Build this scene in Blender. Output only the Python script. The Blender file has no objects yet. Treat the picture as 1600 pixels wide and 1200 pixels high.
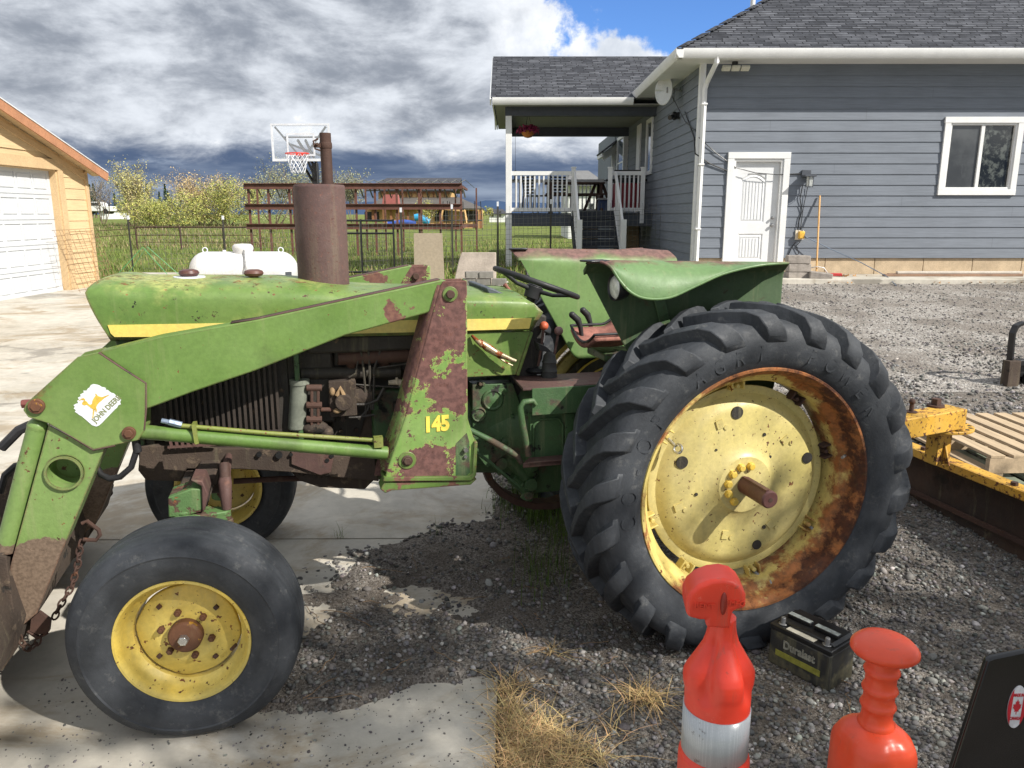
import bpy, bmesh, math, random
import numpy as np
from mathutils import Vector, Matrix, Euler, noise
random.seed(7); rng=np.random.default_rng(7)
R=math.radians
scene=bpy.context.scene; COL=scene.collection
# ------------------------------------------------------------ camera frame (metres)
FPX=1200.0; CH=1.75; TH=math.atan(265/1200.); CT,ST=math.cos(TH),math.sin(TH)
CAM=Vector((0,0,CH))
def ray(px,py):
    a=(px-800)/FPX; b=(600-py)/FPX
    return Vector((a,CT+b*ST,-ST+b*CT))
def W(px,py,Y): r=ray(px,py); return CAM+r*(Y/r.y)          # point at distance Y in front
def G(px,py,z=0.0): r=ray(px,py); return CAM+r*((z-CH)/r.z)  # point on the level z
def WX(px,py,X): r=ray(px,py); return CAM+r*(X/r.x)
# tractor frame: x forward, y to its left (the photographed side), z up
PSI=R(15.3); FWD=Vector((-math.cos(PSI),-math.sin(PSI),0)); LFT=Vector((math.sin(PSI),-math.cos(PSI),0))
TO=FWD*(-1.71)+LFT*(-3.4); TO.z=0
def T(px,py,y):
    r=ray(px,py); t=(-3.4+y-CAM.dot(LFT))/r.dot(LFT); P=CAM+r*t-TO
    return (P.dot(FWD),P.z)
def T3(px,py,y): a=T(px,py,y); return Vector((a[0],y,a[1]))
SPLIT={'hub_bolt','rim_bolt','disc_hole','pin_boss','pivot_pin','mast_hole','mast_bolt','rail_hole','pin_bolt','chain_hook','hydraulic_hose','hose_fitting','screen_post','oil_cooler','front_grille_panel','blade_bolt','plate_hole','lifting_lug','tank_foot','bench_seat','leg','wheel','pedal_arm','fuel_line','water_pump_outlet','frame','pivot_bolt','support_arm'}
# ------------------------------------------------------------ mesh builder
class MB:
    def __init__(s): s.v=[]; s.f=[]; s.M=None
    def add(s,vs,fs):
        o=len(s.v); M=s.M
        s.v+= [tuple(M@Vector(p)) if M else tuple(p) for p in vs]
        s.f+= [tuple(i+o for i in f) for f in fs]; return s
    def box(s,c,d,rot=None):
        hx,hy,hz=d[0]/2,d[1]/2,d[2]/2
        P=[Vector((x,y,z)) for x in(-hx,hx) for y in(-hy,hy) for z in(-hz,hz)]
        if rot is not None:
            m=rot if isinstance(rot,Matrix) else Euler(rot).to_matrix(); P=[m@p for p in P]
        c=Vector(c); return s.add([p+c for p in P],[(0,1,3,2),(4,6,7,5),(0,4,5,1),(2,3,7,6),(0,2,6,4),(1,5,7,3)])
    def bb(s,a,b): a=Vector(a);b=Vector(b); return s.box((a+b)/2,(abs(b.x-a.x),abs(b.y-a.y),abs(b.z-a.z)))
    def bar(s,p0,p1,w,h,up=(0,0,1)):
        p0=Vector(p0);p1=Vector(p1);d=p1-p0;L=d.length;d.normalize();u=Vector(up)
        if abs(d.dot(u))>.98:u=Vector((1,0,0))
        x=d.cross(u).normalized();z=x.cross(d)
        m=Matrix((x,d,z)).transposed(); return s.box((p0+p1)/2,(w,L,h),m)
    def cyl(s,p0,p1,r0,r1=None,n=16,caps=True):
        r1=r0 if r1 is None else r1
        p0=Vector(p0);p1=Vector(p1);d=(p1-p0).normalized()
        a=Vector((0,0,1)) if abs(d.z)<.9 else Vector((1,0,0))
        x=d.cross(a).normalized();y=d.cross(x); vs=[];fs=[]
        for p,r in((p0,r0),(p1,r1)):
            for i in range(n):
                t=2*math.pi*i/n; vs.append(p+(x*math.cos(t)+y*math.sin(t))*r)
        for i in range(n): j=(i+1)%n; fs.append((i,j,n+j,n+i))
        if caps: fs+= [tuple(range(n-1,-1,-1)),tuple(range(n,2*n))]
        return s.add(vs,fs)
    def tube(s,pts,r,n=8,closed=False):
        pts=[Vector(p) for p in pts]; m=len(pts); vs=[];fs=[]; prev=None
        rr=r if isinstance(r,(list,tuple)) else [r]*m
        for k,p in enumerate(pts):
            if closed: d=pts[(k+1)%m]-pts[k-1]
            else: d=pts[min(k+1,m-1)]-pts[max(k-1,0)]
            d.normalize()
            if prev is None:
                a=Vector((0,0,1)) if abs(d.z)<.9 else Vector((1,0,0)); x=d.cross(a).normalized()
            else: x=(prev-d*prev.dot(d)).normalized()
            prev=x; y=d.cross(x)
            for i in range(n):
                t=2*math.pi*i/n; vs.append(p+(x*math.cos(t)+y*math.sin(t))*rr[k])
        for k in range(m if closed else m-1):
            a=k*n;b=((k+1)%m)*n
            for i in range(n): j=(i+1)%n; fs.append((a+i,a+j,b+j,b+i))
        if not closed: fs+=[tuple(range(n-1,-1,-1)),tuple(range((m-1)*n,m*n))]
        return s.add(vs,fs)
    def prism(s,pts,a,b,plane='xz'):   # pts 2D outline; a,b along the remaining axis (scalars or per-vertex lists)
        n=len(pts); A=a if isinstance(a,(list,tuple)) else [a]*n; B=b if isinstance(b,(list,tuple)) else [b]*n
        mk={'xz':lambda p,t:(p[0],t,p[1]),'xy':lambda p,t:(p[0],p[1],t),'yz':lambda p,t:(t,p[0],p[1])}[plane]
        ar=sum(pts[i][0]*pts[(i+1)%n][1]-pts[(i+1)%n][0]*pts[i][1] for i in range(n))
        vs=[mk(p,t) for p,t in zip(pts,A)]+[mk(p,t) for p,t in zip(pts,B)]
        fs=[tuple(range(n)),tuple(range(2*n-1,n-1,-1))]+[(i,n+i,n+(i+1)%n,(i+1)%n) for i in range(n)]
        return s.add(vs,fs)
    def lathe(s,prof,o=(0,0,0),ax='y',n=48,closed=False,a0=0,a1=2*math.pi,fn=None):
        full=abs(a1-a0-2*math.pi)<1e-6; N=n if full else n+1; m=len(prof); vs=[];fs=[]; o=Vector(o)
        for i in range(N):
            t=a0+(a1-a0)*i/n
            for k,(r,h) in enumerate(prof):
                if fn: r,h=fn(r,h,t,k)
                c,q=r*math.sin(t),r*math.cos(t)
                p={'y':(c,h,q),'z':(c,q,h),'x':(h,c,q)}[ax]; vs.append(o+Vector(p))
        for i in range(n):
            j=(i+1)%N
            for k in range(m if closed else m-1): l=(k+1)%m; fs.append((i*m+k,i*m+l,j*m+l,j*m+k))
        return s.add(vs,fs)
    def ell(s,c,r,nu=16,nv=10):
        r=(r,r,r) if not isinstance(r,(tuple,list)) else r; vs=[];fs=[]
        for j in range(nv+1):
            p=math.pi*j/nv
            for i in range(nu):
                t=2*math.pi*i/nu; vs.append((c[0]+r[0]*math.sin(p)*math.cos(t),c[1]+r[1]*math.sin(p)*math.sin(t),c[2]+r[2]*math.cos(p)))
        for j in range(nv):
            for i in range(nu): k=(i+1)%nu; fs.append((j*nu+i,(j+1)*nu+i,(j+1)*nu+k,j*nu+k))
        return s.add(vs,fs)
    def grid(s,rows,closed_v=False):
        m=len(rows);n=len(rows[0]);vs=[p for r in rows for p in r];fs=[]
        for a in range(m-1):
            for b in range(n if closed_v else n-1): c=(b+1)%n; fs.append((a*n+b,a*n+c,(a+1)*n+c,(a+1)*n+b))
        return s.add(vs,fs)
    def mesh(s,name,mat,smooth=None,fix=True):
        me=bpy.data.meshes.new(name); me.from_pydata([tuple(p) for p in s.v],[],s.f)
        if fix:
            bm=bmesh.new(); bm.from_mesh(me); bmesh.ops.remove_doubles(bm,verts=bm.verts,dist=1e-5)
            bmesh.ops.recalc_face_normals(bm,faces=bm.faces); bm.to_mesh(me); bm.free()
        for mt in (mat if isinstance(mat,(list,tuple)) else [mat]): me.materials.append(mt)
        if smooth:
            me.polygons.foreach_set('use_smooth',[True]*len(me.polygons)); me.set_sharp_from_angle(angle=R(smooth))
        me.update(); return me
    def pieces(s):
        n=len(s.v); p=list(range(n))
        def f(i):
            while p[i]!=i: p[i]=p[p[i]]; i=p[i]
            return i
        for q in s.f:
            a=f(q[0])
            for i in q[1:]: p[f(i)]=a
        g={}
        for i in range(n): g.setdefault(f(i),[]).append(i)
        bx=[]
        for k,ix in g.items():
            P=np.array([s.v[i] for i in ix]); bx.append([P.min(0)-.003,P.max(0)+.003,set(ix)])
        ch=True
        while ch:
            ch=False
            for i in range(len(bx)):
                for j in range(i+1,len(bx)):
                    if (bx[i][0]<=bx[j][1]).all() and (bx[j][0]<=bx[i][1]).all():
                        bx[i]=[np.minimum(bx[i][0],bx[j][0]),np.maximum(bx[i][1],bx[j][1]),bx[i][2]|bx[j][2]]; bx.pop(j); ch=True; break
                if ch: break
        out=[]
        for _,_,S_ in bx:
            o=MB(); ix=sorted(S_); mp={v:k for k,v in enumerate(ix)}; o.v=[s.v[i] for i in ix]; o.f=[tuple(mp[i] for i in q) for q in s.f if q[0] in S_]; out.append(o)
        return out
    def build(s,name,mat,parent=None,smooth=35,bevel=0,solid=0,loc=None,sub=0,fix=True,seg=2):
        if name in SPLIT:
            ps=s.pieces()
            if len(ps)>1:
                os_=[q.build(name+' ',mat,parent,smooth,bevel,solid,loc,sub,fix,seg) for q in ps]
                s.sib=os_; return os_[0]
        name=name.strip()
        ob=bpy.data.objects.new(name,s.mesh(name,mat,smooth,fix)); COL.objects.link(ob)
        if parent: ob.parent=parent
        if loc is not None: ob.location=loc
        if solid: md=ob.modifiers.new('s','SOLIDIFY'); md.thickness=solid; md.offset=0
        if sub: md=ob.modifiers.new('u','SUBSURF'); md.levels=sub; md.render_levels=sub
        if bevel:
            md=ob.modifiers.new('b','BEVEL'); md.width=bevel; md.segments=seg; md.limit_method='ANGLE'; md.angle_limit=R(40)
        return ob
def npmesh(name,V,F,mat,colors=None,smooth=False):
    me=bpy.data.meshes.new(name); k=F.shape[1]; V=np.asarray(V,np.float32)
    me.vertices.add(len(V)); me.vertices.foreach_set('co',V.ravel())
    me.loops.add(F.size); me.loops.foreach_set('vertex_index',F.ravel().astype(np.int32))
    me.polygons.add(len(F)); me.polygons.foreach_set('loop_start',np.arange(0,F.size,k,dtype=np.int32))
    me.polygons.foreach_set('loop_total',np.full(len(F),k,np.int32))
    if smooth: me.polygons.foreach_set('use_smooth',np.ones(len(F),bool))
    me.update(calc_edges=True)
    if colors is not None:
        ca=me.color_attributes.new('tint','FLOAT_COLOR','POINT'); c=np.ones((len(V),4),np.float32); c[:,:3]=colors; ca.data.foreach_set('color',c.ravel())
    me.materials.append(mat); return me
def link(name,me,parent=None):
    o=bpy.data.objects.new(name,me); COL.objects.link(o)
    if parent: o.parent=parent
    return o
def tag(o,label=None,cat=None,group=None,kind=None):
    if label: o['label']=label
    if cat: o['category']=cat
    if group: o['group']=group
    if kind: o['kind']=kind
    return o
def empty(name,loc=(0,0,0),rz=0):
    o=bpy.data.objects.new(name,None); COL.objects.link(o); o.location=loc; o.rotation_euler=(0,0,rz); o.empty_display_size=.2; return o
def dup(root,loc=None,rz=None,scale=None):
    c=root.copy(); COL.objects.link(c)
    if loc is not None: c.location=loc
    if rz is not None: c.rotation_euler=(0,0,rz)
    if scale: c.scale=scale
    for ch in [o for o in bpy.data.objects if o.parent==root]:
        d=ch.copy(); COL.objects.link(d); d.parent=c
        for g in [o for o in bpy.data.objects if o.parent==ch]:
            e=g.copy(); COL.objects.link(e); e.parent=d
    return c
def textmesh(mb,s,size,M,ext=.002,bold=.0,align='CENTER',spacing=1.0,sx=1.0):
    cu=bpy.data.curves.new('t','FONT'); cu.body=s; cu.size=size; cu.extrude=ext; cu.offset=bold; cu.align_x=align; cu.align_y='CENTER'; cu.space_character=spacing; cu.resolution_u=3
    ob=bpy.data.objects.new('t',cu); COL.objects.link(ob); dg=bpy.context.evaluated_depsgraph_get(); dg.update()
    me=bpy.data.meshes.new_from_object(ob.evaluated_get(dg)); vs=[M@Vector((v.co.x*sx,v.co.y,v.co.z)) for v in me.vertices]; fs=[tuple(p.vertices) for p in me.polygons]
    mb.add(vs,fs); bpy.data.objects.remove(ob); bpy.data.curves.remove(cu); bpy.data.meshes.remove(me)
def frame(o,right,up):
    r=Vector(right).normalized();u=Vector(up).normalized();n=r.cross(u)
    M=Matrix.Identity(4)
    for i in range(3): M[i][0]=r[i];M[i][1]=u[i];M[i][2]=n[i];M[i][3]=o[i]
    return M
# ------------------------------------------------------------ materials
def srgb(r,g,b):
    f=lambda c:(c/255/12.92 if c/255<=.04045 else ((c/255+.055)/1.055)**2.4)
    return (f(r),f(g),f(b))
def c4(c): return (c[0],c[1],c[2],1)
class NB:
    def __init__(s,name,coord='Object'):
        s.m=bpy.data.materials.new(name); s.m.use_nodes=True; s.t=s.m.node_tree; s.n=s.t.nodes; s.l=s.t.links
        s.b=s.n['Principled BSDF']; s.tc=s.n.new('ShaderNodeTexCoord')
        if coord=='World': g=s.n.new('ShaderNodeNewGeometry'); s.co=g.outputs['Position']
        else: s.co=s.tc.outputs[coord]
    def mapped(s,scale):
        mp=s.n.new('ShaderNodeMapping'); mp.inputs['Scale'].default_value=scale; s.l.new(s.co,mp.inputs[0]); return mp.outputs[0]
    def noise(s,scale,detail=6,rough=.6,vec=None,dist=0,off=0):
        n=s.n.new('ShaderNodeTexNoise'); n.inputs['Scale'].default_value=scale; n.inputs['Detail'].default_value=detail; n.inputs['Roughness'].default_value=rough; n.inputs['Distortion'].default_value=dist
        v=vec or s.co
        if off:
            a=s.n.new('ShaderNodeVectorMath'); a.operation='ADD'; s.l.new(v,a.inputs[0]); a.inputs[1].default_value=(off,off*1.7,off*.6); v=a.outputs[0]
        s.l.new(v,n.inputs['Vector']); return n.outputs[0]
    def vor(s,scale,feature='F1',vec=None,out='Distance',rnd=1):
        n=s.n.new('ShaderNodeTexVoronoi'); n.feature=feature; n.inputs['Scale'].default_value=scale; n.inputs['Randomness'].default_value=rnd; s.l.new(vec or s.co,n.inputs['Vector']); return n.outputs[out]
    def ramp(s,v,a,b,lo=0,hi=1):
        n=s.n.new('ShaderNodeMapRange'); n.interpolation_type='SMOOTHSTEP'
        n.inputs[1].default_value=a;n.inputs[2].default_value=b;n.inputs[3].default_value=lo;n.inputs[4].default_value=hi; s.l.new(v,n.inputs[0]); return n.outputs[0]
    def math(s,op,a,b=None,clamp=False):
        n=s.n.new('ShaderNodeMath'); n.operation=op; n.use_clamp=clamp
        for i,x in enumerate((a,b)):
            if x is None: continue
            if isinstance(x,(int,float)): n.inputs[i].default_value=x
            else: s.l.new(x,n.inputs[i])
        return n.outputs[0]
    def sep(s,v=None):
        n=s.n.new('ShaderNodeSeparateXYZ'); s.l.new(v or s.co,n.inputs[0]); return n.outputs
    def mix(s,f,a,b):
        n=s.n.new('ShaderNodeMix'); n.data_type='RGBA'
        for i,x in ((0,f),(6,a),(7,b)):
            if isinstance(x,(int,float)): n.inputs[i].default_value=x
            elif isinstance(x,tuple): n.inputs[i].default_value=c4(x)
            else: s.l.new(x,n.inputs[i])
        return n.outputs[2]
    def mul(s,a,b,f=1.0):
        n=s.n.new('ShaderNodeMix'); n.data_type='RGBA'; n.blend_type='MULTIPLY'; n.inputs[0].default_value=f
        for i,x in ((6,a),(7,b)):
            if isinstance(x,tuple): n.inputs[i].default_value=c4(x)
            else: s.l.new(x,n.inputs[i])
        return n.outputs[2]
    def grey(s,v):
        n=s.n.new('ShaderNodeCombineColor'); [s.l.new(v,n.inputs[i]) for i in range(3)]; return n.outputs[0]
    def bump(s,h,strength=.3,dist=.01,prev=None):
        n=s.n.new('ShaderNodeBump'); n.inputs['Strength'].default_value=strength; n.inputs['Distance'].default_value=dist; s.l.new(h,n.inputs['Height'])
        if prev: s.l.new(prev,n.inputs['Normal'])
        return n.outputs[0]
    def set(s,color=None,rough=None,metal=None,normal=None,spec=None,**k):
        for key,x in (('Base Color',color),('Roughness',rough),('Metallic',metal),('Normal',normal),('Specular IOR Level',spec)):
            if x is None: continue
            if isinstance(x,tuple): s.b.inputs[key].default_value=c4(x)
            elif isinstance(x,(int,float)): s.b.inputs[key].default_value=x
            else: s.l.new(x,s.b.inputs[key])
        for kk,x in k.items(): s.b.inputs[kk.replace('_',' ')].default_value=x
        return s.m
def basic(name,col,rough=.5,var=.25,scale=6,bumpS=0,bscale=60,metal=0,coord='Object',spec=.5,fine=.12):
    b=NB(name,coord); n=b.ramp(b.noise(scale,8,.65),.3,.7,1-var,1+var*.6)
    n2=b.ramp(b.noise(scale*12,4,.7),.3,.7,1-fine,1+fine)
    c=b.mul(col,b.grey(b.math('MULTIPLY',n,n2)))
    kw={}
    if bumpS: kw['normal']=b.bump(b.noise(bscale,6,.65),bumpS,.004)
    rr=b.ramp(b.noise(scale*3,5,.6,off=3),.3,.7,max(.05,rough-.1),min(1,rough+.12))
    return b.set(color=c,rough=rr,metal=metal,spec=spec,**kw)
def paint(name,col,fade,layers,rough=.38,fscale=2.5,dust=.25,edge=0,metal=0,bumpS=.15):
    """worn paint: faded variation, then layers of rust/dirt: dict(c,t,w,s,d,r,grad=(axis,a,b,amt),c2)"""
    b=NB(name); S=b.sep()
    c=b.mix(b.ramp(b.noise(fscale,5,.6),.32,.68),col,fade)
    c=b.mul(c,b.grey(b.ramp(b.noise(55,5,.7),.3,.7,.9,1.07)))
    # pale dust and streaks
    st=b.ramp(b.noise(1,7,.7,vec=b.mapped((22,22,1.6)),off=9),.52,.75,0,dust); c=b.mix(st,c,srgb(158,152,118))
    rgh=b.ramp(b.noise(9,6,.6),.3,.7,rough-.07,rough+.15); h=b.noise(140,3,.6)
    for L in layers:
        n=b.noise(L.get('s',12),L.get('d',9),L.get('ro',.62),off=L.get('o',1.3),dist=L.get('dist',0))
        if 'grad' in L:
            for (ax,a,e,amt) in (L['grad'] if isinstance(L['grad'],list) else [L['grad']]):
                n=b.math('ADD',n,b.ramp(S['XYZ'.index(ax)],a,e,0,amt))
        m=b.ramp(n,L['t'],L['t']+L.get('w',.02))
        rc=b.mix(b.ramp(b.noise(L.get('s2',40),5,.6,off=5),.35,.65),L['c'],L.get('c2',tuple(x*.45 for x in L['c'])))
        c=b.mix(b.math('MULTIPLY',m,L.get('a',1.0)),c,rc)
        rgh=b.math('ADD',rgh,b.math('MULTIPLY',m,L.get('r',.35)),True)
        h=b.math('SUBTRACT',h,b.math('MULTIPLY',m,L.get('h',.8)))
    if edge:
        bv=b.n.new('ShaderNodeBevel'); bv.samples=4; bv.inputs[0].default_value=.012
        ge=b.n.new('ShaderNodeNewGeometry'); dt=b.n.new('ShaderNodeVectorMath'); dt.operation='DOT_PRODUCT'; b.l.new(bv.outputs[0],dt.inputs[0]); b.l.new(ge.outputs['Normal'],dt.inputs[1])
        em=b.ramp(b.math('SUBTRACT',1.0,dt.outputs['Value']),.01,.16,0,.30)
        em=b.ramp(b.math('ADD',em,b.noise(22,8,.7,off=31)),.66,.72)
        c=b.mix(b.math('MULTIPLY',em,edge),c,b.mix(b.ramp(b.noise(50,4,.6,off=2),.4,.6),srgb(112,78,60),srgb(74,52,44))); rgh=b.math('ADD',rgh,b.math('MULTIPLY',em,.3),True)
    return b.set(color=c,rough=rgh,normal=b.bump(h,bumpS,.003),metal=metal)
RUST=srgb(96,62,56); RUST2=srgb(70,42,34); RUSTO=srgb(128,80,46); DIRT=srgb(112,94,76); DIRT2=srgb(88,72,58)
GRN=(.098,.178,.036); GRNF=(.165,.245,.062); YEL=(.72,.47,.045); YELF=(.72,.52,.10)
dots=lambda t=.70,s=38:dict(c=RUSTO,c2=RUST2,t=t-.035,w=.03,s=s,d=4)
M={}
M['green']=paint('green_paint',GRN,GRNF,[dots(.69),dict(c=RUST2,t=.67,w=.02,s=9,d=10,ro=.75),dict(c=(.008,.008,.006),t=.74,w=.03,s=25,o=11)])
M['hood']=paint('hood_paint',GRN,GRNF,edge=.7,layers=[dots(.67,34),dict(c=srgb(196,196,116),t=.52,w=.22,s=5,grad=('Z',1.43,1.51,.12),a=.6,r=.1,h=0),dict(c=RUSTO,c2=RUST2,t=.645,w=.05,s=13,d=12,ro=.8,grad=('Z',1.42,1.51,.12),a=.85),dict(c=RUST2,t=.615,w=.02,s=16,o=21,d=10,ro=.8),dict(c=(.02,.02,.015),t=.675,w=.02,s=30,o=31,d=6)])
MG=[('Z',.835,.865,-.13),('Z',.955,1.0,.12),('Z',1.05,1.30,.09),('X',1.085,1.125,.16)]
M['mast']=paint('mast_paint',(.150,.265,.062),(.21,.33,.095),edge=.8,layers=[dict(c=srgb(172,180,92),c2=srgb(142,166,80),t=.592,w=.04,s=8,d=12,ro=.70,grad=MG,r=.1),
    dict(c=srgb(112,78,72),c2=srgb(86,58,54),t=.615,w=.010,s=8,d=13,ro=.70,grad=MG),dict(c=srgb(108,74,66),c2=srgb(80,54,50),t=.64,w=.010,s=34,d=8,ro=.7,o=17,grad=[('X',1.085,1.125,.05)])])
M['mast_low']=M['mast']
M['arm']=paint('arm_paint',GRN,(.150,.245,.064),edge=.9,layers=[dict(c=(.07,.085,.03),t=.56,w=.14,s=3.2,d=7,a=.45,r=.1,h=0,o=19),dots(.735,34),dict(c=srgb(120,84,70),c2=RUST,t=.70,w=.02,s=5,d=12,ro=.66,grad=[('X',1.52,1.38,.12),('Z',1.37,1.42,.06)]),dict(c=(.02,.02,.014),t=.70,w=.03,s=20,o=11)])
M['knee']=paint('knee_paint',GRN,(.160,.240,.070),edge=.9,layers=[dict(c=(.07,.085,.03),t=.56,w=.14,s=4,d=7,a=.45,r=.1,h=0,o=19),dots(.735,30),dict(c=RUSTO,c2=RUST2,t=.72,w=.16,s=9,d=11,ro=.74,grad=[('X',2.44,2.6,.22),('Z',1.16,1.27,.10)],a=.75)])
M['lowarm']=paint('lower_arm_paint',(.118,.205,.050),(.170,.26,.078),edge=.9,layers=[dots(.67,30),dict(c=srgb(118,100,84),c2=srgb(96,80,66),s2=90,t=.60,w=.03,s=5,d=10,ro=.6,grad=('Z',.66,.52,.34),r=.4,h=-.4),dict(c=RUST2,t=.72,w=.03,s=16,o=7,d=10,ro=.75)],bumpS=.3)
M['rust']=paint('rust_brown',srgb(92,66,60),srgb(74,54,50),[dict(c=srgb(104,74,64),t=.56,w=.1,s=18,r=.1,h=.2),dict(c=srgb(66,62,60),t=.60,w=.1,s=6,r=0,h=0,o=8)],rough=.72,dust=.25,bumpS=.35)
M['rustdark']=paint('rust_dark',srgb(62,44,38),srgb(78,54,44),[dict(c=srgb(104,68,48),t=.6,w=.08,s=14,r=.1,h=.2)],rough=.75,dust=.1,bumpS=.4)
M['muffler']=paint('muffler_rust',srgb(96,74,70),srgb(80,60,58),[dict(c=srgb(118,84,76),t=.52,w=.18,s=70,r=.1,h=.3),dict(c=srgb(112,100,96),t=.60,w=.2,s=4,r=0,h=0,o=8,a=.5)],rough=.75,dust=.15,bumpS=.4)
M['grime']=paint('oily_grime',(.020,.018,.015),(.036,.030,.024),[dict(c=DIRT,c2=DIRT2,t=.64,w=.06,s=16,r=.2,h=-.3)],rough=.6,dust=.3,bumpS=.6)
M['caked']=paint('caked_dirt',srgb(76,63,53),srgb(58,48,41),[dict(c=srgb(98,84,70),t=.55,w=.06,s=20,r=.1,h=-.3),dict(c=(.02,.018,.015),t=.62,w=.05,s=5,o=4)],rough=.85,dust=.2,bumpS=.8)
M['dgreen']=paint('grimy_green',(.036,.078,.030),(.055,.115,.042),[dict(c=DIRT2,c2=(.05,.042,.03),t=.51,w=.10,s=7,r=.3,h=-.3,d=10),dict(c=(.02,.02,.016),t=.60,w=.05,s=13,o=4)],rough=.5,bumpS=.5)
M['fender_in_shade']=paint('fender_inside_shade',(.038,.072,.030),(.058,.10,.044),[dict(c=DIRT2,t=.62,w=.1,s=9)],rough=.7)  # dirty inside paint, with the shell's shade put into its dark green
M['fender']=paint('fender_paint',(.085,.165,.060),(.13,.225,.085),[dict(c=srgb(120,88,78),c2=srgb(92,66,58),t=.76,w=.16,s=5,d=10,grad=[('Z',1.51,1.575,.36)],a=.9),dict(c=srgb(120,84,80),c2=srgb(80,60,62),t=.86,w=.12,s=7,grad=[('X',.45,.60,.30),('Z',1.48,1.55,.2)],a=.9),dots(.70,34),dict(c=srgb(96,140,110),t=.64,w=.2,s=5,o=14,a=.2)],rough=.45)
M['fender_far']=paint('far_fender_paint',(.105,.19,.058),(.16,.26,.085),[dict(c=srgb(122,88,84),c2=srgb(96,68,66),t=.72,w=.34,s=3,d=6,grad=[('Z',1.46,1.56,.58)],a=.95,r=.2,h=.1),dots(.75,34)],rough=.5)
M['yellow']=paint('wheel_yellow',YEL,YELF,[dots(.69,40),dict(c=RUSTO,c2=RUST2,t=.64,w=.05,s=10,d=11,ro=.75)],rough=.45)
M['decal']=paint('yellow_decal',(.72,.56,.12),(.70,.57,.18),[dict(c=RUST,t=.68,w=.02,s=12),dict(c=(.5,.5,.2),t=.64,w=.2,s=3,o=4)],rough=.4)
M['cream']=paint('disc_cream',(.58,.485,.17),(.55,.465,.20),[dots(.69,34),dict(c=srgb(150,124,78),t=.54,w=.26,s=5,o=4,a=.6,r=.1),dict(c=srgb(112,84,56),t=.66,w=.03,s=60,d=3,o=9)],rough=.42,bumpS=.12)
M['rimrear']=paint('rear_rim_paint',(.64,.52,.18),(.60,.47,.14),[dots(.66,30),dict(c=srgb(158,90,48),c2=srgb(112,60,34),t=.69,w=.14,s=7,d=11,ro=.66,grad=[('X',-.04,-.42,.24),('Z',-.22,-.48,.20),('Z',.30,.48,.16),('Y',-.12,-.02,.20)],r=.25,a=.92),dict(c=srgb(74,42,30),c2=srgb(52,32,28),t=.84,w=.12,s=8,d=11,ro=.7,o=6,grad=[('X',-.08,-.42,.24),('Z',-.25,-.48,.14),('Z',.30,.48,.10),('Y',-.10,-.03,.20)],r=.2,a=.9)],rough=.45)
M['rimfront']=paint('front_rim_paint',(.66,.47,.08),(.62,.50,.14),[dots(.66,42),dict(c=RUSTO,c2=RUST2,t=.67,w=.04,s=24,d=11,ro=.75),dict(c=RUSTO,c2=RUST2,t=.68,w=.12,s=14,o=9,grad=('Y',.08,.13,.14))],rough=.42)
M['hubrust']=paint('hub_rust',srgb(112,72,46),srgb(82,54,38),[dict(c=srgb(190,140,40),t=.62,w=.05,s=30,r=0)],rough=.7)
M['axle']=basic('axle_maroon',srgb(92,60,56),.5,.2,9)
M['steel']=basic('bright_steel',(.55,.55,.54),.3,.25,20,metal=.9)
M['dullsteel']=basic('dull_steel',(.30,.30,.30),.5,.3,20,metal=.6)
M['black']=basic('black_paint',(.012,.012,.013),.38,.4,8,.15,90)
M['blackrub']=basic('black_rubber',(.016,.016,.018),.6,.4,9,.2,60)
M['pink']=basic('torn_seat_foam',srgb(146,98,86),.9,.35,20,.5,50)
M['redknob']=basic('red_knob',srgb(190,92,60),.5,.2,20)
M['greyknob']=basic('grey_knob',srgb(120,92,88),.6,.2,20)
M['lens']=basic('lamp_lens',(.62,.63,.60),.12,.3,40,.6,90,spec=.8)
M['filter']=basic('filter_can',srgb(120,124,112),.5,.3,6)
M['whitedecal']=basic('white_decal',(.66,.68,.72),.5,.12,9)
M['gold']=basic('gold_decal',(.62,.42,.06),.5,.25,30)
M['oliveink']=basic('olive_lettering',(.20,.22,.10),.5,.2,30)
M['yellowink']=basic('yellow_number',(.85,.66,.10),.5,.2,30)
def tyremat(name,lug):
    b=NB(name); S=b.sep()
    n=b.noise(4,9,.7); n2=b.noise(22,7,.75,off=4); n4=b.noise(1,6,.6,vec=b.mapped((9,60,9)),off=3)
    c=b.mix(b.ramp(b.math('ADD',b.math('MULTIPLY',n,.6),b.math('MULTIPLY',n4,.4)),.35,.65),(.024,.027,.032),(.050,.055,.063))
    c=b.mix(b.ramp(b.math('ADD',n2,b.math('MULTIPLY',n,.5)),.80,1.0,0,.6),c,(.15,.15,.145))
    c=b.mix(b.ramp(b.noise(70,5,.8,off=7),.68,.8,0,.6),c,(.20,.19,.17))
    h=b.math('ADD',b.noise(90,5,.7),b.math('MULTIPLY',b.noise(9,6,.7),1.2))
    return b.set(color=c,rough=b.ramp(n2,.3,.7,.52,.80),normal=b.bump(h,.35,.004),spec=.4)
M['tyre']=tyremat('weathered_tyre',True)
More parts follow.
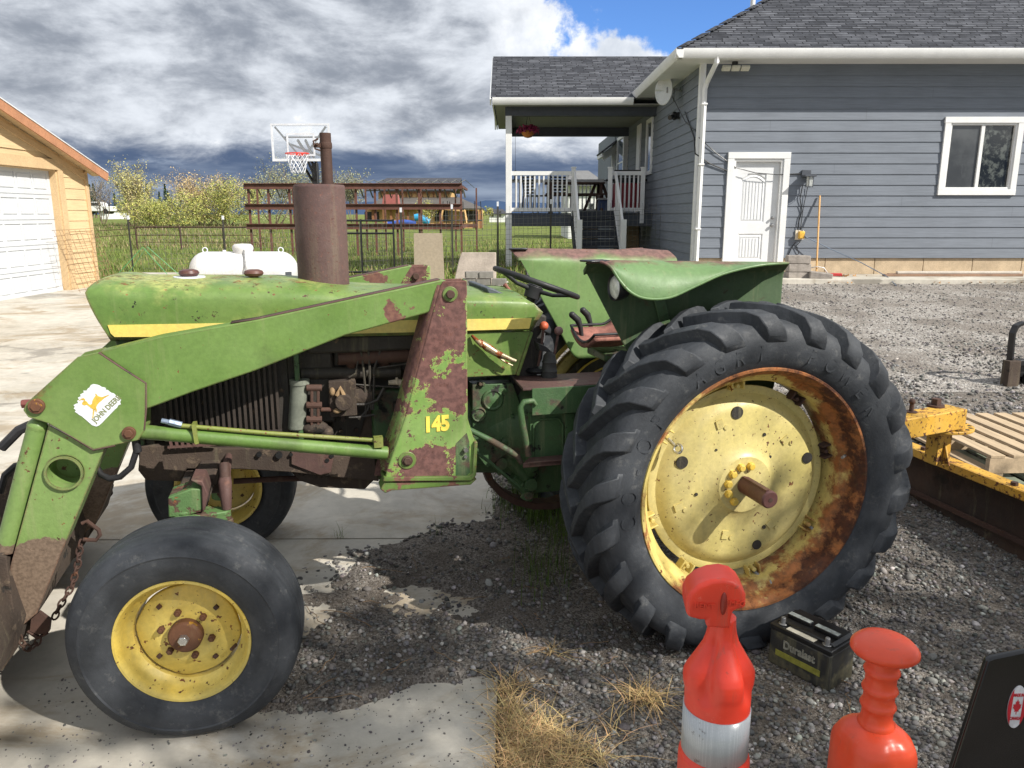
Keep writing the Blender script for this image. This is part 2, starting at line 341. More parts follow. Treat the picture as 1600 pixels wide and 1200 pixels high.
# ------------------------------------------------------------ terrain
def sst(x,a,b): t=min(1,max(0,(x-a)/(b-a))); return t*t*(3-2*t)
def gh(x,y):
    a=.24+(.66-.24)*sst(x,-7,2.4)
    h=a*min(1,max(0,(y-3)/10.5))
    if y>15: h+= (.30-a)*sst(y,15,32)
    h+= .75*sst(-x,7,15)*sst(y,34,56)
    return h
def gmat(name,kind):
    b=NB(name,'World'); S=b.sep()
    if kind=='concrete':
        n=b.noise(.8,8,.65); n2=b.noise(7,8,.7,off=2)
        c=b.mix(b.ramp(n,.35,.65),srgb(176,170,157),srgb(198,192,180))
        c=b.mix(b.ramp(b.noise(1.3,9,.7,vec=b.mapped((.7,1.1,1)),off=4,dist=.6),.48,.62,0,.7),c,srgb(146,128,100))
        c=b.mul(c,b.grey(b.ramp(n2,.3,.7,.86,1.08)))
        wet=b.ramp(b.noise(.9,8,.66,vec=b.mapped((.7,1.3,1)),off=11,dist=.8),.56,.62)
        wet=b.math('MULTIPLY',wet,b.ramp(S[1],3.2,6.0))
        c=b.mix(b.math('MULTIPLY',wet,.55),c,srgb(92,86,78))
        pud=b.ramp(b.noise(.5,3,.5,vec=b.mapped((.35,1.5,1)),off=5.5),.62,.645); pud=b.math('MULTIPLY',pud,b.ramp(S[1],7.5,9))
        # broom-finish lines and speckles
        sp=b.ramp(b.noise(160,3,.7),.66,.72,0,.35); c=b.mix(sp,c,srgb(70,64,58))
        c=b.mix(b.ramp(b.noise(26,4,.6,off=8),.72,.76,0,.5),c,srgb(84,76,66))
        br=b.noise(1,3,.6,vec=b.mapped((9,260,1)))
        rg=b.math('SUBTRACT',b.ramp(n2,.3,.7,.78,.92),b.math('ADD',b.math('MULTIPLY',wet,.35),b.math('MULTIPLY',pud,.5)),True)
        h=b.math('MULTIPLY',b.math('ADD',br,b.math('MULTIPLY',b.noise(120,4,.7),.7)),b.math('SUBTRACT',1.0,b.math('MULTIPLY',pud,.97)))
        return b.set(color=c,rough=rg,normal=b.bump(h,.35,.003))
    if kind=='gravel':
        v=b.vor(95,out='Color'); sv=b.n.new('ShaderNodeSeparateColor'); b.l.new(v,sv.inputs[0])
        v2=b.vor(38,out='Color',vec=None); sv2=b.n.new('ShaderNodeSeparateColor'); b.l.new(v2,sv2.inputs[0])
        g=b.mix(b.ramp(sv.outputs[0],0,1),srgb(116,110,104),srgb(184,178,170))
        g=b.mix(b.ramp(sv2.outputs[1],.80,.92,0,.75),g,srgb(196,192,186))
        fines=b.ramp(b.noise(1.1,7,.7,off=3),.42,.60,0,.8)
        g=b.mix(fines,g,b.mix(b.ramp(b.noise(150,3,.7),.3,.7),srgb(92,84,78),srgb(148,140,130)))
        d=b.vor(95); d2=b.vor(38)
        h=b.math('ADD',b.math('MULTIPLY',d,-1.0),b.math('MULTIPLY',d2,-1.6))
        return b.set(color=g,rough=.92,normal=b.bump(h,.9,.012),spec=.3)
    if kind=='grass':
        n=b.noise(.35,8,.7); n2=b.noise(6,8,.75,off=3)
        c=b.mix(b.ramp(n,.35,.65),srgb(98,112,52),srgb(122,134,66))
        c=b.mix(b.ramp(b.noise(.5,8,.75,off=8),.50,.68,0,.6),c,srgb(128,116,86))
        c=b.mul(c,b.grey(b.ramp(n2,.3,.7,.62,1.3)))
        return b.set(color=c,rough=.9,normal=b.bump(b.noise(14,6,.8),1,.08),spec=.2)
M['concrete']=gmat('driveway_concrete','concrete'); M['gravel']=gmat('crushed_gravel','gravel'); M['grass']=gmat('field_grass','grass')
gb=NB('gravel_fines','World'); v=gb.vor(130,out='Color'); sv=gb.n.new('ShaderNodeSeparateColor'); gb.l.new(v,sv.inputs[0])
g=gb.mix(gb.ramp(sv.outputs[0],0,1),srgb(84,78,72),srgb(150,143,135)); g=gb.mix(gb.ramp(gb.noise(3,8,.75),.42,.62,0,.75),g,gb.mix(gb.ramp(gb.noise(170,3,.7),.3,.7),srgb(76,68,61),srgb(116,107,97)))
M['gravel_near']=gb.set(color=g,rough=.95,normal=gb.bump(gb.math('SUBTRACT',gb.noise(200,3,.7),gb.vor(130)),.8,.008),spec=.25)
def spill(x,y):
    """thickness of loose gravel lying over the slab (x<-.05)"""
    n=noise.noise(Vector((x*1.7,y*1.9,3.1)))+.5*noise.noise(Vector((x*5,y*5.5,8.1)))+.25*noise.noise(Vector((x*14,y*14,1)))
    ylow=2.66-.27*sst(-x,0,.9)+.05*noise.noise(Vector((x*4,2.2,.3)))+.03*noise.noise(Vector((x*13,4.2,.3)))
    a=min(sst(y,ylow-.03,ylow+.07),1-sst(y,3.5+.25*sst(x,-.9,-.2),3.95+.6*sst(x,-.8,-.05)))
    l=sst(x,-1.55,-.75) if y<3.3 else sst(x,-1.3,-.35)
    m=a*(.25+.75*l)*(.45+.55*sst(x,-1.5,-.3))
    m-=.42*math.exp(-((x+.42)/.30)**2-((y-3.22)/.13)**2)+.5*math.exp(-((x+.95)/.22)**2-((y-3.05)/.14)**2)
    e=sst(x,-.22,.0)*sst(y,3.2,3.9)*(1-sst(y,4.6,5.4))     # along the slab edge under the tractor
    m=max(m,e*.9)
    n2=.16*noise.noise(Vector((x*31,y*31,4)))
    return (m*1.25-.60+n*.62+n2)*.05
def ingravel(x,y): return x>-.05+.02*math.sin(9*y) or (y>2.3 and x>-1.7 and spill(x,y)>0)
def grid_sheet(name,xs,ys,fz,mat,keep=None):
    V=[];idx={};F=[]
    for j,y in enumerate(ys):
        for i,x in enumerate(xs): V.append((x,y,fz(x,y)))
    n=len(xs)
    for j in range(len(ys)-1):
        for i in range(n-1):
            cx=(xs[i]+xs[i+1])/2; cy=(ys[j]+ys[j+1])/2
            if keep is None or keep(cx,cy): F.append((j*n+i,j*n+i+1,(j+1)*n+i+1,(j+1)*n+i))
    me=npmesh(name,np.array(V),np.array(F),mat,smooth=True); o=link(name,me); tag(o,kind='structure'); return o
def lin(a,b,n): return [a+(b-a)*i/(n-1) for i in range(n)]
field_y=lin(-12,20,65)+lin(20.7,62,60)+[70,85,110,150,220,350,600,1200,3500,7000]
field_x=[-5000,-2000,-800,-300,-140,-80]+lin(-50,50,101)+[80,140,300,800,2000,5000]
grid_sheet('ground',field_x,field_y,lambda x,y:gh(x,y)-.06+(.05*sst(y,9,12) if x<2.4 else (.05*sst(y,14,16) if x<40 else .05)),M['grass'])
# concrete driveway: separate pours with joints
sl=MB()
def slab(x0,x1,y0,y1,t=.12,z=0):
    nx=max(2,int((x1-x0)/1.0)); ny=max(2,int((y1-y0)/1.0)); g=.006
    xs=lin(x0+g,x1-g,nx+1); ys=lin(y0+g,y1-g,ny+1)
    sl.grid([[(x,y,gh(x,y)+z) for x in xs] for y in ys])
    for a,b in (((x0+g,y0+g),(x1-g,y0+g)),((x1-g,y0+g),(x1-g,y1-g)),((x0+g,y1-g),(x1-g,y1-g)),((x0+g,y0+g),(x0+g,y1-g))):
        k=12; P=[(a[0]+(b[0]-a[0])*i/k,a[1]+(b[1]-a[1])*i/k) for i in range(k+1)]
        sl.grid([[(p[0],p[1],gh(*p)+z) for p in P],[(p[0],p[1],gh(*p)+z-t) for p in P]])
XE=[-.05,-3.3,-6.5,-9.8,-13.4,-17]
YE=[-3.2,.55,3.86,7.0,10.3,13.8]
for i in range(len(XE)-1):
    for j in range(len(YE)-1): slab(XE[i+1],XE[i],YE[j],YE[j+1])
for j in range(2): slab(-9.8,-6.5,13.8+3.3*j,17.1+3.3*j); slab(-6.5,-4.6,13.8+3.3*j,17.1+3.3*j)
cs=sl.build('driveway',M['concrete'],fix=False,smooth=None); tag(cs,kind='structure')
sw=MB(); P=[W(px,py,1) for px,py in ((1,1),)]
YW=14.0
ZWK=.66
sw.prism([(3.3,12.9),(14,12.9),(14,YW+.02),(3.3,YW+.02)],ZWK-.1,ZWK+.035,'xy')
tag(sw.build('sidewalk',M['concrete'],bevel=.01),kind='structure')
tag(grid_sheet('dirt_joint',lin(-17,-.04,18),lin(-3,20,24),lambda x,y:gh(x,y)-.045,basic('joint_soil',(.05,.042,.032),.9,.4,5,coord='Object')),kind='structure')
# gravel yard: fine sheet near the camera
def gz(x,y):
    n=.5*noise.noise(Vector((x*3,y*3,0)))+.3*noise.noise(Vector((x*11,y*11,5)))
    base=-.008+.016*n
    if x>.2: return gh(x,y)+base
    s=min(.03,spill(x,y))
    if x<-.05: return gh(x,y)+s
    return gh(x,y)+max(base,s*(1-sst(x,-.03,.2)))
grid_sheet('gravel_yard',lin(-1.9,4.6,326),lin(2.26,6.6,218),gz,M['gravel_near'],keep=lambda x,y:x>-.04 or y>2.33)
grid_sheet('gravel_apron',lin(-.05,4.6,80),lin(-.6,2.28,60),gz,M['gravel_near'])
def gfar(x,y): return gh(x,y)-.006+.03*noise.noise(Vector((x*.9,y*.9,7)))
grid_sheet('gravel_lot',lin(-.05,16,90),lin(6.58,13.1,50),gfar,M['gravel'],keep=lambda x,y: x>2.3 or y<10.6)
grid_sheet('gravel_lot_side',lin(4.58,16,60),lin(-3,6.6,50),gfar,M['gravel'])
# ------------------------------------------------------------ loose stones (one mass)
def ico():
    bm=bmesh.new(); bmesh.ops.create_icosphere(bm,subdivisions=1,radius=1); V=np.array([v.co[:] for v in bm.verts]); F=np.array([[v.index for v in f.verts] for f in bm.faces]); bm.free(); return V,F
IV,IF=ico()
def stones(name,pts,rad,mat,cols,label):
    n=len(pts); k=len(IV)
    V=IV[None]*(1+.28*rng.standard_normal((n,k,1))*.6)
    V=V*np.stack([rng.uniform(.75,1.25,n),rng.uniform(.75,1.25,n),rng.uniform(.5,.85,n)],1)[:,None]
    a=rng.uniform(0,6.283,n); ca,sa=np.cos(a)[:,None],np.sin(a)[:,None]
    t=rng.normal(0,.35,n); ct,st_=np.cos(t)[:,None],np.sin(t)[:,None]
    x,y,z=V[...,0],V[...,1],V[...,2]; y,z=y*ct-z*st_,y*st_+z*ct; x,y=x*ca-y*sa,x*sa+y*ca
    V=np.stack([x,y,z],-1)*rad[:,None,None]+pts[:,None]
    F=(IF[None]+(np.arange(n)*k)[:,None,None]).reshape(-1,3)
    me=npmesh(name,V.reshape(-1,3),F,mat,np.repeat(cols,k,0)); o=link(name,me); tag(o,label,'gravel',kind='stuff'); return o
bs=NB('loose_stone'); at=bs.n.new('ShaderNodeAttribute'); at.attribute_name='tint'
M['stone']=bs.set(color=bs.mul(at.outputs['Color'],bs.grey(bs.ramp(bs.noise(90,4,.7),.3,.7,.8,1.15))),rough=.88,spec=.3)
def scatter(N,x0,x1,y0,y1,test,rmin,rmax,sink=.35,powr=2.2):
    xs=rng.uniform(x0,x1,N); ys=y0+(y1-y0)*rng.uniform(0,1,N)**1.35; out=[];rd=[]
    for x,y in zip(xs,ys):
        if test(x,y):
            r=rmin+(rmax-rmin)*rng.uniform()**powr*(1+.0*y); out.append((x,y,gz(x,y)+r*sink)); rd.append(r)
    return out,rd
def thin(x,y): 
    n=noise.noise(Vector((x*1.6,y*2.2,9)))+.5*noise.noise(Vector((x*5,y*6,2)))
    lee=sst(y,2.95,3.15)*(1-sst(y,3.9,4.4))*(1-sst(x,.9,1.5))   # compacted fines beside the big tyre
    return max(.15,min(1,.98+.6*n-.62*lee))
def dens(x,y):
    if x>-.03: return rng.uniform()<thin(x,y)
    s=spill(x,y); return rng.uniform()< (.80*thin(x,y) if s>.004 else .85 if s>-.005 else .30 if s>-.014 else .02)
pa,ra=scatter(52000,-1.7,3.2,1.75,5.2,dens,.004,.0135)
pb,rb=scatter(11000,.0,6.0,4.6,8.5,lambda x,y:True,.009,.022)
ps_,rs_=scatter(17000,-1.75,-.05,1.85,4.9,lambda x,y:spill(x,y)<0 and rng.uniform()<.08+.9*math.exp(spill(x,y)*70),.002,.006,.3,3)
pc,rc=scatter(420,-1.4,3.0,1.9,5.0,dens,.013,.024,.25)
gz_=gz; gz=gfar; pd_,rd_=scatter(9000,.4,10.5,8.3,12.9,lambda x,y:x<y*.8 and (x>2.3 or y<10.6),.006,.017); gz=gz_
ps_=[(x,y,r*.35) for (x,y,z),r in zip(ps_,rs_)]; pts=np.array(pa+pb+pc+pd_+ps_); rad=np.array(ra+rb+rc+rd_+rs_); n=len(pts)
g=rng.choice([.09,.12,.155,.19,.235,.30,.42],n,p=[.13,.20,.24,.20,.13,.07,.03])*rng.uniform(.8,1.25,n); tint=np.array([1.0,.955,.905])*np.array([1,1,1])+rng.normal(0,.03,(n,3))
stones('gravel_stones',pts,rad,M['stone'],g[:,None]*tint,'loose grey crushed stones strewn over yard and slab')
# ------------------------------------------------------------ blades
def blades(name,roots,length,width,lean,mat,cols,label,cat,seg=3,kind='stuff'):
    n=len(roots); roots=np.array(roots); L=length; a=rng.uniform(0,6.283,n); dirx,diry=np.cos(a),np.sin(a); V=[]
    for s in range(seg+1):
        t=s/seg; h=L*(t-.35*lean*t*t); out=L*lean*t*t
        c=np.stack([roots[:,0]+dirx*out,roots[:,1]+diry*out,roots[:,2]+h],1); w=width*(1-.85*t)
        V+= [c+np.stack([-diry*w,dirx*w,0*w],1), c-np.stack([-diry*w,dirx*w,0*w],1)]
    V=np.stack(V,1); k=V.shape[1]; F=np.array([[2*s,2*s+1,2*s+3,2*s+2] for s in range(seg)])
    F=(F[None]+(np.arange(n)*k)[:,None,None]).reshape(-1,4)
    me=npmesh(name,V.reshape(-1,3),F,mat,np.repeat(cols,k,0)); o=link(name,me); tag(o,label,cat,kind=kind); return o
bl=NB('blade'); at=bl.n.new('ShaderNodeAttribute'); at.attribute_name='tint'; M['blade']=bl.set(color=at.outputs['Color'],rough=.75,spec=.3)
try: bl.b.inputs['Transmission Weight'].default_value=0
except Exception: pass
def clump(cs,N,spread):
    out=[]
    for (x,y,w) in cs:
        for _ in range(int(N*w)):
            r=rng.normal(0,spread,2); out.append((x+r[0],y+r[1],max(gz(x,y),0)-.004 if y<6 else gh(x,y)-.02))
    return np.array(out)
r_=[]
for px,py,wt in ((788,1085,.6),(800,1075,.5),(792,1110,.9),(808,1125,1),(796,1145,1.1),(822,1140,1),(845,1135,.8),(812,1165,1.2),(838,1160,1.1),(862,1150,.8),(882,1165,.7),(800,1190,1.2),(830,1192,1.2),(858,1185,1),(890,1192,.9),(915,1178,.5),(940,1190,.4),(985,1095,.5),(1005,1090,.8),(1022,1098,.6),(858,1022,.35),(790,1215,1),(830,1220,1),(870,1225,1),(780,1245,1),(900,1230,.7),(955,1145,.2)):
    p=G(px,py); r_.append((p.x,p.y,wt))
r=clump(r_,92,.022); n=len(r); straw=np.array(srgb(222,190,136))*rng.uniform(.22,1.3,(n,1))*(1+rng.normal(0,.06,(n,3)))
blades('dry_grass',r,rng.uniform(.03,.10,n),np.full(n,.0019),rng.uniform(.8,2.2,n),M['blade'],straw,'dry straw grass along the concrete slab edge','dry grass')
r=clump([(.155,3.02,.25),(.16,3.0,.2)],60,.02); n=len(r)
r=clump([(.08,4.1,1),(.2,4.0,1),(.33,4.15,1),(.15,4.35,1.2),(.4,4.4,1),(.02,4.3,.8),(.28,3.85,.7),(.17,3.55,.5),(.14,3.35,.4),(.3,4.6,1.2),(.5,4.55,1)],170,.085); n=len(r)
gr=np.array(srgb(92,116,48))*rng.uniform(.45,1.2,(n,1))*(1+rng.normal(0,.08,(n,3)))
blades('green_weeds',r,rng.uniform(.07,.26,n),np.full(n,.0018),rng.uniform(.1,.7,n),M['blade'],gr,'green weed grass growing under the tractor beside big tyre','weeds')
r=clump([(-.93,3.86,.35),(-.40,3.87,.25)],40,.018); n=len(r)
blades('joint_weed',r,rng.uniform(.03,.13,n),np.full(n,.0014),rng.uniform(.1,.8,n),M['blade'],gr[:n],'small green weed in the concrete joint','weeds')
# twigs
tw=MB()
for i in range(60):
    x=rng.uniform(-1.2,1.3); y=rng.uniform(2.2,3.6)
    if not ingravel(x,y): continue
    a=rng.uniform(0,3.14); L=rng.uniform(.04,.22); z=gz(x,y)+.012; P=[]
    for k in range(5): t=k/4-.5; P.append((x+math.cos(a)*L*t+rng.normal(0,.006),y+math.sin(a)*L*t+rng.normal(0,.006),z+rng.uniform(0,.012)))
    tw.tube(P,.0016,5)
tw.tube([(-.32,2.68,.01),(-.15,2.71,.012),(.02,2.76,.02),(.14,2.84,.015)],.004,6)
tag(tw.build('twigs',basic('twig_bark',srgb(128,104,78),.85,.3,20)),'thin dry twigs lying on the gravel','twigs',kind='stuff')
# ============================================================ TRACTOR
tr=empty('tractor',TO,math.atan2(FWD.y,FWD.x))
tag(tr,'green farm tractor with front loader, rusty muffler stack and yellow wheels','tractor')
def P2(lst,y): return [T(a,b,y) for a,b in lst]
# ---- rear wheel (own origin at the hub, outer side = +y)
RZ=.667
def rear_wheel():
    d=MB()
    d.lathe([(.405,-.165),(.405,-.150),(.392,-.146),(.372,-.150),(.356,-.138),(.335,-.121),(.312,-.115),(.22,-.114),(.16,-.110),(.135,-.101),(.124,-.095),(.118,-.09),(.055,-.088),(.0,-.088)],n=72)
    d.lathe([(.400,-.19),(.345,-.187),(.20,-.17),(.0,-.17)],n=48)
    for k in range(24):   # scalloped bolt lugs on the disc rim
        pass
    for i,(ang,rr) in enumerate([(35,.27),(110,.26),(200,.27),(262,.24),(310,.28)]):
        t=R(ang); p=Vector((-math.cos(t)*rr,-.118,math.sin(t)*rr))
        d.cyl(p,p+Vector((0,.008,0)),.010,n=10); q=p+Vector((.03,0,.015)); d.box(q+Vector((0,.003,0)),(.036,.012,.03),(0,t,0))
    wh=d.build('rear_wheel',M['cream'],tr,smooth=30); wh.location=(0,.86,RZ)
    dr=MB(); dr.lathe([(.05,-.20),(.20,-.225),(.335,-.215),(.34,-.19)],n=48); dr.build('inner_drum',M['grime'],wh,smooth=40)
    dr=MB(); [dr.lathe([(q,-.216-.010),(q+.010,-.216-.010),(q+.010,-.20),(q,-.20)],n=40,closed=True) for q in (.15,.225,.29)]; dr.build('drum_ring',M['yellow'],wh,smooth=40)
    ho=MB()
    for ang,rr,r in [(158,.30,.026),(98,.305,.026),(15,.315,.024),(-72,.30,.021),(40,.16,.007),(188,.21,.007),(-60,.24,.008),(66,.22,.007),(-20,.14,.006),(130,.2,.005)]:
        t=R(ang); p=Vector((-math.cos(t)*rr,-.1165 if rr>.25 else -.1150,math.sin(t)*rr)); ho.cyl(p,p+Vector((0,.006,0)),r,n=20)
    ho.build('disc_hole',M['grime'],wh)
    bo=MB()
    for k in range(6):
        t=R(78+k*31); p=Vector((-math.cos(t)*.082,-.092,math.sin(t)*.082)); bo.cyl(p,p+Vector((0,.018,0)),.0175,n=6); bo.cyl(p+Vector((0,.018,0)),p+Vector((0,.024,0)),.013,n=12)
    bo.build('hub_bolt',M['yellow'],wh,bevel=.002)
    ax=MB(); ax.cyl((0,-.10,0),(0,.085,0),.036,n=28); ax.cyl((0,.085,0),(0,.092,0),.036,.031,n=28); ax.box((.012,.0,.036),(.012,.17,.008))
    ax.build('axle_shaft',M['axle'],wh,smooth=40)
    cc=MB(); cc.cyl((0,.0915,0),(0,.0935,0),.009,n=14); cc.build('centre_hole',M['rustdark'],wh)
    rm=MB()
    prof=[(.505,0.0),(.510,.006),(.506,.013),(.497,.012),(.492,.002),(.484,-.006),(.476,-.02),(.473,-.05),(.466,-.062),(.447,-.075),(.438,-.09),(.436,-.20),(.445,-.225),(.470,-.24),(.476,-.28),(.495,-.30),(.507,-.30)]
    rm.lathe(prof,n=128); rm.build('rim',M['rimrear'],wh,smooth=40)
    # clamps between disc and rim
    for i,ang in enumerate([55,14,-33,-77,-123,-162,147,96]):
        t=R(ang); ux=Vector((-math.cos(t),0,math.sin(t))); ta=Vector((-ux.z,0,ux.x)); c=MB()
        m=Matrix((ta,Vector((0,1,0)),ux)).transposed()
        base=ux*.418
        c.box(base+Vector((0,-.155,0)),(.055,.012,.05),m)
        for sgn in(-1,1): c.box(base+ta*(.026*sgn)+Vector((0,-.135,0)),(.008,.045,.045),m)
        c.cyl(base+ux*-.005+Vector((0,-.15,0)),base+ux*-.005+Vector((0,-.115,0)),.010,n=8)
        c.build('rim_clamp',M['rustdark'] if i in(0,1) else M['rimrear'],wh,bevel=.003)
        if i in (6,2,3):
            e=MB(); q=base+Vector((0,-.15,0)); dr=Vector((-.25 if i==6 else -.3,.6,-.35)).normalized(); e.cyl(q,q+dr*.075,.0075,n=10); cc_=q+dr*.092
            x=dr; y=dr.cross(Vector((.3,.9,0))).normalized(); e.tube([cc_+(x*math.cos(a)+y*math.sin(a))*.017 for a in [2*math.pi*k/14 for k in range(14)]],.006,8,True)
            e.build('eye_bolt',M['dullsteel'] if i!=6 else M['steel'],wh)
    vs=MB(); q=Vector((-.44,-.05,.10)); vs.cyl(q,q+Vector((.03,.02,0)),.006,n=8); vs.build('valve_stem',M['dullsteel'],wh)
    # tyre carcass + lugs as one surface group
    ty=MB(); yc=-.15
    cs=[(.500,.150),(.515,.163),(.545,.182),(.585,.192),(.625,.190),(.655,.180),(.678,.163),(.690,.13),(.697,.08),(.700,0)]
    prof=[(r,yc+y) for r,y in cs]+[(r,yc-y) for r,y in cs[::-1][1:]]
    def squash(r,h,t,k): return r,h
    ty.lathe(prof,n=160)
    def Rc(y):
        y=abs(y)
        pts=[(0,.700),(.08,.697),(.13,.690),(.163,.678),(.180,.655),(.190,.625)]
        for (a,b),(c_,d_) in zip(pts,pts[1:]):
            if y<=c_: return b+(d_-b)*(y-a)/(c_-a)
        return .625
    NL=22
    for side in (1,-1):
        for k in range(NL):
            ph0=2*math.pi*(k+(.5 if side<0 else 0))/NL; rows=[]
            # path from nose at the centre to the shoulder and down the sidewall
            path=[(-.018,.36,.046,.044),(.02,.315,.046,.045),(.06,.245,.047,.050),(.10,.165,.047,.058),(.135,.095,.045,.070),(.160,.045,.041,.082),(.178,.012,.033,.092),(.190,-.008,.018,.094),(.196,-.02,.003,.080)]
            Rb=[Rc(p[0]) for p in path]; 
            ctr=[(.700,0),(.699,.02),(.698,.06),(.695,.10),(.689,.135),(.680,.160),(.658,.178),(.636,.188),(.615,.191)]
            nrm=[(1,0),(1,0),(1,.02),(.99,.08),(.97,.22),(.85,.5),(.55,.83),(.25,.97),(.1,.99)]
            L1=[];L2=[];L3=[];L4=[]
            for (yy,ph,hh,wd),(r,y),(nr,ny) in zip(path,ctr,nrm):
                yv=yy if yy<.16 else y
                jit=rng.normal(0,.002); wb=wd*.5+.012; wt=wd*.5-.004
                for Ls,w,h in ((L1,wb,-.012),(L2,wt,hh),(L3,-wt,hh),(L4,-wb,-.012)):
                    rr=r+nr*(h+ (jit if h>0 else 0)); Y=yv+ny*(h if h>0 else 0)
                    t=ph0+ph+w/.72; Ls.append((rr*math.sin(t),yc+side*Y,rr*math.cos(t)))
            n_=len(path); o=len(ty.v); ty.v+=L1+L2+L3+L4
            for i in range(n_-1):
                for a in range(3):
                    A,B=a*n_,(a+1)*n_; ty.f.append((o+A+i,o+B+i,o+B+i+1,o+A+i+1))
            ty.f.append((o,o+n_,o+2*n_,o+3*n_)); ty.f.append((o+n_-1,o+2*n_-1,o+3*n_-1,o+4*n_-1))
    for v in range(len(ty.v)):    # lumpy old rubber and the tread sunk flat in the ground
        x,y,z=ty.v[v]; zz=z+.0
        if zz<-.655: y=yc+(y-yc)*(1+(-.655-zz)*1.2); zz=-.655-(-.655-zz)*.25
        ty.v[v]=(x,y,zz)
    ty.build('tyre',M['tyre'],wh,smooth=42,bevel=.0035,fix=True)
    # raised sidewall lettering
    tx=MB()
    def arc(s,size,start,step,rr,yy=.0):
        for i,ch in enumerate(s):
            if ch==' ': continue
            t=R(start+step*i); p=Vector((math.sin(t)*rr,.0385+yy,math.cos(t)*rr)); up=p.copy();up.y=0;up.normalize(); rt=Vector((-up.z,0,up.x))
            # text plane leans with the sidewall
            Mx=frame(p,rt,(up+Vector((0,.12,0))).normalized()); textmesh(tx,ch,size,Mx,.0012,.0,sx=.8)
    arc('CO-OP',.10,96,-10.5,.566); arc('AGRI',.085,32,-9,.57); arc('POWER',.085,-18,-9.5,.57)
    tx.v=[(x,y,z) for x,y,z in tx.v]
    tx.build('tyre_lettering',M['tyre'],wh)
    return wh
rw=rear_wheel()
fw2=dup(rw); fw2.parent=tr; fw2.location=(0,-.86,RZ); fw2.scale=(1,-1,1)
# ---- front wheels
def front_wheel():
    d=MB()
    def scal(r,h,t,k):
        if k<=2: r=r*(1+.035*max(0,math.cos(4*t+.6))**3-.0)
        return r,h
    d.lathe([(.168,-.083),(.165,-.072),(.160,-.068),(.125,-.062),(.108,-.052),(.098,-.050),(.0,-.050)],n=72,fn=scal)
    wh=d.build('front_wheel',M['rimfront'],tr,smooth=35)
    hb=MB(); hb.lathe([(.056,-.05),(.056,-.022),(.050,-.014),(.030,-.010),(.0,-.010)],n=32)
    for k in range(6):
        t=R(15+60*k); p=Vector((math.cos(t)*.083,-.052,math.sin(t)*.083)); hb.cyl(p,p+Vector((0,.018,0)),.0125,n=6); hb.cyl(p,p+Vector((0,.024,0)),.007,n=8)
    hb.build('hub',M['hubrust'],wh,bevel=.002)
    ct=MB(); ct.cyl((0,-.012,0),(0,.008,0),.019,.017,n=6); ct.build('hub_nut',M['steel'],wh,bevel=.002)
    sq=MB()
    for k in range(4):
        t=R(50+90*k); p=Vector((math.cos(t)*.13,-.065,math.sin(t)*.13)); sq.box(p+Vector((0,.005,0)),(.014,.014,.014),(0,-t,0))
    q=Vector((-.155,-.055,-.06)); sq.cyl(q,q+Vector((.01,.03,0)),.006,n=8)
    sq.build('rim_bolt',M['rustdark'],wh)
    rm=MB(); prof=[(.218,0),(.223,.005),(.221,.012),(.213,.012),(.207,.003),(.202,-.012),(.199,-.035),(.188,-.050),(.176,-.062),(.172,-.15),(.19,-.18),(.205,-.21),(.22,-.215)]
    rm.lathe(prof,n=96); rm.build('rim',M['rimfront'],wh,smooth=40)
    ty=MB(); yc=-.095
    cs=[(.214,.098),(.228,.108),(.256,.122),(.288,.130),(.312,.129),(.318,.132),(.324,.128),(.346,.118),(.362,.104),(.370,.088),(.374,.078),(.377,.06),(.378,.046),(.367,.042),(.367,.034),(.379,.030),(.380,0)]
    prof=[(r,yc+y) for r,y in cs]+[(r,yc-y) for r,y in cs[::-1][1:]]
    ty.lathe(prof,n=128)
    for i,(x,y,z) in enumerate(ty.v):
        lim=-.30
        if z<lim:
            e=lim-z; z2=lim-e*(.055/.08) ; y=yc+(y-yc)*(1+e*1.6*sst(abs(y-yc),.02,.1)); z=z2
        ty.v[i]=(x,y,z)
    ty.build('tyre',M['tyre'],wh,smooth=28)
    tl=MB()
    for s,st in (('9.5L-15',205),('SUPER RIB',150)):
        pass
    return wh
fwn=front_wheel(); fwn.location=(2.158,.87,.358); fwn.rotation_euler=(0,0,R(-7.3))
ff=dup(fwn); ff.parent=tr; ff.location=(2.158,-.87,.358); ff.scale=(1,-1,1); ff.rotation_euler=(0,0,R(-7.3))
# ---- hood
HW=.285
top_px=[(133,456),(145,441),(160,437),(215,435),(330,435),(430,436),(455,441),(500,449),(560,452),(640,450),(730,451),(777,455)]
hx=lambda px,py,y:T(px,py,y)
def topz(x):
    A0,A1=T(215,435.5,.12),T(430,436,.12); B0,B1=T(600,450.5,.12),T(777,455,.12)
    la=A1[1]+(x-A1[0])*(A0[1]-A1[1])/(A0[0]-A1[0]); lb=B0[1]+(x-B0[0])*(B0[1]-B1[1])/(B0[0]-B1[0])
    if x>A0[0]: la=A0[1]-.004*((x-A0[0])/.1)**2
    return lb+(la-lb)*sst(x,T(575,440,.12)[0],T(425,440,.12)[0])
bot=[T(172,531,HW),T(240,531,HW),T(645,524,HW),T(730,519,HW),T(830,516,HW)]
def botz(x):
    pts=sorted(bot)
    if x<=pts[0][0]: return pts[0][1]
    for (a,b),(c_,d_) in zip(pts,pts[1:]):
        if x<=c_: return b+(d_-b)*(x-a)/(c_-a+1e-9)
    return pts[-1][1]
nose=[(T(p[0],p[1],HW)) for p in ((173,532),(166,521),(151,497),(137,470),(133,460),(136,452),(145,442),(158,437.5))]  # profile bottom->top
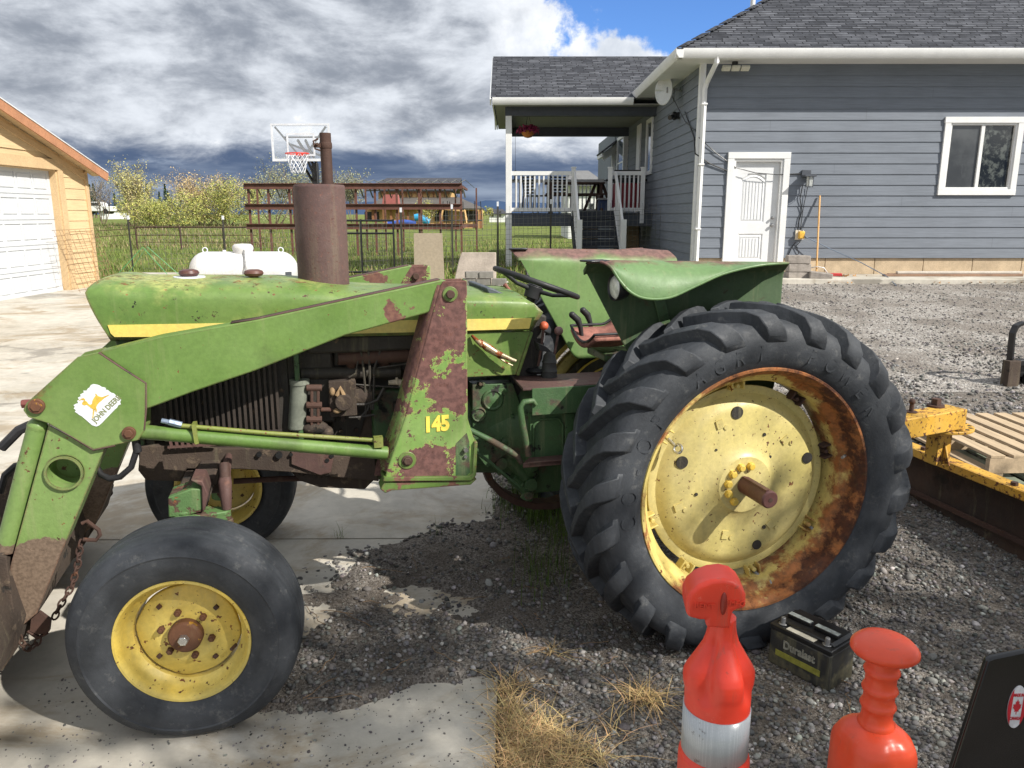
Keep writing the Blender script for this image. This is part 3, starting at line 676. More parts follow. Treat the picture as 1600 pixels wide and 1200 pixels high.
def xnose(z):
    ps=sorted([(b,a) for a,b in nose])
    if z<=ps[0][0]: return ps[0][1]
    for (a,b),(c_,d_) in zip(ps,ps[1:]):
        if z<=c_: return b+(d_-b)*(z-a)/(c_-a+1e-9)
    return ps[-1][1]-(z-ps[-1][0])*1.5
def hsec(x,zt,zb,w,n=26):
    out=[]
    for i in range(n+1):
        u=i/n   # 0 left bottom .. 1 right bottom
        t=(u-.5)*2; a=abs(t)
        if a>.55: y=1.0-.02*((a-.55)/.45)**2; z=(1-(a-.55)/.45)
        else: y=math.sin(a/.55*math.pi/2)**.72; z=None
        yy=w*min(1,y)*(1 if t>0 else -1)
        if z is None:
            c=math.cos(a/.55*math.pi/2)**.62; zs=1.375+.058*(min(x,2.32)-.8)/1.52; zz=zs+(zt-zs)*c
        else: zs=1.375+.058*(min(x,2.32)-.8)/1.52; zz=zb+(zs-zb)*z
        out.append((x,yy,zz))
    return out
hb=MB(); rows=[]; xs=[.80,.9,1.0,1.15,1.3,1.42,1.5,1.56,1.62,1.68,1.74,1.80,1.86,1.95,2.05,2.15,2.25,2.32]
for x in xs: rows.append(hsec(x,topz(x),botz(x),HW))
last=hsec(2.32,topz(2.32),botz(2.32),HW)
for u in (.35,.7,.9,1.0):
    rows.append([(2.32+(xnose(p[2])-2.32)*u,p[1],p[2]+(.012*math.sin(u*2.6) if p[2]>1.43 else 0)) for p in last])
fr=rows[-1]
cap=[(p[0]-.02,p[1]*.9,p[2]-.008) for p in fr]; rows.append(cap)
# tail: slopes down to the dash
tail=[]
xe,ze=T(839,486,.2); xb,zb=T(830,516,HW)
for u in (.5,1.0):
    tail.append([(.80+((xe if p[2]>ze-.0 else xe-(ze-p[2])/(ze-zb+1e-6)*(xe-xb))-.80)*u, p[1], min(p[2],topz(.8)-(topz(.8)-ze)*u*.98+.002)) for p in rows[0]])
rows=tail[::-1]+rows
hb.grid(rows)
hood=hb.build('hood',M['hood'],tr,smooth=50,solid=.004,fix=False)
dc=MB()
for a,b in (((168,508.5),(180,529)),): pass
sp=[T(168,508,HW+.003),T(831,497,HW+.003),T(827,513.5,HW+.003),T(730,516.5,HW+.003),T(646,519,HW+.003),T(345,526,HW+.003),T(179,526.5,HW+.003),T(173,521,HW+.003)]
dc.prism(sp,HW-.004,HW+.0035); dc.build('side_stripe',M['decal'],hood)
dc2=MB(); dc2.prism(sp,-HW-.0035,-HW+.004); dc2.build('side_stripe',M['decal'],hood)
ex=MB(); mx=T(507,450,0)[0]; ex.lathe([(.135,0),(.128,.006),(.113,.004),(.113,-.02)],o=(mx,0,T(507,452,0)[1]+.0),ax='z',n=40)
ex.build('muffler_collar',M['hood'],hood,smooth=40)
for px,c_ in ((296,'dark'),(397,'brown')):
    x,z=T(px,436,.05); cp=MB(); cp.lathe([(.0,.034),(.022,.033),(.035,.028),(.040,.018),(.033,.008),(.018,.004),(.018,-.02)],o=(x,.05,z+.006),ax='z',n=28)
    cp.build('filler_cap',paint('cap_'+c_,srgb(92,44,40) if c_=='dark' else srgb(112,74,62),srgb(84,52,46),[dots(.66,60)],rough=.5),hood,smooth=40)
    if c_=='dark': w=MB(); w.lathe([(.0,.010),(.060,.009),(.063,.002),(.055,-.008)],o=(x,.05,z+.002),ax='z',n=28); w.build('cap_plate',M['whitedecal'],hood,smooth=40)
# muffler and stack
mr=(T(466,380,0)[0]-T(546,380,0)[0])/2
mf=MB(); zt=T(506,289,0)[1]; zb=T(506,462,0)[1]
mf.lathe([(.0,zb-.05),(mr,zb-.05),(mr*1.004,(zb+zt)/2),(mr,zt-.012),(mr*.985,zt-.004),(mr*.95,zt),(.0,zt+.003)],o=(mx,0,0),ax='z',n=64)
mf.cyl((mx+mr*.99,0,zb),(mx+mr*.99,0,zt-.01),.003,n=6)
muf=mf.build('muffler',M['muffler'],tr,smooth=35)
px_=T(510,250,0)[0]; pr=(T(501.5,250,0)[0]-T(519.5,250,0)[0])/2; z2=T(510,208,0)[1]
st=MB(); st.cyl((px_,0,zt-.01),(px_,0,z2),pr,n=24,caps=False); st.cyl((px_,0,zt-.0),(px_,0,zt+.01),pr*1.12,n=24); st.cyl((px_,0,z2),(px_,0,zt),pr*.88,n=24,caps=False)
st.lathe([(pr*1.07,0),(pr*1.12,.004),(pr*1.12,.02),(pr*1.07,.024)],o=(px_,0,T(510,232,0)[1]),ax='z',n=24)
st.build('exhaust_stack',M['rustdark'],muf,smooth=35)
cl=MB(); zc=T(510,228,0)[1]; cl.box((px_+pr+.012,.012,zc),(.03,.02,.016)); cl.cyl((px_+pr+.012,-.01,zc+.004),(px_+pr+.012,.045,zc+.004),.005,n=8); cl.tube([(px_+pr,.02,zc-.02),(px_+pr+.02,.02,zc-.014),(px_+pr+.026,.02,zc+.016),(px_+pr+.006,.02,zc+.026)],.004,6)
cl.build('stack_clamp',M['rustdark'],muf)
# ---- cowl, dash, steering
sd=MB(); sd.prism(P2([(690,519),(829,518),(806,586),(690,592)],.272),.272,.262)
sd.prism(P2([(829,518),(834,520),(812,588),(806,586)],.272),.268,-.268)
sd.bb((T(829,518,.27)[0],-.262,T(829,518,.27)[1]-.01),(1.15,.262,T(829,518,.27)[1]-.003))
sd.build('side_panel',M['hood'],tr,bevel=.004)
pn=MB()
for s_,yy in ((1,.274),):
    pn.tube([T3(737,524,.285),T3(745,532,.30),T3(754,540,.31)],[.006,.010,.013],8)
    pn.tube([T3(748,533,.30),T3(762,543,.31),T3(776,552,.315),T3(800,562,.32),T3(806,564,.32)],[.012,.018,.015,.008,.007],8)
    pn.tube([T3(772,553,.31),T3(790,566,.32),T3(801,571,.32)],[.006,.004,.003],6)
pn.build('locking_pliers',paint('plier_rust',srgb(190,176,150),srgb(150,130,100),[dict(c=srgb(140,74,32),c2=srgb(90,46,24),t=.52,w=.05,s=30,grad=('X',.95,1.05,.12))],rough=.4,metal=.5),tr,smooth=50)
ds=MB()
a=[(752,453),(758,448),(775,458),(842,482),(846,490),(838,489),(775,463)]
ds.prism(P2([(757,449),(766,449),(845,486),(838,490),(760,458)],.16),.19,-.19)
ds.build('dash_cowl',basic('grey_dash',srgb(72,78,84),.6,.2,12,.1),tr,bevel=.006)
db=MB(); db.prism(P2([(836,486),(850,492),(832,600),(812,640),(790,640),(800,590)],.15),.20,-.20)
db.build('pedestal',M['grime'],tr,bevel=.01)
cx_=T3(832,455,0); n_=(Vector((T(776,420,0)[0],0,T(776,420,0)[1]))-Vector((T(898,463,0)[0],0,T(898,463,0)[1])))
swr=.215; cen=(T3(776,420,0)+T3(898,463,0))/2; xd=n_.normalized(); yd=Vector((0,1,0)); nd=xd.cross(yd); nd=nd if nd.z>0 else -nd
swr=n_.length/2
sw_=MB(); sw_.tube([cen+xd*math.cos(t)*swr+yd*math.sin(t)*swr for t in [2*math.pi*k/48 for k in range(48)]],.0125,10,True)
hub=cen-nd*.045
for t in (R(0+15),R(135),R(255)): e=cen+xd*math.cos(t)*swr+yd*math.sin(t)*swr; sw_.tube([hub+nd*.01,hub*.5+e*.5-nd*.008,e],[.012,.009,.009],8)
swo=sw_.build('steering_wheel',M['blackrub'],tr,smooth=50)
hu=MB(); hu.cyl(hub-nd*.03,hub+nd*.028,.036,.040,n=24); hu.cyl(hub+nd*.028,hub+nd*.034,.034,n=24); hu.build('steering_hub',M['blackrub'],swo,bevel=.003)
sc=MB(); sc.cyl(hub-nd*.03,hub-nd*.36,.021,n=16); sc.build('steering_column',M['grime'],tr,smooth=40)
lv=MB(); lv.tube([T3(788,444,-.03),T3(797,454,-.03),T3(806,464,-.03)],[.010,.006,.004],8); lv.build('throttle_lever',M['pink'],tr,smooth=50)
for (a,b_,c_,d_,mt,yy) in ((850,509,841,572,'redknob',.23),(873,517,862,575,'greyknob',.25)):
    l=MB(); p=T3(a,b_,yy); l.ell(p,.0195,16,10); q=T3(c_,d_,yy)
    k=l.build('lever_knob',M[mt],tr,smooth=60); s_=MB(); s_.tube([p,(p+q)/2+Vector((0,0,-.005)),q],.006,8); s_.build('lever_rod',M['rust'],k,smooth=50)
bt=MB(); p=T3(858,602,.25); q=T3(862,560,.25); bt.lathe([(.058,0),(.060,.012),(.050,.022),(.036,.026),(.034,.06),(.036,.066),(.033,.07),(.031,.10),(.034,.106),(.030,.112),(.026,.135),(.012,.150)],o=(p.x,p.y,p.z),ax='z',n=28)
bt.build('lever_boot',basic('faded_rubber',(.045,.045,.043),.7,.3,14,.3,60),tr,smooth=40)
pd=MB(); 
for a in ([(838,535),(850,540),(857,546),(856,549),(840,546)],): pd.prism(P2(a,.30),.33,.26)
pd.lathe([(0,.012),(.04,.011),(.052,0),(.04,-.012),(0,-.014)],o=T3(838,578,.2),ax='z',n=24); pd.tube([T3(838,578,.2),T3(846,560,.2),T3(851,520,.15)],.004,6)
pd.build('foot_pedal',M['blackrub'],tr,bevel=.004)
for a,b_,c_,d_,e_,f_,yy in ((911,485,918,492,923,512,-.18),(894,492,903,500,908,520,-.10)):
    l=MB(); l.tube([T3(a,b_,yy),T3(c_,d_,yy),T3(e_-1,f_-8,yy),T3(e_+3,f_+18,yy)],[.016,.017,.012,.008],10); l.ell(T3(a,b_,yy),.0165,12,8); l.build('hydraulic_lever',M['blackrub'],tr,smooth=50)
# seat
se=MB(); sx,sz=T(925,524,0)
def seatpt(u,v):
    x=sx+.05-.24*v; y=(u-.5)*.32; c=((u-.5)*2)**2; z=sz-.045+.055*c+.05*(1-v)**3*0+.10*max(0,v-.7)**1.5*3
    return (x,y,z)
se.grid([[seatpt(i/16,j/12) for i in range(17)] for j in range(13)])
seat=se.build('seat',M['pink'],tr,smooth=60,solid=.02)
sr=MB(); P=[seatpt(i/16,0) for i in range(17)]+[seatpt(1,j/12) for j in range(1,13)]+[seatpt(1-i/16,1) for i in range(1,17)]+[seatpt(0,1-j/12) for j in range(1,12)]
sr.tube([(p[0],p[1],p[2]+.018) for p in P],.007,8,True); sr.build('seat_piping',M['blackrub'],seat,smooth=50)
sb=MB(); sb.bb((sx-.20,-.12,sz-.11),(sx-.02,.12,sz-.07)); sb.bb((sx-.20,-.05,sz-.40),(sx-.10,.05,sz-.11)); sb.build('seat_bracket',M['dgreen'],tr,bevel=.01)
bk=MB()
def backpt(u,v): x=sx-.245-.10*v-.04*((u-.5)*2)**2*-1; return (x,(u-.5)*.42,sz+.02+.16*v)
bk.grid([[backpt(i/12,j/6) for i in range(13)] for j in range(7)]); bk.build('backrest',M['pink'],tr,smooth=60,solid=.035)
# ---- fenders: inner sheet curling outward into a shell with the lamp in its nose
def fender(side,mt):
    F_=MB(); rows=[]
    lipz=[(912,-1)]
    def cr(pts,m=4):
        out=[]; n=len(pts)
        for i in range(n-1):
            p0,p1,p2,p3=pts[max(i-1,0)],pts[i],pts[i+1],pts[min(i+2,n-1)]
            for q in range(m):
                t=q/m; out.append(tuple(.5*((2*b)+(-a+c)*t+(2*a-5*b+4*c-d)*t*t+(-a+3*b-3*c+d)*t**3) for a,b,c,d in zip(p0,p1,p2,p3)))
        return out+[tuple(pts[-1])]
    st_=cr([(917,410,.55),(937,409,.59),(954,417,.62),(968,438,.645),(986,457,.665),(1010,466.5,.68),(1046,465,.69),(1085,448,.69),(1130,428,.69),(1185,415,.69),(1232,411,.69)])
    lip=[(T(a,b,y)[0],y,T(a,b,y)[1]) for a,b,y in st_]
    tops=[T(a,b,.56) for a,b in cr([(915,412),(925,408),(940,407),(960,407),(980,407.3),(1010,407.6),(1050,408),(1090,408.5),(1130,409),(1185,409.5),(1232,410)])]
    inn=[T(a,b,.49) for a,b in cr([(913,418),(916,416),(925,414),(940,413),(960,413),(990,413),(1030,414),(1070,414),(1110,414),(1170,414),(1225,414)])]
    lowf=T(975,541,.48)
    n=len(lip)
    for k in range(n):
        row=[]
        L=lip[k]; tx,tz=tops[k]; ix,iz=inn[k]
        x=ix
        # bottom of inner sheet follows front edge slope, then runs back level
        zb=max(.98,lowf[1]+(inn[0][1]-lowf[1])*(ix-lowf[0])/(inn[0][0]-lowf[0]))
        o_=.03 if k else .010
        zb=min(zb,iz-o_)
        for q in range(7): f=q/6; row.append((ix,.485,zb+(iz-o_-zb)*f))
        # rounded crown from inner sheet over to the lip
        for q in range(1,6):
            f=q/5; a=f*math.pi/2; row.append((ix+(tx-ix)*f,.485+(.56-.485)*math.sin(a),(iz-o_)+(tz-(iz-o_))*math.sin(a)))
        dz=tz-L[2]
        for q in range(1,8):
            f=q/7; yy=.56+(L[1]-.56)*(math.sin(f*math.pi/2) if dz>.03 else f); zz=tz-dz*(f**1.8); row.append((tx+(L[0]-tx)*f,yy,zz))
        rows.append(row)
    rows=[[ (p[0],p[1]*side,p[2]) for p in r] for r in rows]
    F_.grid(rows); fo=F_.build('fender',[mt,M['fender_in_shade']],tr,smooth=60,solid=.005,fix=False,sub=2); fo.modifiers['s'].material_offset=(1 if side>0 else 0); fo.modifiers['s'].offset=0; fo.modifiers.move(1,0)
    ed=MB(); ed.tube([(r[-1][0],r[-1][1],r[-1][2]) for r in rows],.006,8); ed.tube([r[0] for r in rows[:1]]+[rows[0][i] for i in range(1,len(rows[0]))],.006,8)
    ed.build('fender_edge',mt,fo,smooth=50)
    rr=MB(); c=T3(958,449,.60) if side>0 else T3(958,449,.60); c=Vector((c.x-.01,.595*side,c.z)); 
    rr.lathe([(0,.010),(.026,.008),(.042,.003),(.047,-.003)],o=(0,0,0),ax='x',n=32); lm=rr.build('headlight',M['lens'],fo,smooth=50); lm.location=c
    lm.rotation_euler=(0,0,R(4*side))
    hs=MB(); hs.lathe([(.047,.0),(.052,.007),(.054,-.002),(.052,-.02),(.042,-.045),(.02,-.06),(0,-.062)],o=(0,0,0),ax='x',n=32); h_=hs.build('lamp_housing',M['black'],fo,smooth=50); h_.location=c; h_.rotation_euler=(0,0,R(4*side))
    pl=MB(); p=tops[1]; pl.prism([(p[0]+.02,.53),(p[0]-.08,.52),(p[0]-.09,.58),(p[0],.61)],p[1]+.004,p[1]+.012,'xy') if side>0 else pl.prism([(p[0]+.02,-.53),(p[0]-.08,-.52),(p[0]-.09,-.58),(p[0],-.61)],p[1]+.004,p[1]+.012,'xy')
    pl.build('amber_lamp_plate',M['black'],fo,bevel=.003)
    br=MB(); br.prism([(T(1040,470,.48)[0],lowf[1]),(T(1040,470,.48)[0]-.05,lowf[1]),(T(1010,420,.48)[0]-.05,1.50),(T(1010,420,.48)[0],1.50)],.49*side,.50*side); br.build('fender_brace',M['dgreen'],fo,bevel=.004)
    return fo
fender(1,M['fender']); fender(-1,M['fender_far'])
# ---- transmission, platform, axle housing
tm=MB(); tm.bb((-.15,-.17,.48),(.75,.17,.92)); tm.cyl((0,-.72,RZ),(0,.72,RZ),.085,n=24); tm.cyl((0,-.44,RZ),(0,.44,RZ),.14,n=24)
tm.lathe([(.0,0),(.30,0),(.31,.03),(.25,.10),(.22,.42),(0,.42)],o=(.72,0,.80),ax='x',n=40)
tm.bb((1.05,-.19,.62),(1.45,.19,1.02))
tmo=tm.build('transmission',M['dgreen'],tr,bevel=.012,smooth=40)
bs_=MB()
for a,b_,r in ((770,625,.05),(748,648,.035),(790,690,.03),(865,680,.016),(880,708,.014)):
    p=T3(a,b_,.24 if a<800 else .19); bs_.lathe([(r,-.04),(r,.0),(r*.8,.008),(r*.75,.002),(r*.3,.003),(0,.01)],o=p,ax='y',n=24)
for a,b_ in ((755,600),(790,610),(800,650),(780,740),(750,600),(815,660)): p=T3(a,b_,.24); bs_.cyl(p-Vector((0,.03,0)),p+Vector((0,.012,0)),.009,n=6)
bs_.prism(P2([(737,600),(800,598),(815,640),(800,700),(760,730),(737,700)],.22),.235,.15)
bs_.build('clutch_housing_cover',M['dgreen'],tmo,bevel=.006,smooth=40)
pf=MB(); pf.prism([(T(815,600,.42)[0],.44),(T(822,598,.42)[0],.20),(.25,.20),(.25,.44)],T(850,603,.42)[1]-.012,T(850,603,.42)[1],'xy')
pf.build('platform_deck',M['rust'],tr,bevel=.003)
ps=MB(); zt_=T(850,606,.44)[1]; zb_=T(850,648,.44)[1]; xa=T(831,620,.44)[0]
ps.bb((xa,.436,zt_),(.3,.445,zb_)); ps.bb((xa-.005,.37,zb_-.004),(.3,.40,zb_-.20)); ps.bb((xa-.16,.40,zb_-.01),(xa-.20,.412,zb_-.2))
ps.tube([(xa-.02,.405,zb_-.19),(xa-.02,.405,zb_-.05),(xa-.05,.405,zb_-.03),(xa-.13,.405,zb_-.03),(xa-.15,.405,zb_-.06),(xa-.15,.405,zb_-.19)],.006,6)
ps.build('platform_side',M['dgreen'],tr,bevel=.003)
sp_=MB(); a=T(815,716,.40); sp_.prism([(T(817,715,.47)[0],.47),(T(835,702,.40)[0],.36),(.25,.36),(.25,.47)],a[1]-.02,a[1]+.0,'xy')
sp_.prism(P2([(826,722),(890,718),(890,724),(826,728)],.47),.47,.465)
sp_.build('foot_step',M['rust'],tr,bevel=.002)
pdl=MB(); pdl.tube([T3(838,633,.45),T3(833,626,.45),T3(819,628,.45),T3(813,636,.45),T3(817,665,.45),T3(826,712,.45)],[.008,.012,.013,.013,.014,.014],8)
pdl.tube([T3(710,680,.38),T3(735,672,.38),T3(770,690,.40),T3(808,712,.42),T3(815,724,.42)],[.010,.012,.014,.014,.010],8)
pdl.tube([T3(735,700,.33),T3(765,722,.34),T3(812,762,.36),T3(818,756,.36)],.008,6)
pdl.build('pedal_arm',M['dgreen'],tr,smooth=50)
ln=MB(); 
for pts_,rad_ in (([(718,722),(735,723),(770,720)],.016),([(800,745),(815,758),(826,768),(822,780)],.03),([(760,700),(800,720),(822,745)],.035),([(820,700),(832,740),(822,770)],.028)):
    ln.tube([T3(a,b_,.18) for a,b_ in pts_],rad_,10)
for a,b_,r in ((782,722,.028),(828,755,.03),(824,772,.02)): p=T3(a,b_,.2); ln.cyl(p,p+Vector((0,.03,0)),r,n=20)
ln.build('brake_linkage',M['dgreen'],tr,smooth=45,bevel=.003)
hp=MB(); xc,zc=T(835,690,.0)
pp=[(752,716),(754,735),(762,755),(778,772),(800,785),(830,793),(862,793),(885,786)]
o1=[T(a,b,.02) for a,b in pp]; o2=[T(a,b,.02) for a,b in [(762,714),(764,733),(771,750),(786,765),(806,776),(832,783),(860,783),(880,776)]]
hp.prism(o1+o2[::-1],.05,-.03); hp.build('steel_guard_hoop',M['rustdark'],tr,bevel=.002)
# ---- engine and front end
en=MB(); en.bb((1.02,-.17,.80),(1.62,.13,1.24)); en.bb((1.05,-.13,.62),(1.60,.13,.82)); en.bb((1.10,.10,1.10),(1.60,.20,1.20)); en.cyl((1.62,0,1.05),(1.70,0,1.05),.18,n=24)
en.bb((1.0,-.26,1.20),(1.70,.26,1.27)); en.bb((1.60,-.215,.90),(1.795,.215,1.275)); en.bb((1.45,-.12,.74),(1.78,.02,1.0))
eng=en.build('engine_block',M['grime'],tr,bevel=.012,smooth=40)
em_=MB()
for k in range(4): x=1.12+.135*k; em_.tube([(x,.15,1.13),(x,.20,1.135),(x,.225,1.165)],.024,10); em_.cyl((x+.05,.17,1.15),(x+.05,.21,1.15),.009,n=6)
em_.tube([(1.06,.225,1.17),(1.2,.23,1.175),(1.58,.225,1.175)],.030,12); em_.build('exhaust_manifold',M['rustdark'],eng,smooth=45)
bb_=MB()
for k in range(9):
    for z in (.84,1.06): bb_.cyl((1.06+.065*k,.12,z),(1.06+.065*k,.145,z),.009,n=6)
bb_.build('block_bolts',M['caked'],eng)
sm=MB(); sm.cyl((1.10,.19,.90),(1.32,.19,.90),.045,n=20); sm.cyl((1.12,.20,.965),(1.24,.20,.965),.026,n=16); sm.bb((1.32,.13,.84),(1.36,.24,.97)); sm.build('starter_motor',M['grime'],eng,bevel=.003,smooth=40)
ep=MB(); ep.cyl(T3(470,583,.20),T3(625,580,.20),.030,n=14); ep.build('intake_pipe',M['grime'],eng,smooth=40)
inj=MB(); p=T3(535,620,.22); inj.box(p,(.11,.08,.15)); inj.cyl(p+Vector((0,.03,-.01)),p+Vector((0,.07,-.01)),.035,n=16); inj.cyl(p+Vector((-.05,0,0)),p+Vector((-.12,0,0)),.04,n=16); inj.cyl(p+Vector((0,0,-.075)),p+Vector((0,0,-.105)),.012,n=8)
inj.build('injection_pump',M['caked'],eng,bevel=.006,smooth=40)
fl=MB(); p=T3(468,600,.24); q=T3(464,668,.24); fl.cyl(p,q,.036,n=24); fl.ell(q,(.036,.036,.014),20,8); fl.cyl(p,p+Vector((0,0,.02)),.040,n=24); fl.build('fuel_filter',M['filter'],eng,smooth=45)
br=MB(); 
for a,b_ in (((487,604),(487,665)),((497,604),(497,665))): br.bar(T3(*a,.27),T3(*b_,.27),.016,.012)
for yy in (606,633,655): br.cyl(T3(478,yy,.27),T3(503,yy,.27),.014,n=10)
br.tube([T3(500,640,.27),T3(515,640,.26),T3(525,642,.24)],.010,8)
br.build('alternator_bracket',M['rustdark'],eng,bevel=.003)
cst=MB(); cst.ell(T3(492,668,.25),(.055,.04,.028),14,8); cst.ell(T3(510,676,.25),(.03,.03,.03),12,8); cst.build('water_pump_outlet',M['caked'],eng,smooth=50)
hs=MB()
for pts_,r in (([(560,530),(566,560),(570,600),(572,650)],.005),([(573,530),(577,560),(578,600),(580,640)],.005),([(600,530),(592,555),(585,575),(583,640)],.005),([(520,597),(560,601),(600,604),(633,606)],.0035),([(600,606),(590,625),(572,632),(540,632)],.007),([(560,655),(575,640),(580,620)],.005),([(545,590),(556,583),(560,560)],.004),([(585,648),(560,652),(545,652)],.005),([(590,575),(640,568)],.004)):
    hs.tube([T3(a,b_,.25) for a,b_ in pts_],r,6)
hs.build('fuel_line',M['grime'],eng,smooth=50)
rg=MB(); rg.tube([T3(527,618,.27),T3(532,606,.275),T3(537,618,.28),T3(541,628,.28)],[.012,.009,.010,.006],6); rg.ell(T3(527,642,.27),(.018,.012,.012),10,6); rg.ell(T3(519,612,.27),(.012,.012,.018),10,6); rg.build('torn_rag',M['pink'] if False else basic('rag_tan',srgb(150,124,92),.9,.3,30,.4),eng,smooth=50)
wh_=MB(); wh_.tube([T3(607,598,.24),T3(622,597,.24),T3(640,601,.24)],[.010,.013,.013],10); wh_.tube([T3(620,590,.25),T3(621,600,.25)],.006,6); wh_.build('heater_hose',basic('pale_hose',srgb(178,164,142),.7,.3,20),eng,smooth=50)
op=MB(); op.prism(P2([(575,640),(600,632),(640,650),(650,690),(560,690)],.15),.16,.0); op.build('oil_pan',M['caked'],eng,bevel=.01)
# radiator side screens with vertical slats, both sides, and the radiator behind
xa,za=T(246,560,.255); xb,zb_=T(441,675,.255); ztop=1.285
for side in (1,-1):
    g=MB(); n=21
    for k in range(n):
        x=xb+(xa-xb)*(k+.5)/n; g.box((x,.262*side,(ztop+zb_)/2),(.011,.012,ztop-zb_))
    for z in (ztop-.01,zb_+.006): g.bb((xa,.270*side,z-.008),(xb,.250*side,z+.008))
    go=g.build('side_screen',basic('slat_brown',srgb(54,46,40),.7,.3,9),tr,bevel=.001)
    bk_=MB(); bk_.bb((xa-.005,.246*side,ztop),(xb+.005,.235*side,zb_)); bk_.build('screen_backing',M['grime'],go)
rd=MB(); rd.bb((1.78,-.22,.80),(1.86,.22,1.27)); rd.build('radiator',M['grime'],tr,bevel=.005); rd=MB(); rd.bb((2.30,-.23,.78),(2.335,.23,1.285)); rd.build('oil_cooler',M['grime'],tr,bevel=.005)
gp=MB(); gp.bb((1.735,.225,.80),(1.755,.268,1.285)); gp.bb((1.735,-.225,.80),(1.755,-.268,1.285)); gp.build('screen_post',M['dgreen'],tr,bevel=.003)
nb=MB(); nb.bb((2.335,-.235,.85),(2.36,.235,1.32)); nb.prism([(2.36,1.30),(2.40,1.29),(2.38,1.20),(2.34,1.0),(2.34,1.3)],.24,.235); nb.prism([(2.36,1.30),(2.40,1.29),(2.38,1.20),(2.34,1.0),(2.34,1.3)],-.24,-.235)
nb.build('front_grille_panel',M['dgreen'],tr,bevel=.004)
sl_=MB(); a=T3(262,690,.27); 
for k in range(7): sl_.bar(T3(266+k*9,688,.275),T3(268+k*9,697,.275),.008,.01)
sl_.bar(T3(262,699,.275),T3(340,694,.275),.01,.008); sl_.build('lower_screen',M['rust'],tr)
fr=MB()
fr.prism(P2([(219,697),(300,694),(330,700),(420,700),(585,716),(592,752),(520,745),(455,738),(380,733),(292,732),(282,752),(228,750),(216,735)],.245),.25,.19)
fr.prism([(p[0],p[1]) for p in P2([(219,697),(300,694),(330,700),(420,700),(585,716),(592,752),(520,745),(455,738),(380,733),(292,732),(282,752),(228,750),(216,735)],.245)],-.25,-.19)
fr.bb((2.33,-.2,.74),(2.37,.2,.86)); fr.bb((1.3,-.2,.72),(1.4,.2,.78)); fr.prism(P2([(455,738),(585,750),(570,765),(500,762),(470,752)],.2),.2,-.2)
fro=fr.build('frame_rail',M['caked'],tr,bevel=.005)
gs=MB(); gs.prism(P2([(455,704),(525,690),(517,738),(500,742),(455,725)],.255),.262,.25); gs.build('gusset_plate',M['rust'],fro,bevel=.003)
fx=MB()
for a,b_,r in ((405,710,.010),(436,711,.014),(455,710,.007),(511,719,.009),(518,712,.010)): p=T3(a,b_,.26); fx.cyl(p-Vector((0,.01,0)),p+Vector((0,.006,0)),r,n=14)
fx.build('rail_hole',M['black'],fro)
# front axle
fa=MB(); fa.bb((2.10,-.50,.66),(2.20,.50,.75)); fa.bb((2.08,-.12,.6),(2.24,.12,.80)); fa.bb((2.06,-.46,.75),(2.14,.46,.79))
fa.build('front_axle',M['caked'],tr,bevel=.01)
def knuckle(s):
    k=MB(); k.prism([(2.21,.765),(2.13,.79),(2.095,.785),(2.10,.70),(2.16,.69),(2.215,.69)],.47*s,.585*s)
    k.prism([(2.20,.50*s),(2.21,.57*s),(2.17,.61*s),(2.12,.60*s),(2.02,.585*s),(2.005,.56*s),(2.02,.53*s),(2.12,.50*s)],.655,.692,'xy')
    k.cyl((2.165,.56*s,.69),(2.165,.60*s,.36),.036,n=16); k.cyl((2.165,.56*s,.692),(2.165,.56*s,.705),.030,n=16)
    k.cyl((2.165,.60*s,.36),(2.165,.80*s,.358),.032,n=14); k.cyl((2.165,.59*s,.43),(2.165,.60*s,.33),.05,n=16)
    k.cyl((2.02,.56*s,.655),(2.02,.56*s,.61),.020,n=12)
    ko=k.build('steering_knuckle',M['dgreen2'],tr,bevel=.004,smooth=40)
    b=MB(); b.prism([(2.13,.826),(2.09,.82),(2.075,.77),(2.09,.71),(2.10,.70),(2.095,.80)],.46*s,.595*s); b.build('rusty_bracket',M['rust'],ko,bevel=.004)
    t=MB(); t.tube([(2.02,.56*s,.692),(2.02,.555*s,.74),(2.02,.54*s,.79),(2.02,.50*s,.81),(2.03,.25*s,.80)],[.017,.021,.024,.018,.014],10); t.build('tie_rod',M['rust'],tr,smooth=40)
    n=MB(); n.cyl((2.02,.53*s,.80),(2.022,.50*s,.85),.018,n=12); n.build('grease_boot',M['rustdark'],ko,smooth=40)
M['dgreen2']=paint('knuckle_green',(.07,.14,.045),(.10,.19,.06),[dict(c=DIRT2,c2=RUST2,t=.53,w=.03,s=14,d=10),dots(.66,30)],rough=.55,bumpS=.5)
knuckle(1); knuckle(-1)
dl=MB(); dl.tube([T3(365,752,.1),T3(440,748,.1),T3(520,747,.1),T3(590,742,.15)],.013,8); dl.build('drag_link',M['rustdark'],tr,smooth=40)
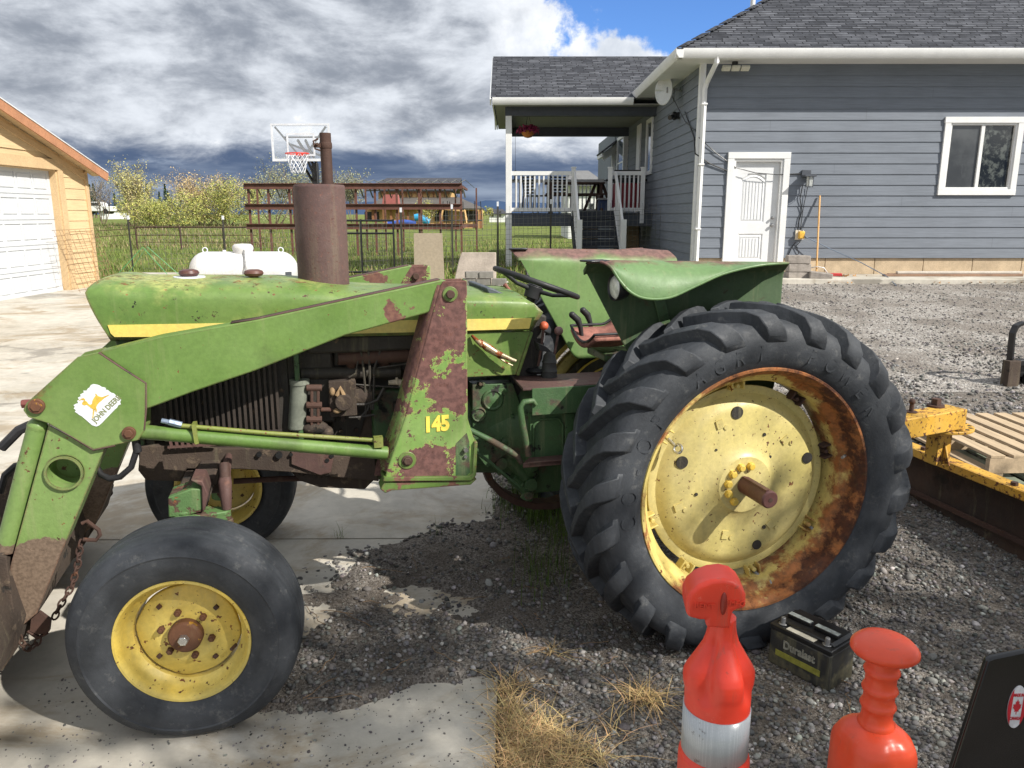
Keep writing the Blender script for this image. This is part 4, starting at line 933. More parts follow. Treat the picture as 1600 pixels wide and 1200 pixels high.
# ============================================================ LOADER (bolted on, parts of the tractor)
def both(fn):
    fn(1); fn(-1)
def mast(s):
    m=MB(); Y=.50
    plate=P2([(689,446),(693,440),(729,439),(730,654),(742,694),(741,742),(736,752),(601,754),(605,735),(633,654),(677,488)],Y)
    n=len(plate); m.prism(plate,Y*s,(Y-.008)*s)
    # left return flange, bevelled inward
    lf=[T(677,488,Y),T(633,654,Y),T(605,738,Y)]; xo=.030
    A=P2([(689,446),(677,488),(633,654),(604,738)],Y)
    m.grid([[(a[0]+dx,(Y-.004-dy)*s,a[1]) for a in A] for dx,dy in ((0,0),(.034,.085))])
    # right return flange
    B=P2([(729,439),(730,654),(742,694),(741,742)],Y); m.grid([[(b[0],(Y-.002)*s,b[1]) for b in B],[(b[0]-.006,(Y-.10)*s,b[1]) for b in B]])
    # inner plate, top cap, bottom shelf
    m.prism([(a[0]+(.03 if a[0]>1.2 else -.004),a[1]) for a in plate],(Y-.10)*s,(Y-.092)*s)
    o=m.build('loader_mast',M['mast'],tr,bevel=.003,solid=0)
    md=o.modifiers.new('s','SOLIDIFY'); md.thickness=.004; md.offset=0
    sh=MB(); bp=[T(600,754,Y+.01),T(735,753,Y+.01)]; zb=bp[0][1]
    sh.prism(P2([(598,752),(737,751),(744,742),(746,690),(741,690),(738,740),(732,744),(600,746)],Y+.012),(Y+.016)*s,(Y-.10)*s)
    sh.prism(P2([(594,764),(602,770),(612,766),(735,757),(745,748),(737,751),(600,754)],Y),(Y+.006)*s,(Y-.08)*s)
    sh.build('mast_base',M['arm'],o,bevel=.003)
    pk=MB(); pk.prism(P2([(712,693),(729,676),(733,690),(734,738),(728,744),(712,745)],Y),(Y+.003)*s,(Y+.001)*s); pk.build('mast_pocket',M['dgreen'],o)
    bo=MB(); p=T3(727,702,Y+.004); bo.cyl((p.x,(Y)*s,p.z),(p.x,(Y+.02)*s,p.z),.010,n=6); bo.cyl((p.x,(Y)*s,p.z-.03),(p.x,(Y+.012)*s,p.z-.03),.007,n=8); bo.build('mast_bolt',M['steel'],o)
    pn=MB(); c=T3(703,459.5,Y); pn.cyl((c.x,(Y-.12)*s,c.z),(c.x,(Y+.020)*s,c.z),.0165,n=20); c2=T3(636,719,Y); pn.cyl((c2.x,(Y-.1)*s,c2.z),(c2.x,(Y+.02)*s,c2.z),.0165,n=6); pn.cyl((c2.x,(Y-.1)*s,c2.z),(c2.x,(Y+.012)*s,c2.z),.022,n=20)
    pn.build('pivot_pin',M['rustdark'],o,bevel=.003,smooth=40)
    wa=MB(); wa.cyl((c.x,(Y-.01)*s,c.z),(c.x,(Y+.007)*s,c.z),.030,n=28); wa.cyl((c2.x,(Y-.01)*s,c2.z),(c2.x,(Y+.006)*s,c2.z),.036,n=28); wa.build('pin_boss',M['knee'],o,bevel=.002)
    hl=MB()
    for a,b_ in ((722,446),(721,539),(721,557)): p=T3(a,b_,Y); hl.cyl((p.x,Y*s,p.z),(p.x,(Y+.0015)*s,p.z),.0065,n=14)
    hl.build('mast_hole',M['black'],o)
    if s>0:
        tx=MB(); x,z=T(682,663,Y+.002); textmesh(tx,'145',.082,frame((x,Y+.0045,z),(-1,0,.02),(.0,0,1)),.0008,.0045,sx=.84); tx.build('number_decal',M['yellowink'],o)
both(mast)
def arm(s):
    m=MB(); Y=.475
    out=P2([(154,550),(250,526),(400,500),(560,465),(691,437),(700,440),(712,460),(705,474),(665,490),(540,524),(400,579),(300,613),(228,640),(225,598)],Y)
    m.prism(out,Y*s,(Y-.075)*s); o=m.build('loader_arm',M['arm'],tr,bevel=.005)
    tp_=MB(); tl=P2([(360,506),(400,500),(560,465),(688,437.5)],Y); tp_.grid([[(a,(Y-.004)*s,b_+.0015) for a,b_ in tl],[(a,(Y-.071)*s,b_+.0015) for a,b_ in tl]]); tp_.build('rusted_top_flange',M['rust'],o,solid=.002,fix=False)
    k=MB(); kp=P2([(41,630),(121,558),(154,550),(228,599),(227,672),(216,688),(146,703),(76,662),(44,652),(36,641)],Y+.015)
    k.prism(kp,(Y+.016)*s,(Y+.004)*s); k.prism(kp,(Y-.079)*s,(Y-.091)*s)
    ko=k.build('knee_plate',M['knee'],tr,bevel=.003)
    w=MB(); w.tube([T3(a,b_,Y+.013)*1 if s>0 else Vector((T3(a,b_,Y+.013).x,-(Y+.013),T3(a,b_,Y+.013).z)) for a,b_ in ((154,551),(190,575),(228,599),(228,640),(225,672))],.004,6)
    w.tube([T3(a,b_,Y+.013) if s>0 else Vector((T3(a,b_,Y+.013).x,-(Y+.013),T3(a,b_,Y+.013).z)) for a,b_ in ((78,664),(112,682),(146,703),(180,696))],.004,6); w.build('weld_bead',M['rust'],ko,smooth=50)
    l=MB(); lp=P2([(76,655),(222,600),(205,690),(164,700),(112,825),(58,958),(31,981),(16,930),(16,885),(75,668)],Y)
    hc=T(101,738,Y); hr=.062
    # arm faces with a real opening: ring-fill between outline and hole
    N=48; circ=[(hc[0]+hr*math.cos(2*math.pi*i/N),hc[1]+hr*math.sin(2*math.pi*i/N)) for i in range(N)]
    def hit(ang):
        d=(math.cos(ang),math.sin(ang)); best=9
        for i in range(len(lp)):
            x1,z1=lp[i];x2,z2=lp[(i+1)%len(lp)]; ex,ez=x2-x1,z2-z1; den=d[0]*ez-d[1]*ex
            if abs(den)<1e-9: continue
            t=((x1-hc[0])*ez-(z1-hc[1])*ex)/den; u=((x1-hc[0])*d[1]-(z1-hc[1])*d[0])/den
            if t>0 and -1e-6<=u<=1+1e-6: best=min(best,t)
        return (hc[0]+d[0]*best,hc[1]+d[1]*best)
    angs=sorted([2*math.pi*i/N for i in range(N)]+[math.atan2(z-hc[1],x-hc[0])%(2*math.pi) for x,z in lp])
    inr=[(hc[0]+hr*math.cos(a),hc[1]+hr*math.sin(a)) for a in angs]; our=[hit(a) for a in angs]
    for y0,y1 in ((Y,Y-.09),):
        r=[[ (p[0],y0*s,p[1]) for p in our+our[:1]],[(p[0],y0*s,p[1]) for p in inr+inr[:1]],[(p[0],y1*s,p[1]) for p in inr+inr[:1]],[(p[0],y1*s,p[1]) for p in our+our[:1]],[(p[0],y0*s,p[1]) for p in our+our[:1]]]
        l.grid(r)
    lo=l.build('lower_arm',M['lowarm'],tr,bevel=.003)
    rg=MB(); rg.lathe([(hr,.004),(hr+.001,.014),(hr-.008,.014),(hr-.009,-.10),(hr,-.10)],o=(hc[0],(Y if s>0 else -Y),hc[1]),ax='y',n=40) if s>0 else rg.lathe([(hr,-.004),(hr-.008,-.014),(hr-.009,.10)],o=(hc[0],-Y,hc[1]),ax='y',n=40)
    rg.build('cross_tube_collar',M['lowarm'],lo,smooth=40)
    pn=MB(); 
    for a,b_,r in ((58,634,.018),(202,676,.016)):
        c=T3(a,b_,Y+.016); pn.cyl((c.x,(Y-.1)*s,c.z),(c.x,(Y+.036)*s,c.z),r,n=6); pn.cyl((c.x,(Y-.1)*s,c.z),(c.x,(Y+.030)*s,c.z),r*1.45,n=24)
    pn.build('pin_bolt',M['hubrust'],ko,bevel=.002)
    rp=MB(); c=T3(34,636,Y+.02); rp.cyl((c.x+.015,(Y-.03)*s,c.z),(c.x-.04,(Y-.03)*s,c.z-.0),.016,n=6); rp.build('grease_plug',basic('plug_maroon',srgb(110,58,52),.6,.2,20),ko,bevel=.002)
    # bucket cylinder
    b=MB(); p=T3(57,668,Y-.02); q=T3(6,862,Y-.02); b.cyl((p.x,(Y-.03)*s,p.z),(q.x,(Y-.03)*s,q.z),.032,n=24); b.cyl((q.x,(Y-.03)*s,q.z),(q.x+.10,(Y-.03)*s,q.z-.22),.018,n=16); b.ell((p.x,(Y-.03)*s,p.z),(.034,.034,.034),16,8)
    b.build('bucket_cylinder',M['lowarm'],tr,smooth=40)
    # lift cylinder
    c=MB(); p=T3(204,673,Y-.02); q=T3(606,708,Y-.02); f=lambda v:Vector((v.x,(Y-.02)*s,v.z)); p,q=f(p),f(q); c.cyl(p,q,.0265,n=24); c.cyl(p-(q-p).normalized()*-.02,p+(q-p).normalized()*.035,.030,n=24); c.cyl(q,q+(q-p).normalized()*.06,.015,n=12)
    co=c.build('lift_cylinder',M['arm'],tr,smooth=40,bevel=.002)
    h=MB(); f2=lambda a,b_:Vector((T3(a,b_,Y-.01).x,(Y-.01)*s,T3(a,b_,Y-.01).z)); h.tube([f2(282,665),f2(420,677),f2(586,688)],.0085,10); h.box(f2(591,690),(.035,.035,.04)); h.box(f2(306,676),(.014,.05,.075),(0,R(4),0)); h.build('cylinder_hose_tube',paint('olive_tube',srgb(120,130,62),srgb(130,130,80),[dots(.64,60)],rough=.4),co,smooth=40)
    hf=MB(); hf.cyl(f2(252,657),f2(266,660),.009,n=10); hf.cyl(f2(264,659),f2(284,664),.0125,n=6); hf.build('hose_fitting',basic('zinc_fitting',srgb(150,165,185),.35,.2,30,metal=.6),co,bevel=.001)
both(arm)
# knee hose loop, deer badge
ho=MB(); ho.tube([T3(213,690,.44),T3(213,705,.44),T3(205,730,.44),T3(188,745,.43),T3(172,748,.42),T3(158,742,.40),T3(150,728,.38)],.0115,10); ho.cyl(T3(212,686,.44),T3(215,706,.44),.015,n=10)
ho.build('hydraulic_hose',M['blackrub'],tr,smooth=50)
ho=MB()
for dx,dy in ((0,0),(3,9)):
    ho.tube([Vector((T3(a+dx,b_+dy,.40).x,.40*-1,T3(a+dx,b_+dy,.40).z)) for a,b_ in ((0,0),)]) if False else None
def FarP(px,py,y=-.42): return T3(px,py,y)
ho.tube([FarP(575,438),FarP(595,432),FarP(612,428),FarP(628,430),FarP(640,440),FarP(645,448)],.011,8); ho.tube([FarP(572,446),FarP(596,440),FarP(610,437),FarP(622,440),FarP(632,450)],.011,8)
ho.build('hydraulic_hose',M['blackrub'],tr,smooth=50)
hf=MB(); hf.cyl(FarP(595,431),FarP(604,429),.015,n=6); hf.cyl(FarP(592,441),FarP(602,439),.015,n=6); hf.tube([FarP(560,444),FarP(575,439),FarP(595,432)],.008,8); hf.tube([FarP(556,452),FarP(592,441)],.008,8); hf.build('hose_fitting',M['dullsteel'],tr,smooth=40)
Yp=.475+.0165
bz=lambda l:[T(x/4.614,440+y/4.614,Yp) for x,y in l]
bd=MB(); ol=[(655,745),(672,738),(700,742),(718,748),(735,760),(752,762),(765,768),(762,778),(780,782),(800,800),(822,806),(838,822),(856,830),(862,846),(874,852),(866,868),(872,884),(852,892),(846,908),(828,922),(740,1014),(716,1036),(694,1044),(664,1034),(620,996),(592,972),(570,960),(556,948),(540,938),(548,926),(532,914),(540,902),(530,890),(548,880),(566,876),(556,860),(570,850),(562,836),(584,826),(578,814),(606,798),(600,786),(624,786),(634,770),(646,762)]
bd.prism(bz(ol),Yp+.0012,Yp); kn=[o for o in bpy.data.objects if o.name=='knee_plate'][0]
bdo=bd.build('deer_badge',M['whitedecal'],kn)
de=MB()
for pl in ([(590,882),(598,864),(614,856),(628,866),(640,882),(652,888),(664,880),(668,856),(678,838),(692,818),(684,806),(696,810),(706,824),(736,832),(764,822),(790,812),(786,820),(752,840),(736,856),(720,868),(704,884),(694,906),(682,922),(664,916),(646,902),(628,888),(608,892)],[(672,918),(684,920),(678,952),(672,986),(666,984),(670,950)],[(612,858),(590,852),(570,858),(570,852),(592,844),(588,834),(596,842),(604,838),(616,850)],[(684,918),(694,906),(700,930),(694,944)]):
    de.prism(bz(pl),Yp+.0020,Yp+.0005)
de.build('leaping_deer',M['gold'],kn)
tx=MB(); a=T3(686/4.614,440+1022/4.614,Yp); b_=T3(862/4.614,440+852/4.614,Yp); d=(b_-a); mid=(a+b_)/2; r=d.normalized(); up=Vector((0,0,1)); up=(up-r*up.dot(r)).normalized()
textmesh(tx,'JOHN DEERE',.0255,frame(mid+Vector((0,.0012,0))+up*.008+r*.006,r,up),.0006,.0008,spacing=1.0,sx=.86); tx.build('badge_lettering',M['oliveink'],kn)
# bucket, its ears, and chain
bu=MB(); YB=.56
ear=P2([(-6,868),(10,870),(13,895),(25,980),(28,1012),(4,1048),(-40,1060),(-70,900)],YB)
bu.prism(ear,YB,YB-.012); bu.prism(ear,-YB,-YB+.012); bu.prism(ear,.40,.388); bu.prism(ear,-.40,-.388)
bx,bzz=T(22,1000,YB)
sec=[(bx+.02,bzz+.30),(bx-.02,bzz+.05),(bx+.02,bzz-.06),(bx+.12,bzz-.13),(bx+.70,bzz-.20),(bx+.70,bzz-.185),(bx+.13,bzz-.11),(bx+.05,bzz-.05),(bx+.01,bzz+.05),(bx+.05,bzz+.30)]
zmin=min(p[1] for p in sec); sec=[(x,max(z,.03)) for x,z in sec]
bu.prism(sec,.95,-.95); cheek=[(bx,bzz+.28),(bx+.45,bzz+.2),(bx+.70,max(.035,bzz-.19)),(bx+.1,max(.035,bzz-.12)),(bx-.01,bzz)]
bu.prism(cheek,.955,.94); bu.prism(cheek,-.955,-.94)
bu.build('bucket',M['caked2'] if 'caked2' in M else M['caked'],tr,bevel=.004)
lk=MB(); lk.prism(P2([(50,965),(62,955),(80,968),(78,985),(62,990),(48,984)],.44),.45,.43); lk.tube([T3(a,b_,.36) for a,b_ in ((128,818),(136,814),(154,828),(156,836),(150,844),(130,843))],.008,8); lk.tube([T3(a,b_,.44) for a,b_ in ((62,968),(72,990),(60,996),(44,985))],.009,8)
lk.build('chain_hook',M['rustdark'],tr,smooth=40)
def chain(pts,name='chain'):
    c=MB(); P=[Vector(p) for p in pts]; seg=[(P[i+1]-P[i]).length for i in range(len(P)-1)]; tot=sum(seg); pitch=.026; n=int(tot/pitch)
    def at(s_):
        for i,l in enumerate(seg):
            if s_<=l: return P[i]+(P[i+1]-P[i])*(s_/l),(P[i+1]-P[i]).normalized()
            s_-=l
        return P[-1],(P[-1]-P[-2]).normalized()
    for k in range(n):
        p,d=at((k+.5)*pitch); y=Vector((0,1,0)); y=(y-d*y.dot(d)).normalized(); x=d.cross(y); a=x if k%2 else y; a=(a+ (y if k%2 else x)*.3).normalized()
        c.tube([p+d*(.0185*math.cos(t))+a*(.0105*math.sin(t)) for t in [2*math.pi*j/12 for j in range(12)]],.0038,6,True)
    return c.build(name,M['rustdark'],tr,smooth=50)
chain([T3(126,845,.36),T3(122,880,.37),T3(113,915,.38),T3(92,950,.40),T3(84,968,.40)],'hanging_chain')
chain([T3(20,948,.5),T3(24,975,.48),T3(30,1000,.47),T3(45,1015,.46),T3(58,1005,.45),T3(64,990,.45)],'hanging_chain')
fh=MB(); fh.tube([T3(0,770,.2),T3(8,742,.2),T3(24,728,.2),T3(50,722,.2)],.013,8); fh.tube([T3(2,700,-.1),T3(30,672,-.1),T3(48,664,-.1)],.02,8); fh.build('hydraulic_hose',M['blackrub'],tr,smooth=40)
ct=MB(); hc=T3(101,738,.43); ct.cyl((hc.x,.36,hc.z),(hc.x,-.36,hc.z),.05,n=20); ct.build('cross_tube',M['lowarm'],tr,smooth=40)
# ============================================================ HOUSE (grey lap siding)
def siding(name,col,coord='World',seam=True):
    b=NB(name,coord); S=b.sep()
    n=b.noise(1,7,.65,vec=b.mapped((2.2,2.2,60))); n2=b.noise(1.3,5,.6,off=4)
    c=b.mul(col,b.grey(b.math('MULTIPLY',b.ramp(n,.3,.7,.90,1.10),b.ramp(n2,.3,.7,.94,1.06))))
    return b.set(color=c,rough=.72,normal=b.bump(n,.25,.002),spec=.3)
M['siding']=siding('grey_lap_siding',srgb(115,121,130)); M['tan']=siding('tan_lap_siding',srgb(206,180,140))
M['white']=basic('white_trim',(.74,.74,.73),.45,.06,3,0,coord='World',fine=.03)
M['wdoor']=basic('white_door',(.72,.73,.74),.4,.05,3,0,coord='World',fine=.03)
M['darktrim']=basic('slate_trim',srgb(70,74,82),.6,.1,3,coord='World'); M['deckdark']=basic('dark_deck',srgb(44,48,56),.6,.2,4,coord='World')
def shingle(name,c1,c2,row,ax):
    b=NB(name,'World'); br=b.n.new('ShaderNodeTexBrick'); br.inputs['Scale'].default_value=1; br.inputs['Brick Width'].default_value=.26; br.inputs['Row Height'].default_value=row; br.inputs['Mortar Size'].default_value=.010; br.offset=.43; br.offset_frequency=2; br.squash=1.35; br.squash_frequency=3
    br.inputs['Color1'].default_value=c4(c1); br.inputs['Color2'].default_value=c4(c2); br.inputs['Mortar'].default_value=c4(tuple(x*.35 for x in c1)); br.inputs['Bias'].default_value=0
    cb=b.n.new('ShaderNodeCombineXYZ'); S=b.sep(); b.l.new(S[0 if ax=='X' else 1],cb.inputs[0]); b.l.new(S[2],cb.inputs[1]); b.l.new(cb.outputs[0],br.inputs['Vector'])
    c=b.mul(br.outputs[0],b.grey(b.math('MULTIPLY',b.ramp(b.noise(5,6,.8),.3,.7,.7,1.3),b.ramp(b.noise(120,3,.7),.3,.7,.8,1.2))))
    return b.set(color=c,rough=.95,normal=b.bump(br.outputs[1],-.6,.02),spec=.2)
M['roofX']=shingle('charcoal_shingles',srgb(60,62,68),srgb(98,100,106),.046,'X'); M['roofY']=shingle('charcoal_shingles_side',srgb(70,72,78),srgb(108,110,116),.046,'Y')
M['block']=basic('foundation_stone',srgb(186,166,138),.9,.18,4,.6,30,coord='World')
gl=NB('window_glass'); M['glass']=gl.set(color=gl.mix(gl.ramp(gl.noise(7,8,.7),.46,.60),(.012,.014,.014),(.10,.11,.10)),rough=.04,spec=.9)
gl=NB('grey_reflection_glass'); M['glassL']=gl.set(color=gl.mix(gl.ramp(gl.noise(1.6,4,.6),.35,.65),(.045,.048,.05),(.085,.09,.092)),rough=.12,spec=.8)  # left pane: its grey reflection is put into the glass colour
gs_=NB('porch_glass'); M['glass2']=gs_.set(color=(.10,.12,.14),rough=.06,spec=.9)
hx0=3.27; ZS=W(1200,403,YW).z; ZG=.62; ZT=W(1300,100,YW).z; XR=15.0
house=empty('house',(hx0,YW,ZG)); tag(house,'grey lap sided house with charcoal roof, white door and raised porch','house')
def H(mb,name,mat,par=None,**k):
    o=mb.build(name,mat,None,**k); p=par or house; o.parent=p; o.matrix_parent_inverse=Matrix.Translation(-Vector((hx0,YW,ZG))) if p is house else p.matrix_parent_inverse
    if p is not house: o.matrix_parent_inverse=Matrix.Identity(4); 
    return o
# walls: every board is a real sloping lap
def laps(mb,z0,z1,exp,p0,p1,out,holes=()):
    """p0,p1: ends (x,y); out: outward normal (x,y)"""
    z=z0; 
    while z<z1-.001:
        zz=min(z+exp,z1); o1=.018;o2=.004
        hs=sorted([h for h in holes if h[2]<zz-.01 and h[3]>z+.01])
        if hs:
            xs=[p0[0]]+[v for h in hs for v in (h[0],h[1])]+[p1[0]]
            for a,b in zip(xs[::2],xs[1::2]): laps(mb,z,zz,exp,(a,p0[1]),(b,p1[1]),out)
            z=zz; continue
        mb.add([(p0[0]+out[0]*o1,p0[1]+out[1]*o1,z),(p1[0]+out[0]*o1,p1[1]+out[1]*o1,z),(p1[0]+out[0]*o2,p1[1]+out[1]*o2,zz),(p0[0]+out[0]*o2,p0[1]+out[1]*o2,zz),
                (p0[0],p0[1],z),(p1[0],p1[1],z)],[(0,1,2,3),(0,4,5,1)]); z=zz
w=MB(); EXP=(ZT-ZS)/round((ZT-ZS)/.178)
YB=30.0
XD0,XD1=W(1132,330,YW).x,W(1228,330,YW).x; XW0,XW1=W(1469,250,YW).x,W(1591,250,YW).x; ZW0,ZW1=W(1530,305,YW).z,W(1530,183,YW).z; ZDT=W(1180,238,YW).z
laps(w,ZS,ZT,EXP,(hx0,YW),(XR,YW),(0,-1),((XD0+.09,XD1-.09,-1,ZDT-.09),(XW0+.09,XW1-.09,ZW0+.09,ZW1-.09))); laps(w,ZS-.3,ZT,EXP,(hx0,YB),(hx0,YW),(-1,0))
w.bb((hx0+.005,YW+.14,ZS-.2),(XR,YB,ZT))
bj=MB()
for px,k in ((1196,5),(1342,4),(1410,12),(1585,13),(1498,9),(1300,9),(1120,8),(1440,2),(1250,14),(1560,16)):
    zj=ZS+EXP*(17-k)+.006; xj=W(px,300,YW).x; bj.add([(xj-.0012,YW-.0182,zj),(xj+.0012,YW-.0182,zj),(xj+.0012,YW-.0052,zj+EXP-.012),(xj-.0012,YW-.0052,zj+EXP-.012)],[(0,1,2,3)])
H(bj,'siding_joint',M['darktrim'],smooth=None,fix=False)
wall=H(w,'wall',M['siding'],smooth=None,fix=False)
f=MB(); x=hx0
while x<XR: 
    wd=.9+rng.uniform(-.02,.02)
    if x+wd>XD0+.1 and x<XD0+.1: wd=XD0+.1-x
    if abs(x-(XD0+.1))<.01: x=XD1-.1
    f.bb((x+.004,YW+.02,ZG-.3),(x+wd-.004,YW+.3,ZS-.001)); x+=wd
f.bb((hx0+.02,YW+.32,ZG-.3),(XR,YW+.45,ZS-.012)); f.bb((hx0+.01,YW+.3,-.2),(hx0+.2,YB,ZS-.31))
H(f,'foundation',M['block'],bevel=.008)
# eaves: soffit, fascia, gutter
OV=.47
e=MB(); zsof=ZT
e.bb((hx0-OV,YW-OV,zsof),(XR,YW+.1,zsof+.02)); e.bb((hx0-OV,YW+.1,zsof),(hx0+.1,19.0,zsof+.02))
H(e,'soffit',M['white'])
zg=zsof+.02; 
g=MB(); prof=[(0,0),(.0,.15),(-.125,.15),(-.125,.13),(-.115,.06),(-.07,.0)]
g.prism([(YW-OV+a,zg-.03+b_) for a,b_ in prof],hx0-OV-.12,XR,'yz')
g.prism([(hx0-OV+a,zg-.03+b_) for a,b_ in prof],YW-OV-.125,18.28,'xz')
H(g,'gutter',M['white'],bevel=.004)
ds=MB(); dx=hx0+.03; dy=YW-.06; dz=ZT
ds.tube([(hx0+.10,YW-OV-.05,zg),(hx0+.10,YW-OV-.05,zg-.08),(dx+.02,dy-.05,zg-.34),(dx,dy-.02,zg-.44),(dx,dy-.02,ZG+.10)],.045,4)
for z in (1.5,2.6,3.6): ds.box((dx,dy-.02,z),(.10,.10,.03))
H(ds,'downspout',M['white'],smooth=None,bevel=.006)
ct=MB(); ct.box((hx0+.0,YW-.012,(ZT+ZS)/2-.1),(.10,.05,ZT-ZS+.2)); ct.box((hx0-.02,YW+.04,(ZT+ZS)/2-.1),(.05,.10,ZT-ZS+.2)); H(ct,'corner_board',M['white'],bevel=.003)
# main roof (hip over the front part)
zr=zg+.13; ye=YW-OV-.02; xe=hx0-OV-.02; rise=.62
rf=MB(); D=9.0
rf.add([(xe,ye,zr),(XR+4,ye,zr),(XR+4,ye+D,zr+D*rise),(xe+D*1.0,ye+D,zr+D*rise)],[(0,1,2,3)])
ro=H(rf,'roof',M['roofX'],smooth=None,solid=.03,fix=False)
rf2=MB(); rf2.add([(xe,ye,zr),(xe+D,ye+D,zr+D*rise),(xe+D,24.9,zr+D*rise),(xe,24.9,zr)],[(0,3,2,1)]); H(rf2,'roof',M['roofY'],smooth=None,solid=.03,fix=False)
rc=MB(); 
for k in range(26):
    t=k*.3; a=Vector((xe+t,ye+t,zr+t*rise+.03)); d=Vector((1,1,rise)).normalized(); rc.box(a+d*.16,(.16,.36,.012),Matrix((Vector((1,-1,0)).normalized(),d,Vector((1,-1,0)).normalized().cross(d))).transposed())
H(rc,'hip_cap',M['roofX'])
vp=MB(); p=W(1176,10,19.0); vp.cyl((p.x,19,p.z-1.2),(p.x,19,p.z+.6),.055,n=16); H(vp,'vent_pipe',M['white'])
# door
XD0,XD1=W(1132,330,YW).x,W(1228,330,YW).x; ZD1=W(1180,238,YW).z; ZD0=ZG+.11
fr=MB(); tw_=.11
fr.bb((XD0,YW-.05,ZD0),(XD0+tw_,YW+.02,ZD1-tw_)); fr.bb((XD1-tw_,YW-.05,ZD0),(XD1,YW+.02,ZD1-tw_)); fr.bb((XD0-.0,YW-.053,ZD1-tw_+.001),(XD1,YW+.02,ZD1))
for x0,x1 in ((XD0+tw_,XD0+tw_+.04),(XD1-tw_-.04,XD1-tw_)): fr.bb((x0,YW-.028,ZD0),(x1,YW+.10,ZD1-tw_-.001))
fr.bb((XD0+tw_+.04,YW-.026,ZD1-tw_-.045),(XD1-tw_-.04,YW+.10,ZD1-tw_-.001)); fro=H(fr,'door_frame',M['white'],bevel=.004)
do=MB(); a0,a1=XD0+tw_+.042,XD1-tw_-.042; b0,b1=ZD0+.02,ZD1-tw_-.047; yd=YW+.045
def panel(mb,x0,x1,z0,z1,y,arch=0):
    n=10; top=[(x0+(x1-x0)*i/n, z1-arch*(abs(i/n-.5)*2)**2) for i in range(n+1)]
    ol=[(x0,z0),(x1,z0)]+top[::-1]
    cx,cz=(x0+x1)/2,(z0+z1)/2; s1=lambda p,f:(cx+(p[0]-cx)*(1-f/(x1-x0)*2),cz+(p[1]-cz)*(1-f/(z1-z0)*2))
    rings=[(0,0.002),(.018,.016),(.03,.014),(.05,.006)]
    rows=[[ (s1(p,f_)[0],y+d_,s1(p,f_)[1]) for p in ol+ol[:1]] for f_,d_ in rings]
    mb.grid(rows); 
    for k in range(1,6): xx=x0+.05+(x1-x0-.1)*k/6; mb.bb((xx-.002,y-.004+.006,z0+.06),(xx+.002,y+.008,z1-.07-arch*.6))
# door slab built round its panels
px0,px1=a0+.13,a1-.22; zA0,zA1=b0+.20,b0+.66; zB0,zB1=b0+.86,b1-.20
ys=yd+.016
do.bb((a0,ys,b0),(a1,yd+.05,b1))
for x0,x1,z0,z1 in ((a0,px0,b0,b1),(px1,a1,b0,b1),(px0,px1,b0,zA0),(px0,px1,zA1,zB0),(px0,px1,zB1,b1)): do.bb((x0,yd,z0),(x1,ys+.004,z1))
door=H(do,'door',M['wdoor'],fix=False)
pn=MB(); panel(pn,px0,px1,zA0,zA1,yd); panel(pn,px0,px1,zB0,zB1,yd,.09); pn.prism([(px0,zB1-.09),(px0,zB1),(px0+(px1-px0)*.25,zB1),(px0+(px1-px0)*.2,zB1-.04)],yd+.001,yd+.02); 
def sub(mb,name,mat,par,**k):
    o=mb.build(name,mat,None,**k); o.parent=par; o.matrix_parent_inverse=(Matrix.Translation(-Vector((hx0,YW,ZG)))@Matrix.Identity(4)).inverted() if False else Matrix.Identity(4); return o
sub(pn,'door_panel',M['wdoor'],door,smooth=None,fix=False)
kn_=MB(); zk=W(1212,352,YW).z
for z,r in ((zk,.028),(zk+.13,.024)): kn_.lathe([(0,-.065),(r*.8,-.06),(r,-.045),(r*.7,-.03),(r*.4,-.02),(r*1.1,-.008),(r*1.1,0)],o=(a1-.07,yd,z),ax='y',n=20)
sub(kn_,'door_handle',M['dullsteel'],door,smooth=40)
th=MB(); th.bb((XD0,YW-.12,ZG-.2),(XD1,YW+.05,ZD0-.001)); H(th,'door_step',M['block'],bevel=.006)
# window on the right
def window(x0,x1,z0,z1,Y,name='window',tr_=.10,rail=True):
    o=MB(); 
    o.bb((x0,Y-.045,z0+tr_),(x0+tr_,Y+.02,z1-tr_-.0)); o.bb((x1-tr_,Y-.045,z0+tr_),(x1,Y+.02,z1-tr_)); o.bb((x0-.01,Y-.05,z1-tr_+.001),(x1+.01,Y+.02,z1)); o.bb((x0,Y-.052,z0),(x1,Y+.02,z0+tr_-.001))
    i0,i1,j0,j1=x0+tr_,x1-tr_,z0+tr_,z1-tr_; q=.035
    for a,b_,c_,d_ in ((i0,i0+q,j0,j1),(i1-q,i1,j0,j1),(i0+q,i1-q,j0,j0+q),(i0+q,i1-q,j1-q,j1)): o.bb((a,Y-.02,c_),(b_,Y+.06,d_))
    m=(i0+i1)/2; o.bb((m-.03,Y-.012,j0+q),(m+.03,Y+.05,j1-q)); 
    wo=H(o,name,M['white'],bevel=.003); g=MB(); g.bb((i0+q,Y+.02,j0+q),(m-.03,Y+.026,j1-q)); sub(g,'pane',M['glassL'],wo,smooth=None); g=MB(); g.bb((m+.03,Y+.03,j0+q),(i1-q,Y+.036,j1-q)); sub(g,'pane',M['glass'],wo,smooth=None)
    return wo
wo=window(W(1469,250,YW).x,W(1591,250,YW).x,W(1530,305,YW).z,W(1530,183,YW).z,YW)
